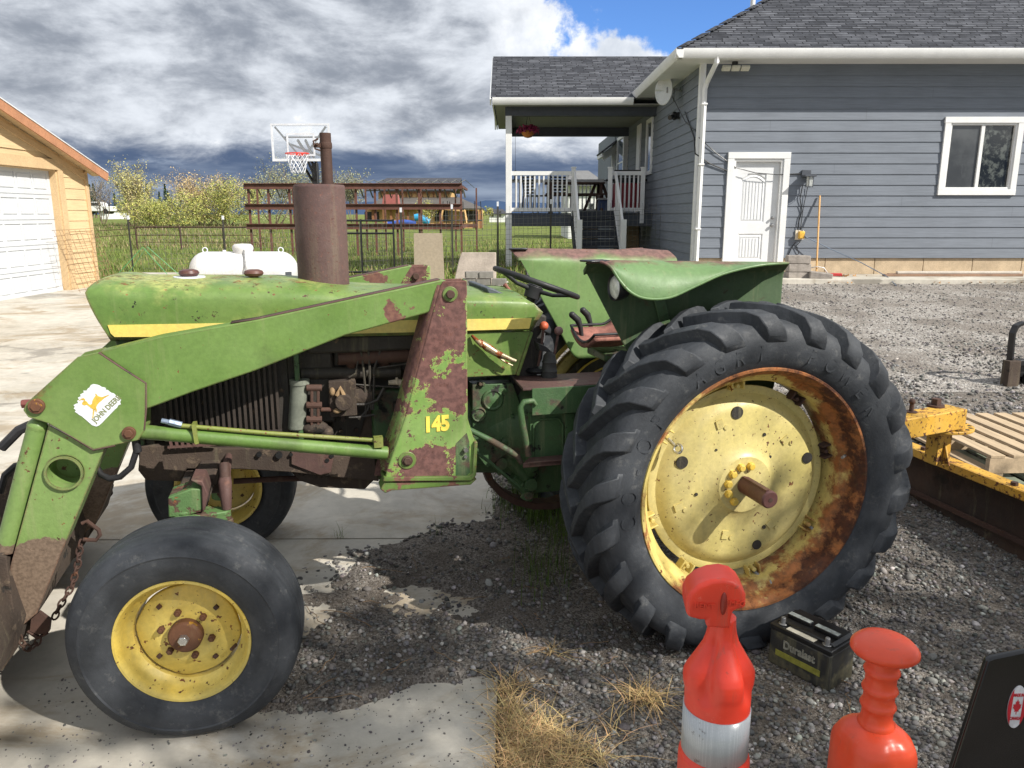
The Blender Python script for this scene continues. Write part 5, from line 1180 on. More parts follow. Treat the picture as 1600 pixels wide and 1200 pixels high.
# fixtures
def hbx(name,mat,par=None,**k): pass
lt=MB(); p=W(1259,275,YW); lt.bb((p.x-.09,YW-.02,p.z-.02),(p.x+.07,YW-.055,p.z+.10)); lt.bb((p.x-.10,YW-.055,p.z-.02),(p.x+.10,YW-.26,p.z+.01)); lto=H(lt,'wall_lamp',M['darktrim'],bevel=.004)
gg=MB(); gg.cyl((p.x+.01,YW-.17,p.z-.02),(p.x+.01,YW-.17,p.z-.18),.055,.05,n=16); sub(gg,'lamp_glass',basic('seeded_glass',(.5,.52,.5),.15,.2,20,spec=.9),lto,smooth=40)
cg=MB()
for k in range(6): t=k*math.pi/3; cg.tube([(p.x+.01+.07*math.cos(t),YW-.17+.07*math.sin(t),p.z),(p.x+.01+.066*math.cos(t),YW-.17+.066*math.sin(t),p.z-.2)],.004,5)
cg.tube([(p.x+.01+.068*math.cos(t*.4),YW-.17+.068*math.sin(t*.4),p.z-.19) for t in range(16)],.004,5,True); sub(cg,'lamp_cage',M['darktrim'],lto)
ou=MB(); p2=W(1248,367,YW); ou.bb((p2.x-.075,YW-.02,p2.z-.085),(p2.x+.075,YW-.04,p2.z+.085)); oo=H(ou,'outlet_plate',basic('outlet_cream',srgb(206,198,180),.5),bevel=.004)
oy=MB(); oy.box((p2.x+.02,YW-.08,p2.z),(.10,.08,.13)); sub(oy,'power_adapter',basic('yellow_plug',srgb(226,178,70),.5,.2,20),oo,bevel=.015)
fl=MB(); p3=W(1148,104,YW-.2); 
fl.cyl((p3.x,YW-.2,ZT),(p3.x,YW-.2,ZT-.08),.05,n=16); fl.box((p3.x,YW-.24,ZT-.09),(.10,.08,.05))
flo=H(fl,'flood_light',M['black'],bevel=.004); fe=MB()
for dx in (-.16,0,.16): fe.box((p3.x+dx,YW-.27,ZT-.115),(.14,.10,.045),(R(-30),0,R(0)))
sub(fe,'light_head',basic('lens_cream',(.6,.58,.48),.3,.1),flo,bevel=.006)
# dish, camera and bundled cables on the side wall
dp=W(1034,141,15.9); 
dX=hx0-.36; dq=Vector((dX,15.6,W(1034,141,15.6).z))
di=MB(); 
rows=[]; MD=Matrix.Rotation(R(38),3,'Z')
for j in range(9):
    r=.24*j/8; rows.append([tuple(dq+MD@Vector((-.05*(r/.24)**2+.05,r*math.cos(t)*.9,r*math.sin(t)*1.15))) for t in [2*math.pi*k/28 for k in range(29)]])
di.grid(rows); do_=H(di,'antenna_dish',basic('dish_grey',(.5,.51,.5),.4,.08),solid=.012,smooth=50,fix=False); do_.modifiers['s'].offset=0
dr=MB(); dr.box((dq.x+.09,dq.y,dq.z),(.08,.07,.10)); dr.tube([(dq.x+.12,dq.y,dq.z),(hx0-.12,dq.y,dq.z+.02),(hx0,dq.y,dq.z-.02)],.02,8); dr.tube([(dq.x+.20,dq.y,dq.z),(dq.x+.20,dq.y,dq.z-.18),(dq.x+.20,dq.y+.05,dq.z-.2)],.012,6); sub(dr,'dish_arm',M['dullsteel'],do_,smooth=40,bevel=.004)
cm=MB(); q=WX(1054,181,hx0-.10); cm.ell((hx0-.10,q.y,q.z),(.07,.07,.08),14,10); cm.cyl((hx0-.12,q.y-.02,q.z-.01),(hx0-.22,q.y-.14,q.z-.05),.045,n=14); cm.bb((hx0-.001,q.y-.06,q.z-.06),(hx0-.06,q.y+.06,q.z+.06)); H(cm,'security_camera',M['black'],smooth=50)
cb=MB()
def wc(a,b_): return W(a,b_,YW-.035)
cb.tube([(hx0-.2,dq.y,dq.z-.1),(hx0-.05,15.0,W(1070,190,15).z),(hx0-.03,14.2,W(1080,205,14.2).z),wc(1092,215),wc(1120,240),wc(1150,262),wc(1180,270),wc(1215,273),wc(1252,271)],.008,6)
cb.tube([(hx0-.04,15.1,W(1060,175,15.1).z),(hx0-.03,14.3,W(1078,215,14.3).z),wc(1086,240),wc(1110,256),wc(1144,270)],.012,6)
cb.tube([wc(1254,290),wc(1250,310),wc(1253,330),wc(1247,350),wc(1247,362)],.008,6); cb.tube([wc(1262,292),wc(1255,325),wc(1250,362)],.006,6)
cb.tube([wc(1243,378),wc(1238,385),wc(1232,398),wc(1240,402),wc(1248,396),wc(1244,384),wc(1250,378)],.007,6)
H(cb,'wall_cable',M['black'],smooth=50)
cd=MB(); cd.tube([W(1103,97,YW-.3),W(1100,104,YW-.3),W(1103,112,YW-.3),W(1100,122,YW-.3),W(1101,130,YW-.3)],.006,6); H(cd,'eave_wire',M['whitedecal'],smooth=50)
# ---- porch
YP=18.25; PX0=W(797,300,YP).x-.09; YE_=22.6; ZDK=W(850,335,YP).z; ZBM=W(850,181,YP).z; ZEV=W(850,164,YP).z
po=MB(); PX1=hx0
po.bb((PX0-.02,YP,ZDK-.27),(W(893,340,YP).x,YP+.04,ZDK)); po.bb((W(955,340,YP).x,YP,ZDK-.27),(PX1,YP+.04,ZDK)); po.bb((PX0,YP+.04,ZDK-.27),(PX0+.04,YE_,ZDK))
po.bb((PX0,YE_-.04,ZDK-.27),(PX1,YE_,ZDK-.001)); H(po,'deck_rim',M['darktrim'],bevel=.004)
dk=MB(); y=YP-.02
while y<YE_: dk.bb((PX0-.02,y,ZDK+.002),(PX1,y+.135,ZDK+.03)); y+=.142
H(dk,'deck_boards',M['deckdark'],smooth=None)
ps_=MB(); 
for x,y in ((PX0+.06,YP+.06),(PX0+.06,YE_-.08)): ps_.bb((x-.07,y-.07,.1),(x+.07,y+.07,ZBM+.03))
ps_.bb((hx0-.14,YE_-.14,ZDK),(hx0-.001,YE_,ZBM)); H(ps_,'porch_post',M['white'],bevel=.006)
bm_=MB(); bm_.bb((PX0-.02,YP-.02,ZBM),(PX1-.002,YP+.16,ZEV-.04)); bm_.bb((PX0,YP+.16,ZBM+.01),(PX0+.14,YE_-.15,ZEV-.04)); bm_.bb((PX0-.02,YE_-.15,ZBM-.04),(PX1-.002,YE_+.02,ZEV-.04)); H(bm_,'porch_beam',M['darktrim'],bevel=.004)
cl_=MB(); cl_.bb((PX0-.25,YP-.33,ZEV-.038),(PX1-.002,YE_+.3,ZEV-.015)); H(cl_,'porch_ceiling',basic('porch_ceiling_grey',srgb(150,150,146),.7,.05,coord='World'))
gt=MB(); gt.prism([(YP-.33+a,ZEV-.05+b_) for a,b_ in prof],PX0-.30,hx0-OV-.125,'yz'); gt.bb((PX0-.30,YP-.33,ZEV-.05),(PX0-.27,YE_+.3,ZEV+.10)); H(gt,'porch_gutter',M['white'],bevel=.004)
pr_=MB(); yr=(YP+YE_)/2; zt=W(900,89,yr).z; x0=PX0-.33; x1=hx0+3
pr_.add([(x0,YP-.36,ZEV+.10),(x1,YP-.36,ZEV+.10),(x1,yr,zt),(x0+.0,yr,zt)],[(0,1,2,3)]); pr_.add([(x0,yr,zt),(x1,yr,zt),(x1,YE_+.36,ZEV+.10),(x0,YE_+.36,ZEV+.10)],[(0,1,2,3)])
H(pr_,'porch_roof',M['roofX'],smooth=None,solid=.03,fix=False)
gb=MB(); gb.prism([(YP-.3,ZEV+.07),(YE_+.3,ZEV+.07),(yr,zt-.04)],x0+.06,x0+.16,'yz'); H(gb,'porch_gable',M['siding'],smooth=None)
bo=MB()
for ya,za,yb,zb_ in ((YP-.38,ZEV+.07,yr,zt-.03),(YE_+.38,ZEV+.07,yr,zt-.03)): bo.bar((x0-.01,ya,za-.06),(x0-.01,yb,zb_-.06),.03,.14)
H(bo,'rake_board',M['white'])
rl=MB(); ZR1=ZDK+.97; ZR0=ZDK+.11
def rail(xa,ya,xb,yb,n,skip=0):
    rl.bar((xa,ya,ZR1-.045),(xb,yb,ZR1-.045),.06,.09); rl.bar((xa,ya,ZR0),(xb,yb,ZR0),.05,.08)
    for k in range(1,n): t=k/n; x=xa+(xb-xa)*t; y=ya+(yb-ya)*t; rl.box((x,y,(ZR0+ZR1)/2-.02),(.035,.035,ZR1-ZR0-.10))
xs1=W(896,300,YP).x; xs2=W(953,300,YP).x; xs3=W(1004,300,YP).x
rail(PX0+.13,YP+.05,xs1-.05,YP+.05,13); rail(xs2+.05,YP+.05,xs3,YP+.05,7); rail(PX0+.06,YP+.13,PX0+.06,YE_-.15,28); rail(PX0+.13,YE_-.08,PX1-.15,YE_-.08,28)
for x in (xs1,xs2,xs3): rl.box((x,YP+.02,ZDK+.42),(.09,.09,1.24)); rl.box((x,YP+.02,ZDK+1.05),(.115,.115,.025))
yb_=YP-1.55
for x in (xs1+.02,xs2+.12): 
    rl.box((x,yb_,(gh(x,yb_)+1.22)/2+.1),(.11,.11,1.22)); rl.bar((x,YP-.02,ZDK+.93),(x,yb_+.02,1.42),.05,.09); rl.bar((x,YP-.02,ZDK+.14),(x,yb_+.02,.72),.05,.07)
    for k in range(1,11): t=k/11; y=YP-.02+(yb_-YP+.04)*t; z0_=ZDK+.14+(.72-ZDK-.14)*t; z1_=ZDK+.9+(1.42-ZDK-.93)*t; rl.box((x,y,(z0_+z1_)/2),(.03,.03,z1_-z0_))
H(rl,'railing',M['white'],smooth=None)
st=MB(); ns=6; dzs=(ZDK-.5)/ns
for k in range(ns):
    z=ZDK-dzs*(k+1); y=YP-.02-.26*k
    st.bb((xs1-.02,y-.28,z+.10),(xs2+.12,y-.0,z+.14)) if k else st.bb((xs1-.02,y-.28,z+.10),(xs2+.12,y,z+.14))
    st.bb((xs1-.02,y-.02,z+.145),(xs2+.12,y+.005,z+.145+dzs*.72))
for x in (xs1-.03,xs2+.13): st.bar((x,YP,ZDK-.14),(x,yb_-.05,.55),.04,.26)
H(st,'stairs',M['deckdark'],smooth=None)
# windows, door casing under the porch (on the side wall, facing -X)
def sidewin(y0,y1,z0,z1,name):
    o=MB(); X=hx0-.02
    for a,b_,c_,d_ in ((y0,y0+.09,z0,z1),(y1-.09,y1,z0,z1),(y0+.09,y1-.09,z0,z0+.09),(y0+.09,y1-.09,z1-.09,z1)): o.bb((X-.03,a,c_),(X+.02,b_,d_))
    o.bb((X-.01,y0+.09,(z0+z1)/2-.02),(X+.012,y1-.09,(z0+z1)/2+.02)) if name!='side_window' else None
    w_=H(o,name,M['white'],bevel=.003); g=MB(); g.bb((X+.0,y0+.09,z0+.09),(X+.008,y1-.09,z1-.09)); sub(g,'pane',M['glass2'],w_,smooth=None)
sidewin(18.55,19.35,W(1010,273,18.9).z,W(1010,185,18.9).z,'side_window')
cs_=MB(); cs_.bb((hx0-.05,20.2,ZDK+.03),(hx0-.015,20.75,ZBM+.05)); H(cs_,'door_casing',M['white'])
sidewin(22.9,24.6,ZDK+.75,ZBM+.1,'far_window')
# far wing with its own low gable beyond the porch
fw=MB(); fx0=W(959,300,25.2).x; 
laps(fw,ZDK-.8,ZBM+.1,EXP,(fx0,25.2),(hx0-.02,25.2),(0,-1)); fw.bb((fx0,25.21,.2),(hx0-.03,30,ZBM+.4)); H(fw,'rear_wing',M['siding'],smooth=None,fix=False)
fp=MB(); p0=W(940,247,25.0); p1=W(985,213,25.0); fp.bar((p0.x,24.95,p0.z),(p1.x+.6,24.95,p1.z+.42),.06,.20); fp.bar((p0.x,24.7,p0.z+.10),(p0.x,26,p0.z+.10),.06,.16); fp.bb((fx0-.1,25.08,.6),(fx0+.08,25.2,ZBM-.1)); H(fp,'wing_trim',M['white'])
fr_=MB(); fr_.add([(p0.x-.05,24.6,p0.z+.14),(p0.x-.05,26,p0.z+.14),(p1.x+1.0,26,p1.z+.95),(p1.x+1.0,24.6,p1.z+.95)],[(0,1,2,3)]); H(fr_,'wing_roof',M['roofY'],smooth=None,solid=.05,fix=False)
ub=MB(); ub.bb((hx0-.6,20,.2),(hx0-.02,20.3,ZDK-.28)); H(ub,'deck_pier',M['block'],bevel=.01); ub=MB(); ub.bb((hx0-1.3,21.5,.2),(hx0-.9,21.9,ZDK-.28)); H(ub,'deck_pier',M['block'],bevel=.01)
# fix parenting offsets of house children's children
bpy.context.view_layer.update()
# ---- things on and round the porch
def thing(name,label,cat,loc,rz=0,group=None): o=empty(name,loc,rz); tag(o,label,cat,group); return o
pt=thing('picnic_table','dark brown picnic table on the porch behind the white railing','picnic table',(W(921,320,20.2).x,20.2,ZDK+.03))
m=MB(); m.box((-.4,0,.74),(1.5,.75,.04)); m.build('tabletop',M['rustdark'],pt,bevel=.005)
for sx_ in (-1,.25):
    m=MB(); m.bar((sx_,-.28,.72),(sx_+.0,-.55,0),.07,.09); m.bar((sx_,.28,.72),(sx_,.55,0),.07,.09); m.bar((sx_,-.7,.42),(sx_,.7,.42),.05,.10); m.build('leg',M['rustdark'],pt)
m=MB(); m.bar((.32,0,.72),(.62,0,0),.09,.07); m.bar((.14,0,.72),(-.16,0,0),.09,.07); m.build('leg',M['rustdark'],pt)
for sy in (-1,1): m=MB(); m.box((-.4,.66*sy,.46),(1.5,.22,.04)); m.build('bench_seat',M['rustdark'],pt)
pc=thing('patio_chair','black metal patio chair beside the picnic table on the porch','chair',(W(880,320,20.6).x,20.6,ZDK+.03),.4)
m=MB()
for x in(-.24,.24): m.tube([(x,-.25,0),(x,-.24,.44),(x,.22,.44),(x,.30,.98)],.016,6); m.tube([(x,.26,.44),(x,.30,0)],.016,6)
for k in range(6): m.bar((-.24,.24+.01*k,.52+.08*k),(.24,.24+.01*k,.52+.08*k),.02,.05)
m.build('chair_frame',M['black'],pc); m=MB(); m.box((0,0,.45),(.48,.46,.03)); m.build('seat',M['black'],pc)
pc2=dup(pc,(W(838,320,21.0).x,21.0,ZDK+.03),2.2); pc2['label']='black metal patio chair nearest the white corner post of the porch'
pc['group']=pc2['group']='black patio chairs on the porch'
bq=thing('barbecue_grill','red barbecue grill with a black lid beside the porch railing','grill',(W(978,320,19.3).x,19.3,ZDK+.03))
m=MB(); m.box((0,0,.38),(.62,.45,.66)); m.build('cabinet',basic('grill_red',srgb(128,34,44),.4,.15,6),bq,bevel=.02)
m=MB(); m.prism([(-.25,.72),(.25,.72),(.25,.85),(.12,1.02),(-.12,1.02),(-.25,.85)],.32,-.32,'yz'); m.box((.42,0,.78),(.22,.4,.04)); m.box((-.42,0,.78),(.22,.4,.04)); m.build('lid',M['black'],bq,bevel=.015)
m=MB(); m.bar((-.22,-.29,.84),(.22,-.29,.84),.02,.02); m.build('lid_handle',M['dullsteel'],bq)
cl=thing('storage_cooler','blue cooler box on the porch floor by the grill','cooler',(W(948,330,19.8).x,19.8,ZDK+.03)); m=MB(); m.box((0,0,.16),(.45,.3,.32)); m.build('cooler_box',basic('cooler_blue',srgb(52,72,110),.5),cl,bevel=.03); m=MB(); m.box((0,0,.345),(.47,.32,.05)); m.build('cooler_lid',M['whitedecal'],cl,bevel=.015)
hb_=W(825,205,19.4); hk=thing('hanging_basket','pink and purple flower basket hanging under the porch roof','flower basket',hb_)
m=MB(); rg2=random.Random(4)
V=[];n=260
for k in range(n):
    a=rg2.uniform(0,6.28); e_=rg2.uniform(-.3,1.2); r=rg2.uniform(.12,.23); p=Vector((math.cos(a)*math.cos(e_)*r*1.25,math.sin(a)*math.cos(e_)*r,math.sin(e_)*r*.7)); m.box(p,(.035,.035,.012),(rg2.uniform(0,3),rg2.uniform(0,3),rg2.uniform(0,3)))
m.build('blossoms',basic('magenta_blossom',srgb(150,40,84),.6,.6,14),hk)
m=MB(); m.lathe([(.0,-.16),(.09,-.14),(.15,-.06),(.16,0),(.14,0)],ax='z',n=20); m.build('pot',basic('coco_pot',srgb(190,120,60),.8,.3,10),hk,smooth=40)
m=MB(); [m.tube([(.13*math.cos(t),.13*math.sin(t),0),(0,0,ZEV-.05-hb_.z)],.004,4) for t in (0,2.1,4.2)]; m.build('hanger',M['black'],hk)
bf=W(811,272,21.5); b_=thing('bird_feeder','black bird feeder hanging beside the far white porch post','bird feeder',(bf.x-.1,21.4,bf.z)); m=MB(); m.lathe([(0,.10),(.12,.03),(.12,.02),(.03,.02),(.03,-.14),(.10,-.15),(.10,-.17),(0,-.17)],ax='z',n=20); m.build('feeder_body',M['black'],b_,smooth=40); m=MB(); m.tube([(0,0,.1),(0,0,ZEV-.05-bf.z)],.004,4); m.build('hook_wire',M['black'],b_)
# broom, blocks, paver, planks, cord on the ground by the house
def SG(px,py,Y): p=W(px,py,Y); return p
zs=ZWK+.035
br=thing('push_broom','long wooden handled push broom with red head leaning on the grey wall','broom',(W(1275,433,YW-.55).x,YW-.55,zs))
top=W(1281,306,YW-.04)-Vector(br.location); m=MB(); m.tube([(0,0,.05),top],.016,8); m.build('handle',basic('broom_wood',srgb(206,160,98),.6,.15,6),br,smooth=50)
m=MB(); m.box((.12,0,.035),(.62,.07,.05),(0,0,-.12)); m.build('broom_head',basic('broom_red',srgb(168,44,44),.6,.2,9),br,bevel=.01)
m=MB(); m.tube([(-.18,.02,.05),(-.10,.01,.15),(.0,0,.17),(.12,0,.15),(.2,0,.05)],.009,6); m.build('brace',M['dullsteel'],br,smooth=50)
blk=basic('split_face_block',srgb(150,142,134),.95,.3,9,1,40)
lab=['topmost grey split face block of the stack right of the door','middle grey split face block of the stack right of the door','lowest grey split face block of the stack right of the door']
bx=W(1240,440,13.35).x
for k in range(3):
    m=MB(); m.prism([(-.19,-.12),(.19,-.12),(.17,.14),(-.17,.14)],0,.135,'xy'); bme=m.build('wall_block',blk,bevel=.012,seg=3); bme.location=(bx+.012*(k%2),13.25,gh(bx,13.25)+.01+.139*(2-k)); bme.rotation_euler=(0,0,.08*(k-1)); tag(bme,lab[k],'block','stacked split face blocks')
# tipped paver
m=MB(); m.box((0,0,.085),(.36,.30,.15)); pv=m.build('tipped_block',blk,bevel=.012); pv.location=(W(1277,445,13.15).x,13.1,gh(5,13.1)); pv.rotation_euler=(0,R(6),R(-12)); tag(pv,'grey concrete block tipped on the gravel in front of the broom','block')
pk=basic('weathered_plank',srgb(140,112,92),.85,.25,4,.4,20)
for k,(xa,xb,dy,z,c) in enumerate(((1378,1592,.0,.0,0),(1392,1600,.14,.0,1),(1400,1594,.05,.045,2))):
    pa_=W(xa,434,13.55); pb_=W(xb,434,13.55); L=pb_.x-pa_.x; m=MB(); m.box((0,0,.02),(L,.12 if k<2 else .07,.038)); q=m.build('plank',basic('corrugated_strip',srgb(200,192,180),.6,.1) if k==2 else pk,bevel=.003); q.location=((pa_.x+pb_.x)/2,13.5+dy,zs+z); q.rotation_euler=(0,0,R([0.3,-.5,.2][k])); tag(q,['long brown wooden plank lying along the sidewalk, front one','long brown wooden plank lying nearest the stone foundation','pale narrow strip lying on top of the planks by the foundation'][k],'plank',None)
cdm=MB(); cdm.tube([W(1250,366,YW-.1),W(1300,390,13.8),W(1345,410,13.6),Vector((W(1382,430,13.4).x,13.3,zs+.01)),Vector((W(1400,450,12.6).x,12.6,gh(6,12.6)+.01))],.008,6)
tag(cdm.build('extension_cord',basic('cord_blue',srgb(96,112,132),.5)),'thin blue grey extension cord running from the outlet down to the walk','cord')
lv=[];r=[(rng.normal(W(1320,437,13.4).x,.12),rng.normal(13.6,.08),zs) for _ in range(60)]+[(rng.uniform(7.0,9.4),rng.normal(12.95,.05),gh(8,12.9)+.01) for _ in range(120)]+[(rng.normal(W(1310,446,13).x,.12),rng.normal(12.95,.05),gh(5,12.9)+.01) for _ in range(60)]
n=len(r); blades('fallen_leaves',r,rng.uniform(.03,.07,n),np.full(n,.012),rng.uniform(1.2,2,n),M['blade'],np.array(srgb(186,136,78))*rng.uniform(.6,1.1,(n,1)),'scattered dry leaves along the sidewalk edge','leaves',seg=2)
# ============================================================ GARAGE (tan)
GX=-9.02
gy1=WX(148,455,GX).y+.15; gzb=gh(GX,gy1)-.02; ga=empty('garage',(GX,gy1,gzb)); tag(ga,'tan lap sided garage with white panelled roller door','garage')
def GA(mb,name,mat,**k):
    o=mb.build(name,mat,None,**k); o.parent=ga; o.matrix_parent_inverse=Matrix.Translation(-Vector(ga.location)); return o
ej=WX(140,266,GX+.2); ez=WX(141,262,GX).z
zA=ez-.10                                      # eave height at the far corner
slope=(WX(0,170,GX).z-WX(140,264,GX).z)/(WX(140,264,GX).y-WX(0,170,GX).y)
yr_=gy1-5.2; zr_=zA+5.2*slope
dy1=WX(75,268,GX-.12).y+.05; dzt=WX(60,264,GX-.12).z; gz0=gh(GX,12.5)
w=MB(); z=gz0-.1; ex=.215
wl=[]
while z<zr_:
    zz=z+ex; yhi=gy1-.02
    def ylim(zv): return (gy1 if zv<zA else gy1-(zv-zA)/slope, gy1-10.4 if zv<zA else gy1-10.4+(zv-zA)/slope)
    a1_,a0_=ylim(zz)
    if z<dzt+.12: w.add([(GX+.018,dy1+.18,z),(GX+.018,gy1,z),(GX+.004,gy1,zz),(GX+.004,dy1+.18,zz),(GX,dy1+.18,z),(GX,gy1,z)],[(0,1,2,3),(0,4,5,1)])
    else:
        b1_,b0_=ylim(z); w.add([(GX+.018,b0_,z),(GX+.018,b1_,z),(GX+.004,a1_,zz),(GX+.004,a0_,zz),(GX,b0_,z),(GX,b1_,z)],[(0,1,2,3),(0,4,5,1)])
    z=zz
w.prism([(dy1+.10,gz0-.2),(gy1,gz0-.2),(gy1,zA),(yr_,zr_),(gy1-10.4,zA),(gy1-10.4,gz0-.2),(dy1-5,gz0-.2),(dy1-5,dzt),(dy1+.10,dzt)],GX-.005,GX-.20,'yz')
w.prism([(gy1-.02,gz0-.2),(gy1-.02,zA),(gy1-.2,zA),(gy1-.2,gz0-.2)],GX-.2,GX-9,'yz')
GA(w,'wall',M['tan'],smooth=None,fix=False)
t_=MB(); t_.bb((GX+.005,gy1-.09,gz0-.1),(GX+.045,gy1+.02,zA)); t_.bb((GX+.0,dy1+.02,gz0-.1),(GX+.04,dy1+.19,dzt)); t_.bb((GX+.0,dy1-5,dzt),(GX+.043,dy1+.19,dzt+.20)); t_.bb((GX-.14,dy1-.005,gz0-.1),(GX+.0,dy1+.03,dzt)); t_.bb((GX-.14,dy1-5,dzt-.02),(GX+.0,dy1+.02,dzt))
t_.bar((GX+.03,gy1+.0,zA-.13),(GX+.03,yr_,zr_-.13),.03,.12)
GA(t_,'trim_board',basic('tan_trim',srgb(196,168,128),.7,.06,3,.2,30,coord='World'),bevel=.003)
gd=MB(); X=GX-.14; rowsN=5; ph=(dzt-gz0)/rowsN; 
gd.bb((X-.08,dy1-4.9,gz0),(X-.016,dy1,dzt))
for r_i in range(rowsN):
    z0_=gz0+ph*r_i
    y=dy1-.02
    # rails and stiles stand proud of raised panels
    gd.bb((X-.016,dy1-4.9,z0_+.004),(X,dy1,z0_+.075)); gd.bb((X-.016,dy1-4.9,z0_+ph-.075),(X,dy1,z0_+ph-.006))
    yy=dy1; pw=.46
    for c_i in range(10):
        gd.bb((X-.016,yy-.05 if c_i else yy-.09,z0_+.0751),(X,yy,z0_+ph-.0751)); y_a=yy-(.05 if c_i else .09); yy=y_a-pw
        q=.035; gd.prism([(y_a-q,z0_+.075+q),(yy+q,z0_+.075+q),(yy+q,z0_+ph-.075-q),(y_a-q,z0_+ph-.075-q)],X-.016,X-.003,'yz')
        for s_ in range(1,4): ys_=y_a-q-(pw-2*q)*s_/4; gd.bb((X-.0031,ys_-.003,z0_+.13),(X-.0005,ys_+.003,z0_+ph-.13))
GA(gd,'garage_door',basic('garage_door_white',(.56,.58,.60),.5,.05,3,0,coord='World',fine=.03),smooth=None,fix=False)
rr=MB(); OVg=.32
rr.bar((GX+OVg,gy1+.30,zA-.02-.30*slope+.02),(GX+OVg,yr_,zr_+.0),.03,.17); fo=GA(rr,'fascia_board',basic('cedar_fascia',srgb(172,122,90),.7,.15,3,.2,20,coord='World'))
rr=MB(); 
for s in (1,-1): rr.add([(GX+OVg+.03,yr_+s*5.5,zr_+.10-5.5*slope),(GX+OVg+.03,yr_,zr_+.10),(GX-9,yr_,zr_+.10),(GX-9,yr_+s*5.5,zr_+.10-5.5*slope)],[(0,1,2,3)])
GA(rr,'roof',basic('white_metal_roof',(.62,.63,.64),.4,.05,3,coord='World'),solid=.02,fix=False,smooth=None)
sf=MB(); sf.add([(GX,yr_,zr_+.02),(GX+OVg,yr_,zr_+.02),(GX+OVg,gy1+.28,zA+.02-.28*slope),(GX,gy1+.28,zA+.02-.28*slope)],[(0,1,2,3)]); GA(sf,'soffit',M['tan'],solid=.01,fix=False,smooth=None)
# ============================================================ FENCES, YARD THINGS
wire=basic('galvanised_wire',srgb(120,120,112),.5,.2,5,metal=.4); wired=basic('dark_wire',srgb(60,58,52),.6,.2,5)
def mesh_panel(mb,a,b,z0,z1,dx,dz,r,n=4,skew=0):
    a=Vector(a);b=Vector(b);L=(b-a).length;d=(b-a)/L; k=0
    while k*dx<=L+.001: p=a+d*k*dx; mb.cyl((p.x,p.y,z0+gh(p.x,p.y)),(p.x+skew,p.y,z1+gh(p.x,p.y)),r,n=n,caps=False); k+=1
    z=z0
    while z<=z1+.001: mb.cyl((a.x,a.y,z+gh(a.x,a.y)),(b.x,b.y,z+gh(b.x,b.y)),r,n=n,caps=False); z+=dz
# wire panel leaning on the garage corner
wp=MB(); ya,yb=gy1-1.62,gy1-.05; zb=gh(GX,14)-.02; 
for k in range(9): y=ya+(yb-ya)*k/8+rng.normal(0,.015); wp.tube([(GX+.50,y+rng.normal(0,.02),zb),(GX+.10+rng.normal(0,.02),y,zb+1.22)],.004,4)
for k in range(14): z=1.22*k/13; off=.50-.40*k/13; wp.tube([(GX+off,ya,zb+z+rng.normal(0,.02)),(GX+off+.02,(ya+yb)/2,zb+z+rng.normal(0,.012)),(GX+off,yb,zb+z+rng.normal(0,.02))],.004,4)
tag(wp.build('welded_mesh_sheet',basic('rusty_wire',srgb(126,96,66),.7,.2,8)),'loose welded wire panel leaning against the tan garage corner','wire mesh')
wf=empty('wire_fence',(0,17.5,gh(0,17.5))); tag(wf,'long welded wire mesh fence on metal posts along the lawn','fence')
def FE(mb,name,mat,**k): o=mb.build(name,mat,None,**k); o.parent=wf; o.matrix_parent_inverse=Matrix.Translation(-Vector(wf.location)); return o
FY=21.0; m=MB(); mesh_panel(m,(-10.0,FY,0),(-3.35,FY,0),.05,1.15,.16,.13,.003); FE(m,'wire_mesh',wire,smooth=None,fix=False); m=MB(); mesh_panel(m,(-3.35,17.2,0),(-2.75,17.2,0),.05,1.2,.1,.1,.003); FE(m,'wire_mesh',wire,smooth=None,fix=False); m=MB(); mesh_panel(m,(-2.55,17.2,0),(4.5,17.2,0),.05,1.35,.10,.11,.0028); FE(m,'wire_mesh',wire,smooth=None,fix=False)
for px,Y,t in ((205,FY,0),(352,FY,0),(628,17.2,.0),(707,17.2,-.10),(778,17.2,0),(860,17.2,0),(500,17.2,0)):
    m=MB(); x=W(px,390,Y).x; zg=gh(x,Y); m.bb((x-.02,Y-.02,zg-.1),(x+.02,Y+.004,zg+1.45)); m.bb((x-.005,Y+.004,zg-.1),(x+.005,Y+.035,zg+1.45)); p=FE(m,'fence_post',wired); 
    if t: p.rotation_euler=(0,0,0)
    m=MB(); m.bb((x-.022,Y-.022,zg+1.36),(x+.022,Y+.037,zg+1.46)); q=m.build('post_cap',M['whitedecal'],None); q.parent=p
# black pipe gate
gt_=empty('pipe_gate',(W(540,400,16.9).x,16.9,gh(-3,16.9))); tag(gt_,'black tube gate with mesh infill behind the muffler','gate'); gx1=W(616,400,16.9).x-gt_.location.x; 
m=MB(); 
for z in (.12,.95,1.22): m.tube([(-.6,0,z),(gx1,0,z)],.022,8)
for x in (-.6,gx1-.70,gx1): m.tube([(x,0,.0),(x,0,1.25)],.022,8)
m.build('gate_frame',M['black'],gt_,smooth=40); m=MB(); 
x=-.6
while x<gx1: m.cyl((x,0,.12),(x,0,.95),.0028,n=4,caps=False); x+=.05
m.build('gate_mesh',wired,gt_,smooth=None)
# green stake tent
m=MB(); p=[W(175,438,19),W(223,386,19),W(268,436,19)]; m.tube([p[0],p[0]*.1+p[1]*.9,p[1],p[2]*.1+p[1]*.9,p[2]],.007,6); m.tube([p[0]+Vector((.1,.4,0)),p[1]+Vector((.02,.2,0)),p[2]+Vector((.1,.4,0))],.007,6)
tag(m.build('garden_hoop',basic('green_stake',srgb(66,160,98),.5),smooth=50),'bent green garden hoops standing in the grass by the wire fence','garden hoop')
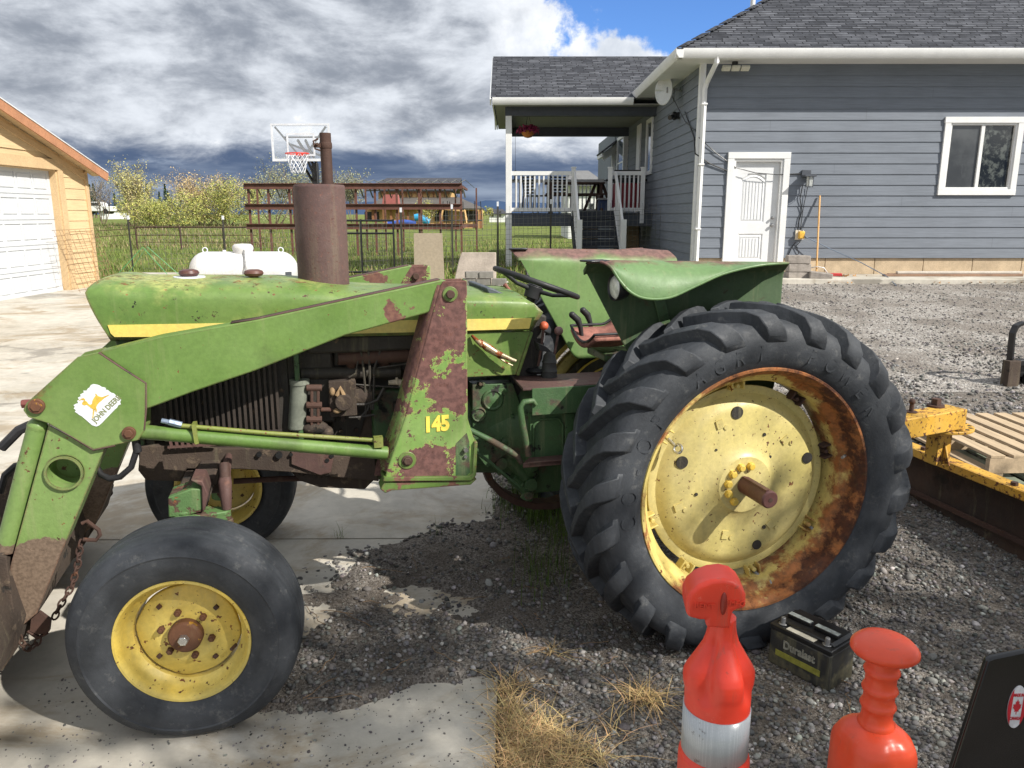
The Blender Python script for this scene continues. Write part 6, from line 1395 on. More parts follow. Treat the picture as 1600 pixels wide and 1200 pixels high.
# pipe corral rail
pf_=empty('pipe_fence',(-16,33,gh(-16,33))); tag(pf_,'rusty pipe rail fence crossing the grass bank','fence'); m=MB(); y=33.0
xl,xr=W(213,355,y).x,W(400,355,y).x; zt=W(300,355,y).z
P=lambda x,z:(x+16,0,z-pf_.location.z)
m.tube([P(xl,zt),P(xr,zt)],.035,6); m.tube([P(xl,zt-.33),P(xr,zt-.33)],.018,6); m.tube([P(xl,zt-.62),P(xr,zt-.62)],.014,6); m.tube([P(xl,zt-.05),P(xl-5,zt-.35)],.014,6); m.tube([P(xl,zt-.3),P(xl-5,zt-.6)],.014,6); m.build('rail',M['rustdark'],pf_,smooth=40)
for px in (213,282,349): m=MB(); x=W(px,370,y).x; m.tube([P(x,zt),P(x,zt-1.2)],.035,6); m.build('post',M['rustdark'],pf_)
# rusty rack
rk=empty('steel_rack',(W(384,380,28).x,28,gh(-10,28))); tag(rk,'long rusty steel rack of three beams on upright posts','rack'); L0=W(384,300,28); L1=W(722,300,28); 
def RK(mb,name,**k): o=mb.build(name,basic('rack_rust',srgb(104,68,58),.75,.25,3,coord='World') if name!='roof_wire' else wire,None,**k); o.parent=rk; o.matrix_parent_inverse=Matrix.Translation(-Vector(rk.location)); return o
zT,zM,zL=W(500,291,28).z,W(500,323,28).z,W(500,354,28).z; W2=3.2
for z in (zT,zM,zL):
    m=MB(); m.bb((L0.x-.05,27.95,z-.10),(L1.x,28.03,z+.08)); m.bb((L0.x-.05,27.88,z+.08),(L1.x,28.0,z+.10)); RK(m,'beam')
m=MB(); m.bb((L0.x+1.0,28+W2,zL-.08),(L1.x+.4,28.06+W2,zL+.05)); m.bb((L1.x-.05,28,zL-.06),(L1.x+.02,28+W2,zL+.02)); m.bb((L1.x-.05,28,zT-.06),(L1.x+.02,28+W2,zT+.02)); RK(m,'back_beam')
xs_=[W(p,300,28).x for p in (387,418,451,467,555,585,619,654,687,720)]
for x in xs_: m=MB(); m.bb((x-.035,28.04,gh(x,28)-.1),(x+.035,28.12,zT-.0)); RK(m,'upright')
for px in (400,456,570,600,628,657,711,744): x=W(px,300,28+W2).x; m=MB(); m.bb((x-.03,28.1+W2,gh(x,31)-.1),(x+.03,28.16+W2,zT+.05)); RK(m,'upright')
m=MB(); x=L0.x
while x<L1.x: m.tube([(x,28,zT+.12),(x+.15,28.5,zT+.24),(x+.35,28+W2,zT+.05)],.012,4); m.tube([(x,28.02,zT-.1),(x-.18,28.3,zT-.42)],.010,4); m.tube([(x+.1,28.02,zT-.1),(x+.16,28.2,zT-.38)],.03,4); x+=.33
RK(m,'roof_wire',smooth=None)
# basketball hoop
bh=empty('basketball_hoop',(W(490,300,16.5).x,16.7,gh(-4,16.7)),R(-3)); tag(bh,'basketball hoop with clear backboard behind the exhaust stack','basketball hoop')
bw=(W(519,225,16.2).x-W(426,225,16.2).x); bcx=W(472,225,16.2).x-bh.location.x; zb1=W(472,193,16.2).z-bh.location.z; zb0=W(472,252,16.2).z-bh.location.z; bhh=zb1-zb0
m=MB(); m.bb((bcx-bw/2+.03,-.505,zb0+.03),(bcx+bw/2-.03,-.495,zb1-.03)); gp=NB('clear_acrylic'); gp.b.inputs['Alpha'].default_value=.16; bbd=m.build('backboard',gp.set(color=(.75,.8,.85),rough=.08),bh,smooth=None)
m=MB(); q=.032
for a,b_,c_,d_ in ((bcx-bw/2,bcx-bw/2+q*1.2,zb0,zb1),(bcx+bw/2-q*1.2,bcx+bw/2,zb0,zb1),(bcx-bw/2+q*1.2,bcx+bw/2-q*1.2,zb0,zb0+q*1.6),(bcx-bw/2+q*1.2,bcx+bw/2-q*1.2,zb1-q,zb1)): m.bb((a,-.515,c_),(b_,-.485,d_))
sw2=.29; s0=zb0+.10; s1=s0+.45; 
for a,b_,c_,d_ in ((bcx-sw2,bcx-sw2+.04,s0,s1),(bcx+sw2-.04,bcx+sw2,s0,s1),(bcx-sw2+.04,bcx+sw2-.04,s0,s0+.04),(bcx-sw2+.04,bcx+sw2-.04,s1-.04,s1)): m.bb((a,-.509,c_),(b_,-.507,d_))
m.build('board_frame',M['whitedecal'],bbd)
m=MB(); rc_=(bcx,-.77,zb0+.13); m.tube([(rc_[0]+.228*math.cos(t),rc_[1]+.228*math.sin(t),rc_[2]) for t in [2*math.pi*k/24 for k in range(24)]],.012,6,True); m.box((bcx,-.53,rc_[2]),(.20,.05,.05)); rm_=m.build('rim',basic('rim_red',srgb(214,62,52),.5,.1),bh,smooth=50)
m=MB(); N=12; prev=None
for k in range(N):
    for s in (1,-1):
        P_=[]
        for j in range(6): t=2*math.pi*(k+s*j*.5)/N; r=.228-.022*j*(1 if j<4 else .9); P_.append((rc_[0]+r*math.cos(t),rc_[1]+r*math.sin(t),rc_[2]-.075*j))
        m.tube(P_,.007,4)
m.build('net',M['whitedecal'],rm_,smooth=None)
m=MB(); m.bb((-.05,-.06,0),(.07,.06,zb0-.0)); m.build('pole',M['black'],bh,bevel=.01)
m=MB()
for sx in(-1,1): m.bar((bcx+sx*(bw/2-.08),-.48,zb1-.06),(bcx+sx*.05,-.45,zb0+.10),.03,.035); m.bar((sx*.04+.01,-.0,zb0-.02),(bcx+sx*.08,-.45,zb0+.42),.03,.05); m.bar((sx*.04,-.0,zb0-.40),(bcx+sx*.08,-.45,zb0+.08),.03,.05)
m.bar((bcx-bw/2*.6,-.48,zb1-.26),(bcx+bw/2*.6,-.48,zb1-.26),.025,.03); m.bar((bcx-.28,-.30,zb0+.35),(bcx+.4,-.30,zb0+.1),.04,.04); m.build('support_arm',M['black'],bh)
# propane tank
tk=empty('propane_tank',(W(381,410,15.9).x,15.9,gh(-5.5,15.9)),R(2)); tag(tk,'white propane tank lying on the lawn behind the tractor hood','propane tank')
tl=(W(464,412,15.9).x-W(297,412,15.9).x)/2; trr=.41; zc=W(381,393,15.9).z-tk.location.z-trr
m=MB(); pr=[]
for k in range(9): a=k/8*math.pi/2; pr.append((trr*math.sin(a),-tl+.34*(1-math.cos(a))))
pr+=[(p[0],-p[1]) for p in pr[::-1]]; m.lathe(pr,o=(0,0,zc),ax='x',n=40); tb=m.build('tank_body',basic('tank_white',(.62,.62,.615),.4,.04,3),tk,smooth=50)
m=MB(); m.lathe([(0,.16),(.16,.15),(.20,.11),(.21,.06),(.19,0),(.19,-.05)],o=(0,0,zc+trr),ax='z',n=28); m.build('valve_dome',basic('dome_white',(.58,.58,.575),.4,.04),tk,smooth=50)
m=MB(); [m.tube([(x+.05*math.cos(t),0,zc+trr-.02+.05+.05*math.sin(t)) for t in [2*math.pi*k/12 for k in range(12)]],.012,6,True) for x in (-tl+.33,tl-.33)]; m.cyl((-.38,0,zc+trr-.01),(-.38,0,zc+trr+.03),.035,n=12); m.build('lifting_lug',M['whitedecal'],tk,smooth=50)
m=MB(); m.tube([(.06,-.14,zc+trr+.08),(.12,-.34,zc+trr-.15),(.17,-.46,zc+.1),(.18,-.48,zc-.5)],.016,6); m.build('gas_line',M['dullsteel'],tk,smooth=50)
m=MB(); [m.bb((x-.06,-.3,-.1),(x+.06,.3,zc-trr+.12)) for x in(-tl*.55,tl*.55)]; m.build('tank_foot',M['block'],tk)
m=MB(); m.box((tl-.12,-.33,zc-.05),(.12,.02,.14),(0,0,.4)); m.build('data_plate',M['darktrim'],tk)
# plywood sheet, concrete pieces
p0,p1=W(645,364,12.2),W(690,364,12.2); m=MB(); zb=gh(-1.5,12.2); m.prism([(0,0),(p1.x-p0.x+.04,0),(p1.x-p0.x,p0.z-zb),(0,p0.z-zb-.0)],0,.018,'xz'); pl=m.build('plywood_sheet',basic('plywood_tan',srgb(150,138,118),.8,.06,2,.1,30),bevel=.002); pl.location=(p0.x,12.2,zb); pl.rotation_euler=(R(-6),0,0); pl.location.y-=.0; tag(pl,'tan plywood sheet standing upright on the lawn behind the loader','plywood sheet')
m=MB(); a=W(718,394,13.4); b2=W(775,394,13.4); zb=gh(-.6,13.4); h=a.z-zb; w_=b2.x-a.x; m.prism([(-.12,0),(w_,0),(w_,h),(.03,h),(-.02,h*.75)],0,.10,'xz'); cc=m.build('concrete_slab',basic('stained_concrete',srgb(176,164,152),.9,.25,3,.4,30),bevel=.012); cc.location=(a.x,13.4,zb); cc.rotation_euler=(R(-8),0,0); tag(cc,'stained concrete slab standing on edge behind cinder blocks','concrete slab')
cbm=basic('cinder_grey',srgb(132,128,122),.95,.2,9,.6,50); i=0
for (px,py,l) in ((738,430,'grey cinder block on top, left one before the standing slab'),(760,430,'grey cinder block on top, right one before the standing slab'),(733,441,'grey cinder block in the lower row, leftmost before the slab'),(756,441,'grey cinder block in the lower row, middle before the slab'),(780,441,'grey cinder block in the lower row, rightmost before the slab')):
    m=MB(); m.bb((-.115,-.095,0),(.115,.095,.10)); [m.bb((x-.038,-.06,.1),(x+.038,.06,.102)) for x in(-.055,.055)]
    o=m.build('cinder_block',cbm,bevel=.006); p=W(px,py+4,12.9); o.location=(p.x,12.9,p.z); o.rotation_euler=(0,0,rng.normal(0,.12)); tag(o,l,'cinder block','cinder blocks in front of the standing slab')
m=MB(); m.bb((-.7,-.25,-.6),(.75,.25,W(756,446,12.9).z-.0)) ; base=m
# earth heap they stand on
hz=W(756,446,12.9).z
m=MB(); rows=[]
for j in range(9):
    r=j/8; rows.append([(W(756,446,12.9).x+r*1.1*math.cos(t),12.9+r*.8*math.sin(t),hz-.005-(r**2.2)*(hz-gh(-.5,12.9)+.12)) for t in [2*math.pi*k/24 for k in range(25)]])
m.grid(rows); tag(m.build('earth_heap',M['grass'],fix=False,smooth=60),kind='structure')
# ============================================================ FAR BUILDINGS
M['timber']=basic('barn_timber',srgb(196,158,106),.8,.15,.4,coord='World'); M['timber2']=basic('brown_timber',srgb(140,96,64),.8,.2,.4,coord='World'); M['darkroof']=basic('dark_roof',srgb(62,62,68),.7,.1,.3,coord='World')
YBn=88.
def far(px,py,Y=YBn): return W(px,py,Y)
bn=empty('timber_barn',(far(645,340).x,YBn,.3)); tag(bn,'big timber barn with dark gable roof and long lower shed roof','barn')
def FB(par,mb,name,mat,**k): o=mb.build(name,mat,None,smooth=None,**k); o.parent=par; o.matrix_parent_inverse=Matrix.Translation(-Vector(par.location)); return o
m=MB(); m.bb((far(580,0).x,YBn,.2),(far(698,0).x,YBn+10,far(640,300).z+.0)); m.bb((far(570,0).x,YBn-4,.2),(far(752,0).x,YBn,far(640,325,YBn-4).z)); FB(bn,m,'wall',M['timber'],fix=False)
m=MB(); a,b2,c_=far(586,300),far(700,300),far(592,279); rz=far(600,279,YBn+5).z; ez=far(600,298).z
m.add([(a.x-1,YBn-.6,ez),(b2.x+1,YBn-.6,ez),(b2.x+1.2,YBn+5,rz),(a.x+.6,YBn+5,rz)],[(0,1,2,3)]); m.add([(a.x+.6,YBn+5,rz),(b2.x+1.2,YBn+5,rz),(b2.x+1,YBn+10.6,ez),(a.x-1,YBn+10.6,ez)],[(0,1,2,3)]); FB(bn,m,'roof',M['darkroof'],solid=.15,fix=False)
m=MB(); zl=far(600,325,YBn-5).z; zh=far(600,309,YBn).z; m.add([(far(575,0).x,YBn-5,zl),(far(756,0).x,YBn-5,zl-.1),(far(712,0).x,YBn+.2,zh),(far(586,0).x,YBn+.2,zh)],[(0,1,2,3)]); FB(bn,m,'shed_roof',basic('grey_shed_roof',srgb(92,88,84),.7,.15,.4,coord='World'),solid=.15,fix=False)
for a_,b__,c1,d1 in ((556,580,331,345),(722,744,330,346),(672,694,330,346)): m=MB(); m.bb((far(a_,0,YBn-4.1).x,YBn-4.06,far(0,d1,YBn-4.1).z),(far(b__,0,YBn-4.1).x,YBn-3.98,far(0,c1,YBn-4.1).z)); FB(bn,m,'opening',M['grime'])
for px in (570,600,628,655,684,716,748): m=MB(); x=far(px,0,YBn-4.4).x; m.bb((x-.12,YBn-4.5,.2),(x+.12,YBn-4.3,zl)); FB(bn,m,'post',M['timber2'])
m=MB(); m.prism([(far(584,0).x,ez-.3),(far(698,0).x,ez-.3),(far(698,0).x,ez),(far(584,0).x,ez)],YBn-.3,YBn-.05); FB(bn,m,'fascia',M['timber2'])
for px in range(590,696,9): m=MB(); m.bb((far(px,0).x-.06,YBn-.06,far(0,310).z),(far(px,0).x+.06,YBn+.0,ez-.31)); FB(bn,m,'batten',M['timber2'])
rp=thing('red_canopy','faded red playhouse roof in front of the timber barn','playhouse',(far(612,335,80).x,80,.3)); m=MB(); xw=far(632,0,80).x-far(604,0,80).x; m.prism([(-xw/2,2.1),(xw/2,2.1),(xw/2*.8,2.9+.5),(-xw/2*.8,2.9+.5)],-.7,.7); m.build('canopy_roof',basic('faded_red',srgb(160,92,88),.7,.1),rp); 
for s in(-1,1): m=MB(); m.bb((s*xw/2*.9-.06,-.6,0),(s*xw/2*.9+.06,-.5,2.1)); m.build('post',M['timber2'],rp)
m=MB(); m.bb((-xw/2*.8,-.5,0),(xw/2*.8,.5,.9)); m.build('base',M['timber'],rp)
sl2=thing('play_slide','bright blue tube slide of the playset by the barn','slide',(far(662,340,76).x,76,.3)); m=MB(); f_=lambda px,py:Vector((far(px,py,76).x-sl2.location.x,0,far(px,py,76).z-.3)); m.tube([f_(648,340),f_(655,339),f_(662,343),f_(668,346),f_(671,347)],[.32,.36,.38,.36,.3],12); m.build('slide_tube',basic('slide_blue',srgb(52,156,204),.4,.1),sl2,smooth=50)
m=MB(); m.tube([f_(606,350),f_(630,347),f_(650,349)],.25,8); m.build('pool_cover',basic('tarp_blue',srgb(50,84,166),.5,.1),sl2,smooth=50)
tp=thing('trampoline','dark netted trampoline beside the barn','trampoline',(far(722,345,74).x,74,.35)); m=MB(); m.cyl((0,0,.8),(0,0,.88),1.9,n=32); [m.tube([(1.9*math.cos(t),1.9*math.sin(t),0),(1.9*math.cos(t),1.9*math.sin(t),.85),(1.75*math.cos(t),1.75*math.sin(t),2.6)],.04,6) for t in [k*math.pi/4 for k in range(8)]]; m.build('trampoline_frame',M['black'],tp,smooth=50)
sr_=thing('swing_frame','tan wooden swing set frame near the barn shed','swing set',(far(700,345,72).x,72,.35)); m=MB(); f3=lambda px,py:Vector((far(px,py,72).x-sr_.location.x,0,far(px,py,72).z-.35)); m.bar(f3(690,326),f3(728,330),.12,.14); [m.bar(f3(a,328),f3(b2,349)+Vector((0,s*.7,0)),.1,.1) for a,b2 in((692,688),(726,730)) for s in(-1,1)]; m.build('frame',M['timber'],sr_)
def cottage(px0,px1,pyr,pye,Y,wallm,roofm,label,name='far_house'):
    a,b2=W(px0,pye,Y),W(px1,pye,Y); zr2=W(px0,pyr,Y).z; g0=gh(a.x,Y); o=empty(name,((a.x+b2.x)/2,Y,g0)); tag(o,label,'house'); m=MB(); m.bb((a.x+.3,Y,g0-.3),(b2.x-.3,Y+7,a.z)); FB(o,m,'wall',wallm)
    m=MB(); m.add([(a.x,Y-.5,a.z),(b2.x,Y-.5,a.z),(b2.x-.8,Y+3.5,zr2),(a.x+.8,Y+3.5,zr2)],[(0,1,2,3)]); m.add([(a.x,Y-.5,a.z),(a.x+.8,Y+3.5,zr2),(a.x,Y+7.5,a.z)],[(0,1,2)]); m.add([(b2.x,Y-.5,a.z),(b2.x-.8,Y+3.5,zr2),(b2.x,Y+7.5,a.z)],[(0,1,2)]); FB(o,m,'roof',roofm,solid=.12,fix=False)
    L=b2.x-a.x; 
    for t in (.25,.65): m=MB(); x=a.x+L*t; m.bb((x-L*.05,Y-.05,g0+1),(x+L*.05,Y+.02,g0+2.1)); FB(o,m,'window',M['glass'])
cottage(881,948,263,290,48,M['white'],basic('grey_far_roof',srgb(112,112,112),.8,.1,.5,coord='World'),'white neighbouring house with grey roof seen beyond the porch')
cottage(762,792,327,334,150,M['white'],M['darkroof'],'small white house with a dark roof far across the field')
cottage(152,170,322,329,118,M['white'],M['darkroof'],'small white house with a dark roof behind the parked van')
# far white truck by the trees
vt=thing('parked_van','white pickup truck parked far off beside the tan garage edge','truck',(W(155,331,100).x,100,W(155,334.5,100).z)); m=MB(); m.prism([(-1.9,.35),(1.9,.35),(1.9,.95),(.9,1.0),(.6,1.5),(-.7,1.5),(-.95,1.0),(-1.9,.95)],-.8,.8); m.build('body',M['white'],vt,bevel=.05); m=MB(); m.prism([(.82,1.02),(.56,1.42),(-.62,1.42),(-.82,1.02)],-.81,.81); m.build('window',M['glass'],vt)
for x in(-1.2,1.2): m=MB(); m.cyl((x,-.82,.35),(x,.82,.35),.34,n=16); m.build('wheel',M['blackrub'],vt)
# snowy mountains with the blue of haze put into their colour, dark wooded hill
mo=MB(); rows=[];
for j,Y in enumerate((5200,5600,6200)):
    rows.append([(x,Y,[0,1,.4][j]*(150+90*noise.noise(Vector((x/700,j*.1,2)))+60*noise.noise(Vector((x/220,0,5)))+ (60 if x>-200 else 40))*.42) for x in lin(-5200,5200,140)])
mo.grid(rows); b=NB('far_mountain','World'); S=b.sep(); c=b.mix(b.ramp(b.math('ADD',S[2],b.math('MULTIPLY',b.noise(.01,6,.7),160)),190,250),srgb(62,80,108),srgb(150,166,192))
tag(mo.build('mountains',b.set(color=c,rough=1,spec=0),fix=False,smooth=60),kind='structure')
# ============================================================ TREES
brk=basic('tree_bark',srgb(120,104,88),.9,.2,3)
leafm=NB('leaf'); at=leafm.n.new('ShaderNodeAttribute'); at.attribute_name='tint'; leafm.set(color=at.outputs['Color'],rough=.65,spec=.3); M['leaf']=leafm.m
def tree(name,label,x,Y,h,wd,cols,nl,ls,seed,trunkh=.15,shape=1.0,stems=5,density=1.0,cat='tree',group='trees and bushes along the bank',base=None,lr=(.55,1.0),wide=1.0,fill=0.0,clumps=0,cs=.25):
    rg3=random.Random(seed); g0=gh(x,Y) if base is None else base; o=empty(name,(x,Y,g0)); tag(o,label,cat,group)
    t=MB(); tips=[]
    def branch(p,d,L,r,lv):
        n=4; pts=[p]; q=p.copy(); dd=d.copy()
        for i in range(n):
            dd=(dd+Vector((rg3.gauss(0,.13),rg3.gauss(0,.13),rg3.gauss(.05,.08)))).normalized(); q=q+dd*L/n; pts.append(q.copy())
            if lv>0 and i>=1:
                for _ in range(2 if lv>1 else 2):
                    a=rg3.uniform(0,6.28); s=Vector((math.cos(a),math.sin(a),rg3.uniform(.1,.9)*shape)).normalized(); branch(q.copy(),(dd*.55+s*.75).normalized(),L*rg3.uniform(*lr)*.62,r*.5,lv-1)
            if lv<=1: tips.append((q.copy(),r))
        t.tube(pts,[r*(1-.6*i/n) for i in range(n+1)],5 if lv>0 else 3)
    for s in range(stems):
        a=6.28*s/stems+rg3.uniform(-.4,.4); lean=rg3.uniform(.1,.5)*wd/h; branch(Vector((math.cos(a)*.15*wd*.3,math.sin(a)*.15*wd*.3,0)),Vector((math.cos(a)*lean,math.sin(a)*lean,1)).normalized(),h*rg3.uniform(.5,.62),.018*h/max(1,stems**.4),3 if stems<6 else 2)
    zs_=[p.z for p,_ in tips]; k=h/max(zs_)*.98; 
    t.v=[(a*k*wide,b_*k*wide,c*k) for a,b_,c in t.v]; t.build('trunk',brk,o,smooth=50,fix=False)
    n=nl; T_=np.array([tuple(p*k) for p,_ in tips]); T_=T_ if not clumps else T_[rng.choice(np.where(T_[:,2]>.35*h)[0],clumps)]; idx=rng.integers(0,len(T_),n); P_=T_[idx]+rng.normal(0,.036*h if not clumps else cs,(n,3)); 
    P_[:,:2]*=wide; fm=rng.uniform(0,1,n)<fill; fk=rng.uniform(.15,.95,n); P_[:,2]=np.where(fm,P_[:,2]*fk,P_[:,2]); P_[:,:2]*=np.where(fm,.55+.45*fk,1)[:,None]
    P_[:,2]=np.clip(P_[:,2],.05*h,None)
    A=rng.normal(0,1,(n,3)); A/=np.linalg.norm(A,axis=1)[:,None]; B=np.cross(A,rng.normal(0,1,(n,3))); B/=np.linalg.norm(B,axis=1)[:,None]
    s=ls*rng.uniform(.5,1.3,(n,1)); V=np.stack([P_-A*s,P_+B*s*.5,P_+A*s,P_-B*s*.5],1).reshape(-1,3); F=np.arange(4*n).reshape(-1,4)
    ci=rng.integers(0,len(cols),n); base_=np.array([srgb(*c) for c in cols]); nz=np.array([noise.noise(Vector(p)*(2.2/h*3)) for p in P_]); C=base_[np.clip(((nz+.5)*len(cols)+rng.normal(0,.5,n)).astype(int),0,len(cols)-1)]*rng.uniform(.65,1.15,(n,1))
    link('crown',npmesh('crown',V,F,M['leaf'],np.repeat(C,4,0)),o); return o
YG=[(176,172,104),(196,190,118),(206,198,130),(154,152,96),(206,190,142)]; GY=[(148,156,84),(176,180,96),(200,196,104),(130,140,80),(190,180,120)]; TN=[(206,182,134),(190,166,124),(216,194,146),(164,144,112)]; OL=[(150,154,112),(168,170,128),(132,136,104),(184,182,146)]
tree('leafing_tree','upright pale yellow green tree, leftmost beside the garage',W(207,330,52).x,52,W(0,243,52).z-1.1,4,YG,6500,.055,11,stems=6,shape=1.3,wide=1.2,fill=.35)
tree('yellow_bush','low yellow green bush at the left end of the big thicket',W(272,340,52).x,50,W(0,292,50).z-1.2,5,GY,8500,.055,12,stems=7,shape=.7,lr=(.7,1.2),wide=1.7,fill=.5)
tree('tan_bush','tall rounded tan budding bush in the middle of the thicket',W(318,330,56).x,56,W(0,258,56).z-1.2,6,TN,11000,.055,13,stems=7,shape=.9,lr=(.7,1.15),wide=1.5,fill=.5)
tree('green_bush','bright green bush at the right end of the thicket',W(352,330,53).x,53,W(0,270,53).z-1.2,5,GY,10500,.055,14,stems=7,shape=.9,lr=(.7,1.15),wide=1.5,fill=.5)
tree('olive_tree','sparse olive grey tree behind the basketball hoop',W(430,330,58).x,58,W(0,236,58).z-1.2,7,OL,8500,.055,15,stems=6,shape=1.0,lr=(.6,1.1),wide=1.4,fill=.35)
tree('small_olive_tree','small sparse olive tree right of the muffler stack',W(552,330,70).x,70,W(0,266,70).z-.4,5,OL,2500,.07,16,stems=5)
tree('grey_shrub','grey green shrub between the leafing tree and yellow bush',W(240,330,58).x,58,W(0,298,58).z-1.2,4,OL,5000,.06,17,stems=6,cat='shrub',wide=1.5,fill=.5)
tree('bare_shrub','grey leafless shrub right beside the garage corner',W(160,330,60).x,60,W(0,262,60).z-1.2,4,[(150,144,128),(130,126,110)],900,.05,18,stems=6,cat='shrub')
tree('barn_tree','small lime green tree in front of the timber barn',W(670,330,70).x,70,W(0,304,70).z-.4,1.6,GY,1400,.06,19,stems=2)
tree('lime_tree','round lime green tree beyond the barn and before white house',W(757,330,110).x,110,W(0,322,110).z-.3,3,GY,1000,.12,20,stems=3)
# pines on the left hill
def pine(x,Y,h,i):
    g0=gh(x,Y); o=empty('pine_tree',(x,Y,g0)); tag(o,'dark green pine standing far behind the bushes','pine tree','pines on the far left hillside')
    t=MB(); t.cyl((0,0,0),(0,0,h),.03*h,.004*h,n=6); t.build('trunk',brk,o)
    n=420; z=rng.uniform(.12,1,n)**.8; a=rng.uniform(0,6.28,n); r=(1.02-z)*.24*h*rng.uniform(.3,1,n); P_=np.stack([r*np.cos(a),r*np.sin(a),z*h-r*.25],1); s=.035*h; D=np.stack([np.cos(a),np.sin(a),-.4+0*a],1)*s; B=np.stack([-np.sin(a),np.cos(a),0*a],1)*s*.6
    V=np.stack([P_-D,P_+B,P_+D,P_-B],1).reshape(-1,3); C=np.array(srgb(58,78,48))*rng.uniform(.6,1.2,(n,1)); link('crown',npmesh('crown',V,np.arange(4*n).reshape(-1,4),M['leaf'],np.repeat(C,4,0)),o)
for i,px in enumerate(range(146,262,9)): pine(W(px,330,150).x+rng.normal(0,1),150+rng.uniform(-12,12),W(0,292+8*rng.uniform(),150).z-.5+rng.uniform(-1,1)*.8,i)
# rough grass on the bank and lawn
r=[]; 
for _ in range(26000):
    y=14.5+ (46-14.5)*rng.uniform()**1.5; x=rng.uniform(-16,4.5)*y/20
    if (x>3 and y>13) or (x<GX+1 and y<17): continue
    if -9.9<x<-4.5 and y<20.5: continue
    r.append((x,y,gh(x,y)-.02))
n=len(r); C=np.array([srgb(112,130,58)]*n)*rng.uniform(.5,1.3,(n,1)); mk=rng.uniform(0,1,n)<.25; C[mk]=np.array(srgb(160,142,104))*rng.uniform(.6,1.1,(mk.sum(),1))
blades('lawn_grass',r,rng.uniform(.06,.2,n)*(1+.02*np.array([p[1] for p in r])),np.full(n,.010),rng.uniform(.2,1,n),M['blade'],C,'tufts of green and dry grass across the lawn and bank','grass',seg=2)
r=[]
for _ in range(5200):
    y=rng.uniform(34,56); x=rng.uniform(-.40,-.18)*y*1.6; r.append((x,y,gh(x,y)-.03))
n=len(r); C=np.array([srgb(120,124,70)]*n)*rng.uniform(.5,1.2,(n,1)); mk=rng.uniform(0,1,n)<.45; C[mk]=np.array(srgb(156,136,108))*rng.uniform(.6,1.1,(mk.sum(),1))
blades('bank_weeds',r,rng.uniform(.12,.38,n),np.full(n,.02),rng.uniform(.2,.9,n),M['blade'],C,'tall dry and green weeds on the field bank','weeds',seg=2)
r=[]
for _ in range(6000):
    y=rng.uniform(10.9,14.6); x=rng.uniform(-3.0,2.1); r.append((x,y,gh(x,y)-.02))
n=len(r); C=np.array([srgb(96,120,50)]*n)*rng.uniform(.5,1.2,(n,1))
blades('lawn_edge_grass',r,rng.uniform(.05,.16,n),np.full(n,.004),rng.uniform(.2,1,n),M['blade'],C,'short green grass behind the tractor seat','grass',seg=2)
# ============================================================ RIGHT SIDE: grader blade, pallets, black attachment
M['oyellow']=paint('blade_yellow',(.60,.31,.025),(.64,.38,.06),edge=.9,layers=[dict(c=RUSTO,c2=RUST2,t=.57,w=.04,s=14,d=11,ro=.72),dots(.62,50)],rough=.45)
M['bladerust']=paint('blade_rust',srgb(74,54,42),srgb(52,40,34),[dict(c=srgb(150,96,60),t=.68,w=.05,s=12,r=0),dict(c=(.02,.016,.012),t=.55,w=.2,s=4,o=3)],rough=.75,bumpS=.5)
b0=G(1385,772,.02); b1=G(1600,878,.02); d=(b1-b0); d.z=0; d.normalize(); nrm_=Vector((d.y,-d.x,0)); nrm_=nrm_ if nrm_.y<0 else -nrm_
bl_=empty('grader_blade',b0,math.atan2(d.y,d.x)); tag(bl_,'yellow and rusty grader blade attachment behind the rear tyre','grader blade')
t0=WX(1400,660,b0.x+.0); Lb=(b1-b0).length+1.9
hb=.0
# height of the top edge from the picture
ht=W(1395,690,b0.y).z-.0
Q=[(.0,.0),(-.03,.10),(-.035,.2),(-.02,ht*.8),(.03,ht),(.05,ht),(.0,ht*.8),(-.012,.2),(-.01,.1),(.015,.0)]
# local y: +y away from the camera
m=MB(); m.prism([(-y,z) for y,z in Q],-.55,Lb,'yz'); m.build('moldboard',M['bladerust'],bl_,bevel=.003)
m=MB(); m.bb((-.55,-.055,ht-.001),(Lb,.035,ht+.012)); m.bb((-.55,-.06,ht-.035),(Lb,-.045,ht+.012)); m.build('top_rail',M['oyellow'],bl_,bevel=.003)
m=MB(); [m.cyl((x,-.02,ht+.01),(x,-.02,ht+.03),.018,n=6) for x in (.28,.9,1.6)]; m.bb((-.5,-.045,.10),(Lb,-.03,.125)); m.build('blade_bolt',M['rustdark'],bl_)
# turntable and square beam (world placed)
q=Vector((W(1470,664,3.9).x,3.9,W(1470,664,3.9).z)); 
def L_(p): v=p-b0; return Vector((v.dot(d),v.dot(Vector((-d.y,d.x,0))),v.z))
m=MB(); c=L_(q); m.cyl(c-Vector((0,0,.012)),c+Vector((0,0,.004)),.155,n=40); tt=m.build('turntable_plate',M['oyellow'],bl_,bevel=.003)
m=MB(); [m.cyl(c+Vector((.135*math.cos(t),.135*math.sin(t),.0035)),c+Vector((.135*math.cos(t),.135*math.sin(t),.006)),.010,n=10) for t in [k*.36 for k in range(18)]]; m.build('plate_hole',M['black'],bl_)
m=MB(); m.box(c+Vector((0,0,-.11)),(.085,.085,.20)); m.prism([(c.x-.09,c.z-.20),(c.x+.09,c.z-.20),(c.x+.03,c.z-.05),(c.x-.03,c.z-.05)],c.y-.005,c.y+.007); m.build('pivot_post',M['oyellow'],bl_,bevel=.004)
e0=L_(Vector((W(1494,645,3.85).x,3.85,q.z+.06))); e1=L_(Vector((W(1380,668,3.6).x-.35,3.45,q.z+.055))); m=MB(); m.bar(e0,e1,.12,.105); bm2=m.build('square_beam',M['oyellow'],bl_,bevel=.006)
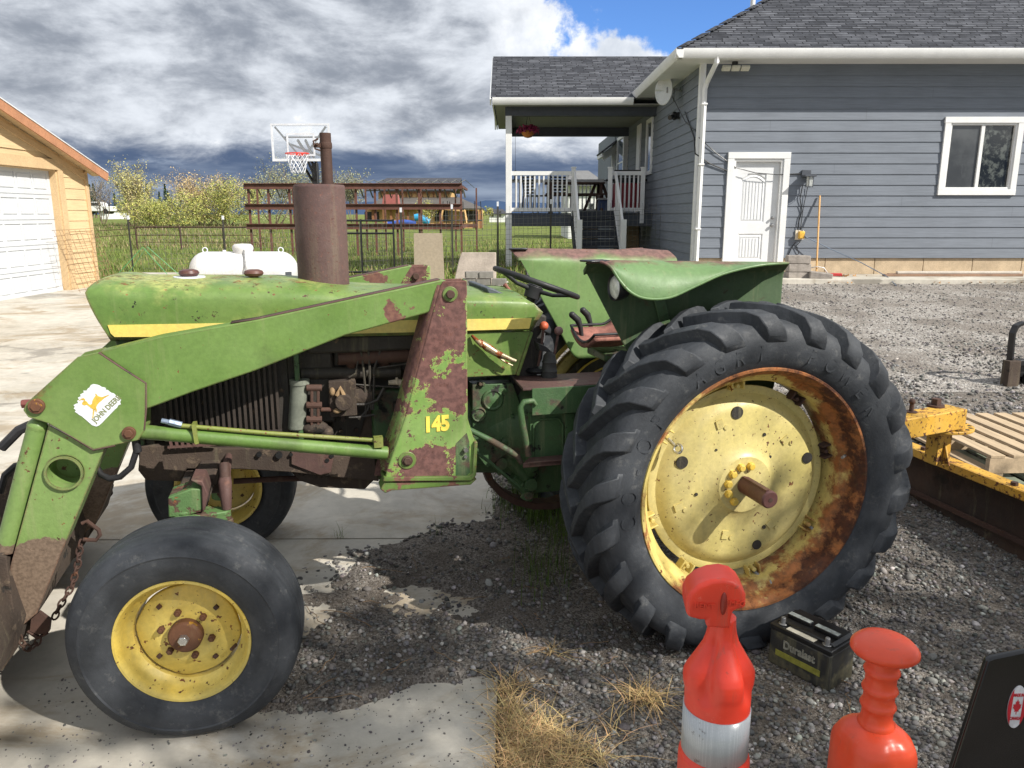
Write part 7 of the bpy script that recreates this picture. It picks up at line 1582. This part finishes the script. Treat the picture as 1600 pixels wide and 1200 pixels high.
m=MB(); p=L_(Vector((W(1462,634,3.85).x,3.85,q.z+.11))); m.cyl(p,p+Vector((0,0,.012)),.042,n=20); m.cyl(p,p+Vector((0,0,.045)),.024,n=6); p2=L_(Vector((W(1424,640,3.74).x,3.74,q.z+.11))); m.cyl(p2,p2+Vector((0,0,.05)),.011,n=10); m.ell(p2+Vector((0,0,.055)),.016,10,6); m.cyl(p2,p2+Vector((0,0,.006)),.03,n=16); m.build('pivot_bolt',M['rustdark'],bl_)
# pallets
def pallet(name,loc,rz,wood,label):
    o=empty(name,loc,rz); tag(o,label,'pallet','stacked shipping pallets'); Lx,Ly=1.22,1.02
    for k in range(9):
        m=MB(); x=-Lx/2+.05+k*(Lx-.10)/8; m.box((x,0,.128),(.092,Ly,.018),(0,0,rng.normal(0,.006))); q=m.build('deck_board',wood,o,bevel=.002)
    for y in (-Ly/2+.02,0,Ly/2-.02): m=MB(); m.box((0,y,.069),(Lx,.038,.098)); m.build('stringer',wood,o,bevel=.002)
    for k in range(4): m=MB(); x=-Lx/2+.05+k*(Lx-.10)/3; m.box((x,0,.010),(.092,Ly,.018)); m.build('bottom_board',wood,o,bevel=.002)
    return o
def woodm(name,col):
    b=NB(name); n=b.noise(1,8,.7,vec=b.mapped((30,3,30)),dist=.6); c=b.mul(col,b.grey(b.ramp(n,.3,.7,.78,1.12))); c=b.mix(b.ramp(b.noise(3,7,.7,off=4),.55,.7,0,.5),c,tuple(x*.6 for x in col)); return b.set(color=c,rough=.8,normal=b.bump(n,.3,.002))
M['pine']=woodm('pale_pallet_wood',srgb(184,162,132)); M['gpal']=woodm('green_pallet_wood',srgb(120,128,110)); M['teal']=basic('teal_block',srgb(84,150,124),.6,.15,9)
pz=.165; c0=G(1548,712,pz+.137); c1=G(1395,640,pz+.137)
u=(c1-c0); u.z=0; u.normalize(); v=Vector((-u.y,u.x,0)); v=v if v.x>0 else -v
pc_=c0+u*.51+v*.61; rzp=math.atan2(v.y,v.x)
pl1=pallet('wooden_pallet',(pc_.x,pc_.y,pz),rzp,M['pine'],'pale pine pallet on top of the stack behind the grader blade')
pl2=pallet('wooden_pallet',(pc_.x+.12,pc_.y-.10,pz-.15),rzp-.04,M['gpal'],'weathered pallet with green edge at the bottom of the stack')
m=MB(); m.box((.0,-.525,.069),(1.2,.012,.095)); m.box((.615,.0,.069),(.012,1.0,.095)); m.build('painted_edge',M['teal'],pl2)
m=MB(); textmesh(m,'HT',.05,frame((.25,-.5,.07),(1,0,0),(0,0,1)),.0005,.001); m.v=[(x,y-.0315,z) for x,y,z in m.v]; m.build('stamp',M['grime'],pl1)
# black steel attachment with a strap loop
at_=empty('black_attachment',G(1572,640,.0),R(14)); ax0=at_.location
tag(at_,'black steel attachment frame with a curved strap loop by the pallets','attachment')
Y5=ax0.y; f5=lambda px,py:Vector(((W(px,py,Y5).x-ax0.x),0,W(px,py,Y5).z))
a,b2=f5(1558,636),f5(1588,562); m=MB(); m.prism([(a.x,0),(f5(1582,640).x,0),(b2.x,b2.z),(f5(1566,566).x,b2.z)],-.06,.02); m.build('side_plate',M['caked'],at_,bevel=.004)
m=MB(); m.bb((b2.x-.02,-.05,b2.z-.05),(b2.x+1.6,.02,b2.z-.0)); m.bb((b2.x-.02,.02,.05),(b2.x+1.6,.05,b2.z-.05)); m.bb((b2.x+.0,-.6,0),(b2.x+1.6,.02,.06)); m.bb((b2.x+.1,-.04,b2.z-.22),(b2.x+1.6,.0,b2.z-.14)); m.build('back_frame',M['black'],at_,bevel=.004)
m=MB(); P_=[f5(1575,566),f5(1577,540),f5(1579,520),f5(1585,508),f5(1598,503),f5(1620,503),f5(1634,510),f5(1642,530),f5(1645,566)]
for i in range(len(P_)-1): m.bar(P_[i],P_[i+1]+(P_[i+1]-P_[i]).normalized()*.004,.055,.012,up=(0,1,0)) if False else m.prism([(P_[i].x-.0,P_[i].z),(P_[i+1].x,P_[i+1].z),(P_[i+1].x+(.018 if i<4 else -.0),P_[i+1].z-(.018 if i>=2 and i<6 else 0)),(P_[i].x+(.018 if i<4 else 0),P_[i].z-(.018 if i>=3 and i<6 else 0))],-.03,.03)
m.build('strap_loop',M['black'],at_)
# ============================================================ FOREGROUND: battery, delineators, black panel
M['batt']=paint('battery_case',(.026,.026,.026),(.045,.044,.040),[dict(c=srgb(112,104,78),c2=srgb(84,80,62),t=.50,w=.14,s=9,d=9,r=.35,h=-.2,grad=('Z',.10,.0,.10),a=.75)],rough=.4,dust=.3)
p0=G(1293,1079); p1=G(1200,1030); dd=(p0-p1); dd.z=0; Lx=dd.length; bt_=empty('car_battery',p1+(p0-p1)/2,math.atan2(dd.y,dd.x)); tag(bt_,'dusty black car battery on the gravel beside the rear tyre','battery')
Wd=.172; Hh=.175
m=MB(); m.bb((-Lx/2,0,-.01),(Lx/2,Wd,Hh*.80)); cs2=m.build('case',M['batt'],bt_,bevel=.006)
m=MB(); m.bb((-Lx/2-.003,-.003,Hh*.80+.001),(Lx/2+.003,Wd+.003,Hh*.93)); m.prism([(-Lx/2+.005,Hh*.93),(Lx/2-.005,Hh*.93),(Lx/2-.02,Hh),(-Lx/2+.02,Hh)],.03,Wd-.002); lid=m.build('lid',M['black'],bt_,bevel=.004)
for x in (-Lx/2+.035,Lx/2-.035): m=MB(); m.cyl((x,.03,Hh*.93),(x,.03,Hh*1.10),.011,.009,n=16); m.cyl((x,.03,Hh*.93),(x,.03,Hh*.955),.018,n=16); m.build('terminal',M['dullsteel'],bt_,bevel=.002)
for x in (-.055,.062):
    m=MB(); m.box((x,.085,Hh+.008),(.10,.028,.014)); vc=m.build('vent_cover',M['black'],bt_,bevel=.002); m=MB(); m.box((x,.085,Hh+.0158),(.096,.024,.0008)); m.build('warning_label',basic('grey_label',srgb(150,156,154),.5,.5,60),vc)
m=MB(); m.box((-.005,.018,Hh*.935),(.12,.028,.0012)); m.build('paper_label',basic('paper_label',srgb(206,200,184),.6,.2,30),bt_)
m=MB(); textmesh(m,'Duralast',.046,frame((.0,-.0015,Hh*.55),(1,0,0),(0,0,1)),.0012,.0018,sx=.86); m.build('brand_lettering',basic('silver_ink',srgb(150,148,134),.5,.4,30),bt_)
m=MB(); m.bb((-Lx*.38,-.0022,Hh*.22),(Lx*.36,-.0002,Hh*.36)); m.build('yellow_label',basic('yellow_label',srgb(150,146,62),.6,.4,20),bt_)
def orange(name,c): 
    b=NB(name); n=b.noise(7,6,.6); cc=b.mix(b.ramp(n,.3,.7),c,tuple(x*.8 for x in c)); cc=b.mix(b.ramp(b.noise(30,8,.8,off=3),.60,.72,0,.35),cc,(.75,.42,.34)); cc=b.mix(b.ramp(b.noise(40,8,.8,off=13),.60,.70,0,.6),cc,(.14,.05,.035)); cc=b.mix(b.ramp(b.noise(1,7,.7,vec=b.mapped((60,60,5)),off=23),.58,.7,0,.35),cc,(.30,.10,.07)); b.b.inputs['Subsurface Weight'].default_value=.12; b.b.inputs['Subsurface Radius'].default_value=(.02,.006,.003); b.b.inputs['Subsurface Scale'].default_value=.5; return b.set(color=cc,rough=b.ramp(n,.3,.7,.30,.46),normal=b.bump(b.noise(60,4,.6),.08,.002))
M['or1']=orange('red_orange_plastic',(.78,.055,.028)); M['or2']=orange('orange_plastic',(.76,.080,.028))
rf_=NB('reflective_sheet'); hx_=rf_.vor(420,rnd=.15); rf_.set(color=rf_.mix(rf_.ramp(rf_.noise(34,8,.75),.585,.64,0,.75),rf_.mix(rf_.ramp(hx_,.1,.5),(.54,.56,.575),(.38,.405,.43)),(.10,.09,.08)),rough=.28,spec=.7); M['refl']=rf_.m
# first post: T handle, fluted shoulder
Yd=1.12; c=W(1124,1040,Yd); s=(W(1181,1040,Yd).x-W(1069,1040,Yd).x)/2; zz=lambda py:W(1124,py,Yd).z
d1=empty('delineator_post',(c.x,Yd,0),R(-6)); tag(d1,'red orange delineator post with T handle and white reflective band','traffic post','orange traffic posts')
prof=[(1.0,1400),(1.0,1190),(1.0,1180),(.985,1175),(.915,1170),(.905,1166),(.905,1110),(.91,1088),(.93,1074),(.985,1063),(1.0,1053),(.985,1045),(.92,1037),(.76,1024),(.61,1011),(.50,1001),(.43,990),(.385,978),(.365,963),(.30,960),(0,959)]
z_of=lambda py:zz(py)
def shoulder(r,h,t,k):
    if z_of(1092)<h<z_of(966):
        u=sst(h,z_of(1090),z_of(1058))*(1-sst(h,z_of(1000),z_of(966))*.75); r=r*(1-.30*u*(.5-.5*math.cos(4*t+.9))**2.2)
    return r,h
pf2=[]; 
P0=[(s*a,z_of(b_)) for a,b_ in prof]; P0[0]=(s*1.0,.05)
for (a,b_),(c2,d2) in zip(P0,P0[1:]):
    for k in range(4): pf2.append((a+(c2-a)*k/4,b_+(d2-b_)*k/4))
pf2.append(P0[-1]); m=MB(); m.lathe(pf2,ax='z',n=72,fn=shoulder); b1_=m.build('post_body',M['or1'],d1,smooth=60)
m=MB(); m.lathe([(s*.915,z_of(1168)),(s*.915,z_of(1100))],ax='z',n=64); m.build('reflective_band',M['refl'],d1,smooth=60,solid=.002)
m=MB(); m.lathe([(.20,0),(.20,.03),(.17,.055),(.07,.065)],ax='z',n=8); m.build('rubber_base',M['blackrub'],d1,bevel=.005)
hd=MB(); ht0=z_of(912); ht1=z_of(893); cz=z_of(935)
ol=[]; hw=s*.80
f6=lambda px,py:((W(px,py,Yd).x-c.x)*1.02,W(px,py,Yd).z)
ol=[f6(*p) for p in ((1100,968),(1101,956),(1092,957),(1073,953),(1071,945),(1071,928),(1077,915),(1090,903),(1108,895),(1127,892),(1142,895),(1152,903),(1159,915),(1159,928),(1158,936),(1147,938),(1140,941),(1137,955),(1137,968))]
dz_=0
hd.prism(ol,-.030,.030); ho_=hd.build('handle',M['or1'],d1,bevel=.010,seg=4,smooth=60)
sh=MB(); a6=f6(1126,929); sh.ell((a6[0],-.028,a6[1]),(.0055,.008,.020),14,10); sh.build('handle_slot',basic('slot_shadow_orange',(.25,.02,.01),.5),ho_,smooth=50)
m=MB(); t1=f6(1098,934); textmesh(m,'BENT',.013,frame((t1[0],-.031,t1[1]),(1,0,0),(0,0,1)),.0012,.0003); t2=f6(1146,927); textmesh(m,'MFG',.012,frame((t2[0],-.031,t2[1]),(1,0,.0),(0,0,1)),.0012,.0003); m.build('moulded_lettering',M['or1'],ho_)
# second post: mushroom knob, ribbed neck, square shoulder
Yd2=1.10; c=W(1365,1160,Yd2); s=(W(1428,1185,Yd2).x-W(1301,1185,Yd2).x)/2; zz2=lambda py:W(1365,py,Yd2).z
d2=empty('delineator_post',(c.x,Yd2,0),R(12)); tag(d2,'orange delineator post with mushroom knob and ribbed neck','traffic post','orange traffic posts')
nk=.40
pr=[(0,997),(.25,997.5),(.48,999),(.66,1003),(.755,1009),(.765,1014),(.70,1019),(.52,1022),(.385,1025),(.36,1032),(.355,1040),(.385,1043),(.415,1047),(.385,1051),(.352,1054),(.35,1068),(.385,1071),(.415,1075),(.385,1079),(.352,1082),(.35,1093),(.385,1096),(.415,1100),(.385,1104),(.352,1107),(.355,1120),(.39,1124),(.43,1128),(.41,1133)]
def knob(r,h,t,k): return r*(1+(.02*math.sin(3*t) if k<8 else 0)),h
m=MB(); m.lathe([(s*a,zz2(b_)) for a,b_ in pr],ax='z',n=48,fn=knob); m.build('knob_neck',M['or2'],d2,smooth=60)
def sq(r,h,t,k):
    u=sst(zz2(1128)-h,0,zz2(1128)-zz2(1165)); q=max(abs(math.cos(t)),abs(math.sin(t))); return r*(1+u*.13*(1/q-1)*2.0*.8)*(1-.10*(1-sst(zz2(1150)-h,0,.05))*sst(zz2(1130)-h,0,.01)*(.5+.5*math.cos(4*t))**4),h
pr=[(.40,1130),(.52,1133),(.68,1138),(.80,1145),(.87,1154),(.90,1166),(.905,1185),(.905,1210),(.905,1300)]
P0=[(s*a,zz2(b_)) for a,b_ in pr]; P0[-1]=(s*.98,.05); pf2=[]
for (a,b_),(c2,d3) in zip(P0,P0[1:]):
    for k in range(3): pf2.append((a+(c2-a)*k/3,b_+(d3-b_)*k/3))
pf2.append(P0[-1]); m=MB(); m.lathe(pf2,ax='z',n=64,fn=sq); m.build('post_body',M['or2'],d2,smooth=60)
m=MB(); m.lathe([(.19,0),(.19,.03),(.16,.055),(.07,.065)],ax='z',n=8); m.build('rubber_base',M['blackrub'],d2,bevel=.005)
# black panel with the maple leaf sticker
Yk=1.25; o_=W(1550,1110,Yk); bk=empty('black_steel_panel',(o_.x,Yk,0),R(0)); tag(bk,'glossy black steel panel with an oval maple leaf sticker','steel panel')
f7=lambda px,py:(W(px,py,Yk).x-o_.x,W(px,py,Yk).z)
ol=[f7(1494,1206),f7(1543,1032),f7(1552,1028),f7(1600,1018),f7(1700,1000),f7(1700,1206)]; ol[0]=(f7(1494,1206)[0]-.12,.02); ol[-1]=(f7(1700,1206)[0],.02)
RZk=Matrix.Rotation(R(-28),4,'Z')
m=MB(); m.prism(ol,0,.014); m.prism([ol[-1],ol[-2],(ol[-2][0],ol[-2][1]-.0001)],0,.4) if False else None
kb=m.build('panel',NB('gloss_black').set(color=(.007,.007,.008),rough=.22,spec=.6),bk,bevel=.004); 
m=MB(); cx7,cz7=f7(1588,1104); ea,eb=abs(f7(1600,1104)[0]-f7(1575,1104)[0])*.56,abs(f7(1588,1071)[1]-f7(1588,1137)[1])/2*1.0
oval=[(cx7+ea*math.cos(t),cz7+eb*math.sin(t)) for t in [2*math.pi*k/40 for k in range(40)]]
m.prism(oval,-.0015,.001); stk=m.build('sticker',M['whitedecal'],kb)
rd_=basic('sticker_red',srgb(190,36,52),.4,.08,30); m=MB()
for sgn in(-1,1):
    arc_=[(cx7+sgn*ea*math.cos(t),cz7+eb*math.sin(t)) for t in [(-.95+1.9*k/16) for k in range(17)]]; m.prism(arc_,-.0022,-.0014)
leaf=[(0,.5),(.09,.32),(.2,.37),(.16,.12),(.27,.22),(.31,.15),(.45,.18),(.38,.02),(.44,-.03),(.2,-.2),(.24,-.29),(.03,-.26),(.03,-.46)]; leaf=leaf+[(-x,y) for x,y in leaf[::-1][:-1]]
m.prism([(cx7+x*ea*1.0,cz7+y*eb*.75) for x,y in leaf],-.0022,-.0014)
textmesh(m,'MADE IN',eb*.20,frame((cx7,-.0018,cz7+eb*.56),(1,0,0),(0,0,1)),.0005,.0003,sx=.55); textmesh(m,'CANADA',eb*.20,frame((cx7,-.0018,cz7-eb*.54),(1,0,0),(0,0,1)),.0005,.0003,sx=.55)
m.build('sticker_print',rd_,kb)
# tree that stands behind and to the right of the photographer and dapples the tractor
tree('shade_tree','shorter leafing shade tree nearest behind the photographer',5.6,-1.9,8.2,6,GY,3000,.08,71,stems=1,shape=.8,cat='tree',group='shade trees by the drive',base=.0,lr=(.7,1.1),clumps=22,cs=.22)
tree('shade_tree','taller leafing shade tree farther right behind the photographer',7.6,-1.5,8.8,6,GY,3000,.08,77,stems=1,shape=.8,cat='tree',group='shade trees by the drive',base=.0,lr=(.7,1.1),clumps=22,cs=.22)
# ============================================================ LIGHT, SKY, CAMERA
SUN=Vector((1.5,-1.0,1.45)).normalized()
el=math.asin(SUN.z); az=math.atan2(SUN.x,SUN.y)
sd=bpy.data.lights.new('sun','SUN'); sd.energy=5.0; sd.angle=R(.53); sd.color=(1,.955,.88); so=bpy.data.objects.new('sun',sd); COL.objects.link(so); so.rotation_euler=SUN.to_track_quat('Z','Y').to_euler()
w=bpy.data.worlds.new('World'); scene.world=w; w.use_nodes=True; nt=w.node_tree; N=nt.nodes; Lk=nt.links; N.clear()
class WB(NB):
    def __init__(s): s.t=nt;s.n=N;s.l=Lk; s.tc=N.new('ShaderNodeTexCoord'); s.co=s.tc.outputs['Generated']
b=WB(); S=b.sep()
sky=N.new('ShaderNodeTexSky'); sky.sky_type='NISHITA'; sky.sun_disc=False; sky.sun_elevation=el; sky.sun_rotation=az; sky.altitude=1400; sky.air_density=1; sky.dust_density=.6
SKO=2.3
# cloud deck: direction projected on a plane overhead
zz_=b.math('ADD',b.math('MAXIMUM',S[2],0.0),.30)
cx=b.n.new('ShaderNodeCombineXYZ'); Lk.new(b.math('DIVIDE',S[0],zz_),cx.inputs[0]); Lk.new(b.math('DIVIDE',S[1],zz_),cx.inputs[1]); Lk.new(b.math('MULTIPLY',S[2],1.5),cx.inputs[2])
vv=b.mapped((1,1,2.3)); big=b.noise(2.6,12,.58,vec=vv,dist=.35,off=SKO); fin=b.noise(7.5,12,.62,vec=vv,dist=.25,off=7.1); edge=b.noise(20,8,.6,vec=vv,off=1.1)
tone=b.math('ADD',b.math('MULTIPLY',big,.50),b.math('ADD',b.math('MULTIPLY',fin,.40),b.math('MULTIPLY',edge,.10)))
c=b.mix(b.ramp(tone,.385,.55),(.26,.29,.345),(.72,.76,.82))
c=b.mix(b.ramp(tone,.535,.60),c,(1.0,1.0,1.0))
# storm wall low over the horizon
lowb=b.math('SUBTRACT',1.0,b.ramp(b.math('ADD',S[2],b.math('MULTIPLY',b.math('SUBTRACT',fin,.5),.10)),.060,.098),True)
stc=b.mix(b.ramp(b.noise(2.2,7,.6,vec=b.mapped((1,1,7)),off=4),.42,.66),(.085,.125,.215),(.30,.36,.46))
stc=b.mix(b.ramp(b.math('ADD',b.noise(3.0,8,.6,vec=b.mapped((1,1,4)),off=12),b.ramp(S[2],.10,.0,-.10,.10)),.57,.68,0,.9),stc,(.52,.60,.72))
c=b.mix(lowb,c,stc)
# blue break, upper right of the view, with its bright cloud rim
def dirm(azd,eld,r0,r1,noisev,amt):
    D=Vector((math.sin(R(azd))*math.cos(R(eld)),math.cos(R(azd))*math.cos(R(eld)),math.sin(R(eld))))
    vm=b.n.new('ShaderNodeVectorMath'); vm.operation='DISTANCE'; Lk.new(b.co,vm.inputs[0]); vm.inputs[1].default_value=D
    return b.math('ADD',vm.outputs['Value'],b.math('MULTIPLY',b.math('SUBTRACT',noisev,.5),amt))
en=b.noise(9,10,.62,off=3.3); en2=b.noise(5,10,.6,off=8)
d1=b.math('MINIMUM',dirm(10.5,14.2,0,0,en,.24),b.math('MINIMUM',dirm(16,13.2,0,0,en,.24),dirm(5.5,15.2,0,0,en,.24)))
rim=b.math('SUBTRACT',1.0,b.ramp(d1,.10,.17)); hole=b.math('SUBTRACT',1.0,b.ramp(d1,.060,.085))
below=b.ramp(S[2],.30,.20)
c=b.mix(b.math('MULTIPLY',rim,b.math('MULTIPLY',below,.95)),c,b.mix(b.ramp(en2,.38,.62),(.55,.60,.68),(1.0,1.02,1.05)))
bgc=N.new('ShaderNodeBackground'); bgc.inputs[1].default_value=.90; Lk.new(c,bgc.inputs[0])
bgs=N.new('ShaderNodeBackground'); bgs.inputs[1].default_value=.11; Lk.new(b.mul(sky.outputs[0],(.55,.82,1.25)),bgs.inputs[0])
mx=N.new('ShaderNodeMixShader'); Lk.new(hole,mx.inputs[0]); Lk.new(bgc.outputs[0],mx.inputs[1]); Lk.new(bgs.outputs[0],mx.inputs[2])
out=N.new('ShaderNodeOutputWorld'); Lk.new(mx.outputs[0],out.inputs[0])
cd=bpy.data.cameras.new('camera'); cam=bpy.data.objects.new('camera',cd); COL.objects.link(cam); cam.location=CAM; cam.rotation_euler=(math.pi/2-TH,0,0); cd.sensor_width=36; cd.lens=FPX/1600*36; cd.clip_end=20000; cd.clip_start=.05; scene.camera=cam
vs=scene.view_settings; vs.view_transform='Standard'; vs.look='None'; vs.gamma=1; vs.exposure=0.38; vs.use_curve_mapping=False
scene.render.resolution_x=1024; scene.render.resolution_y=768
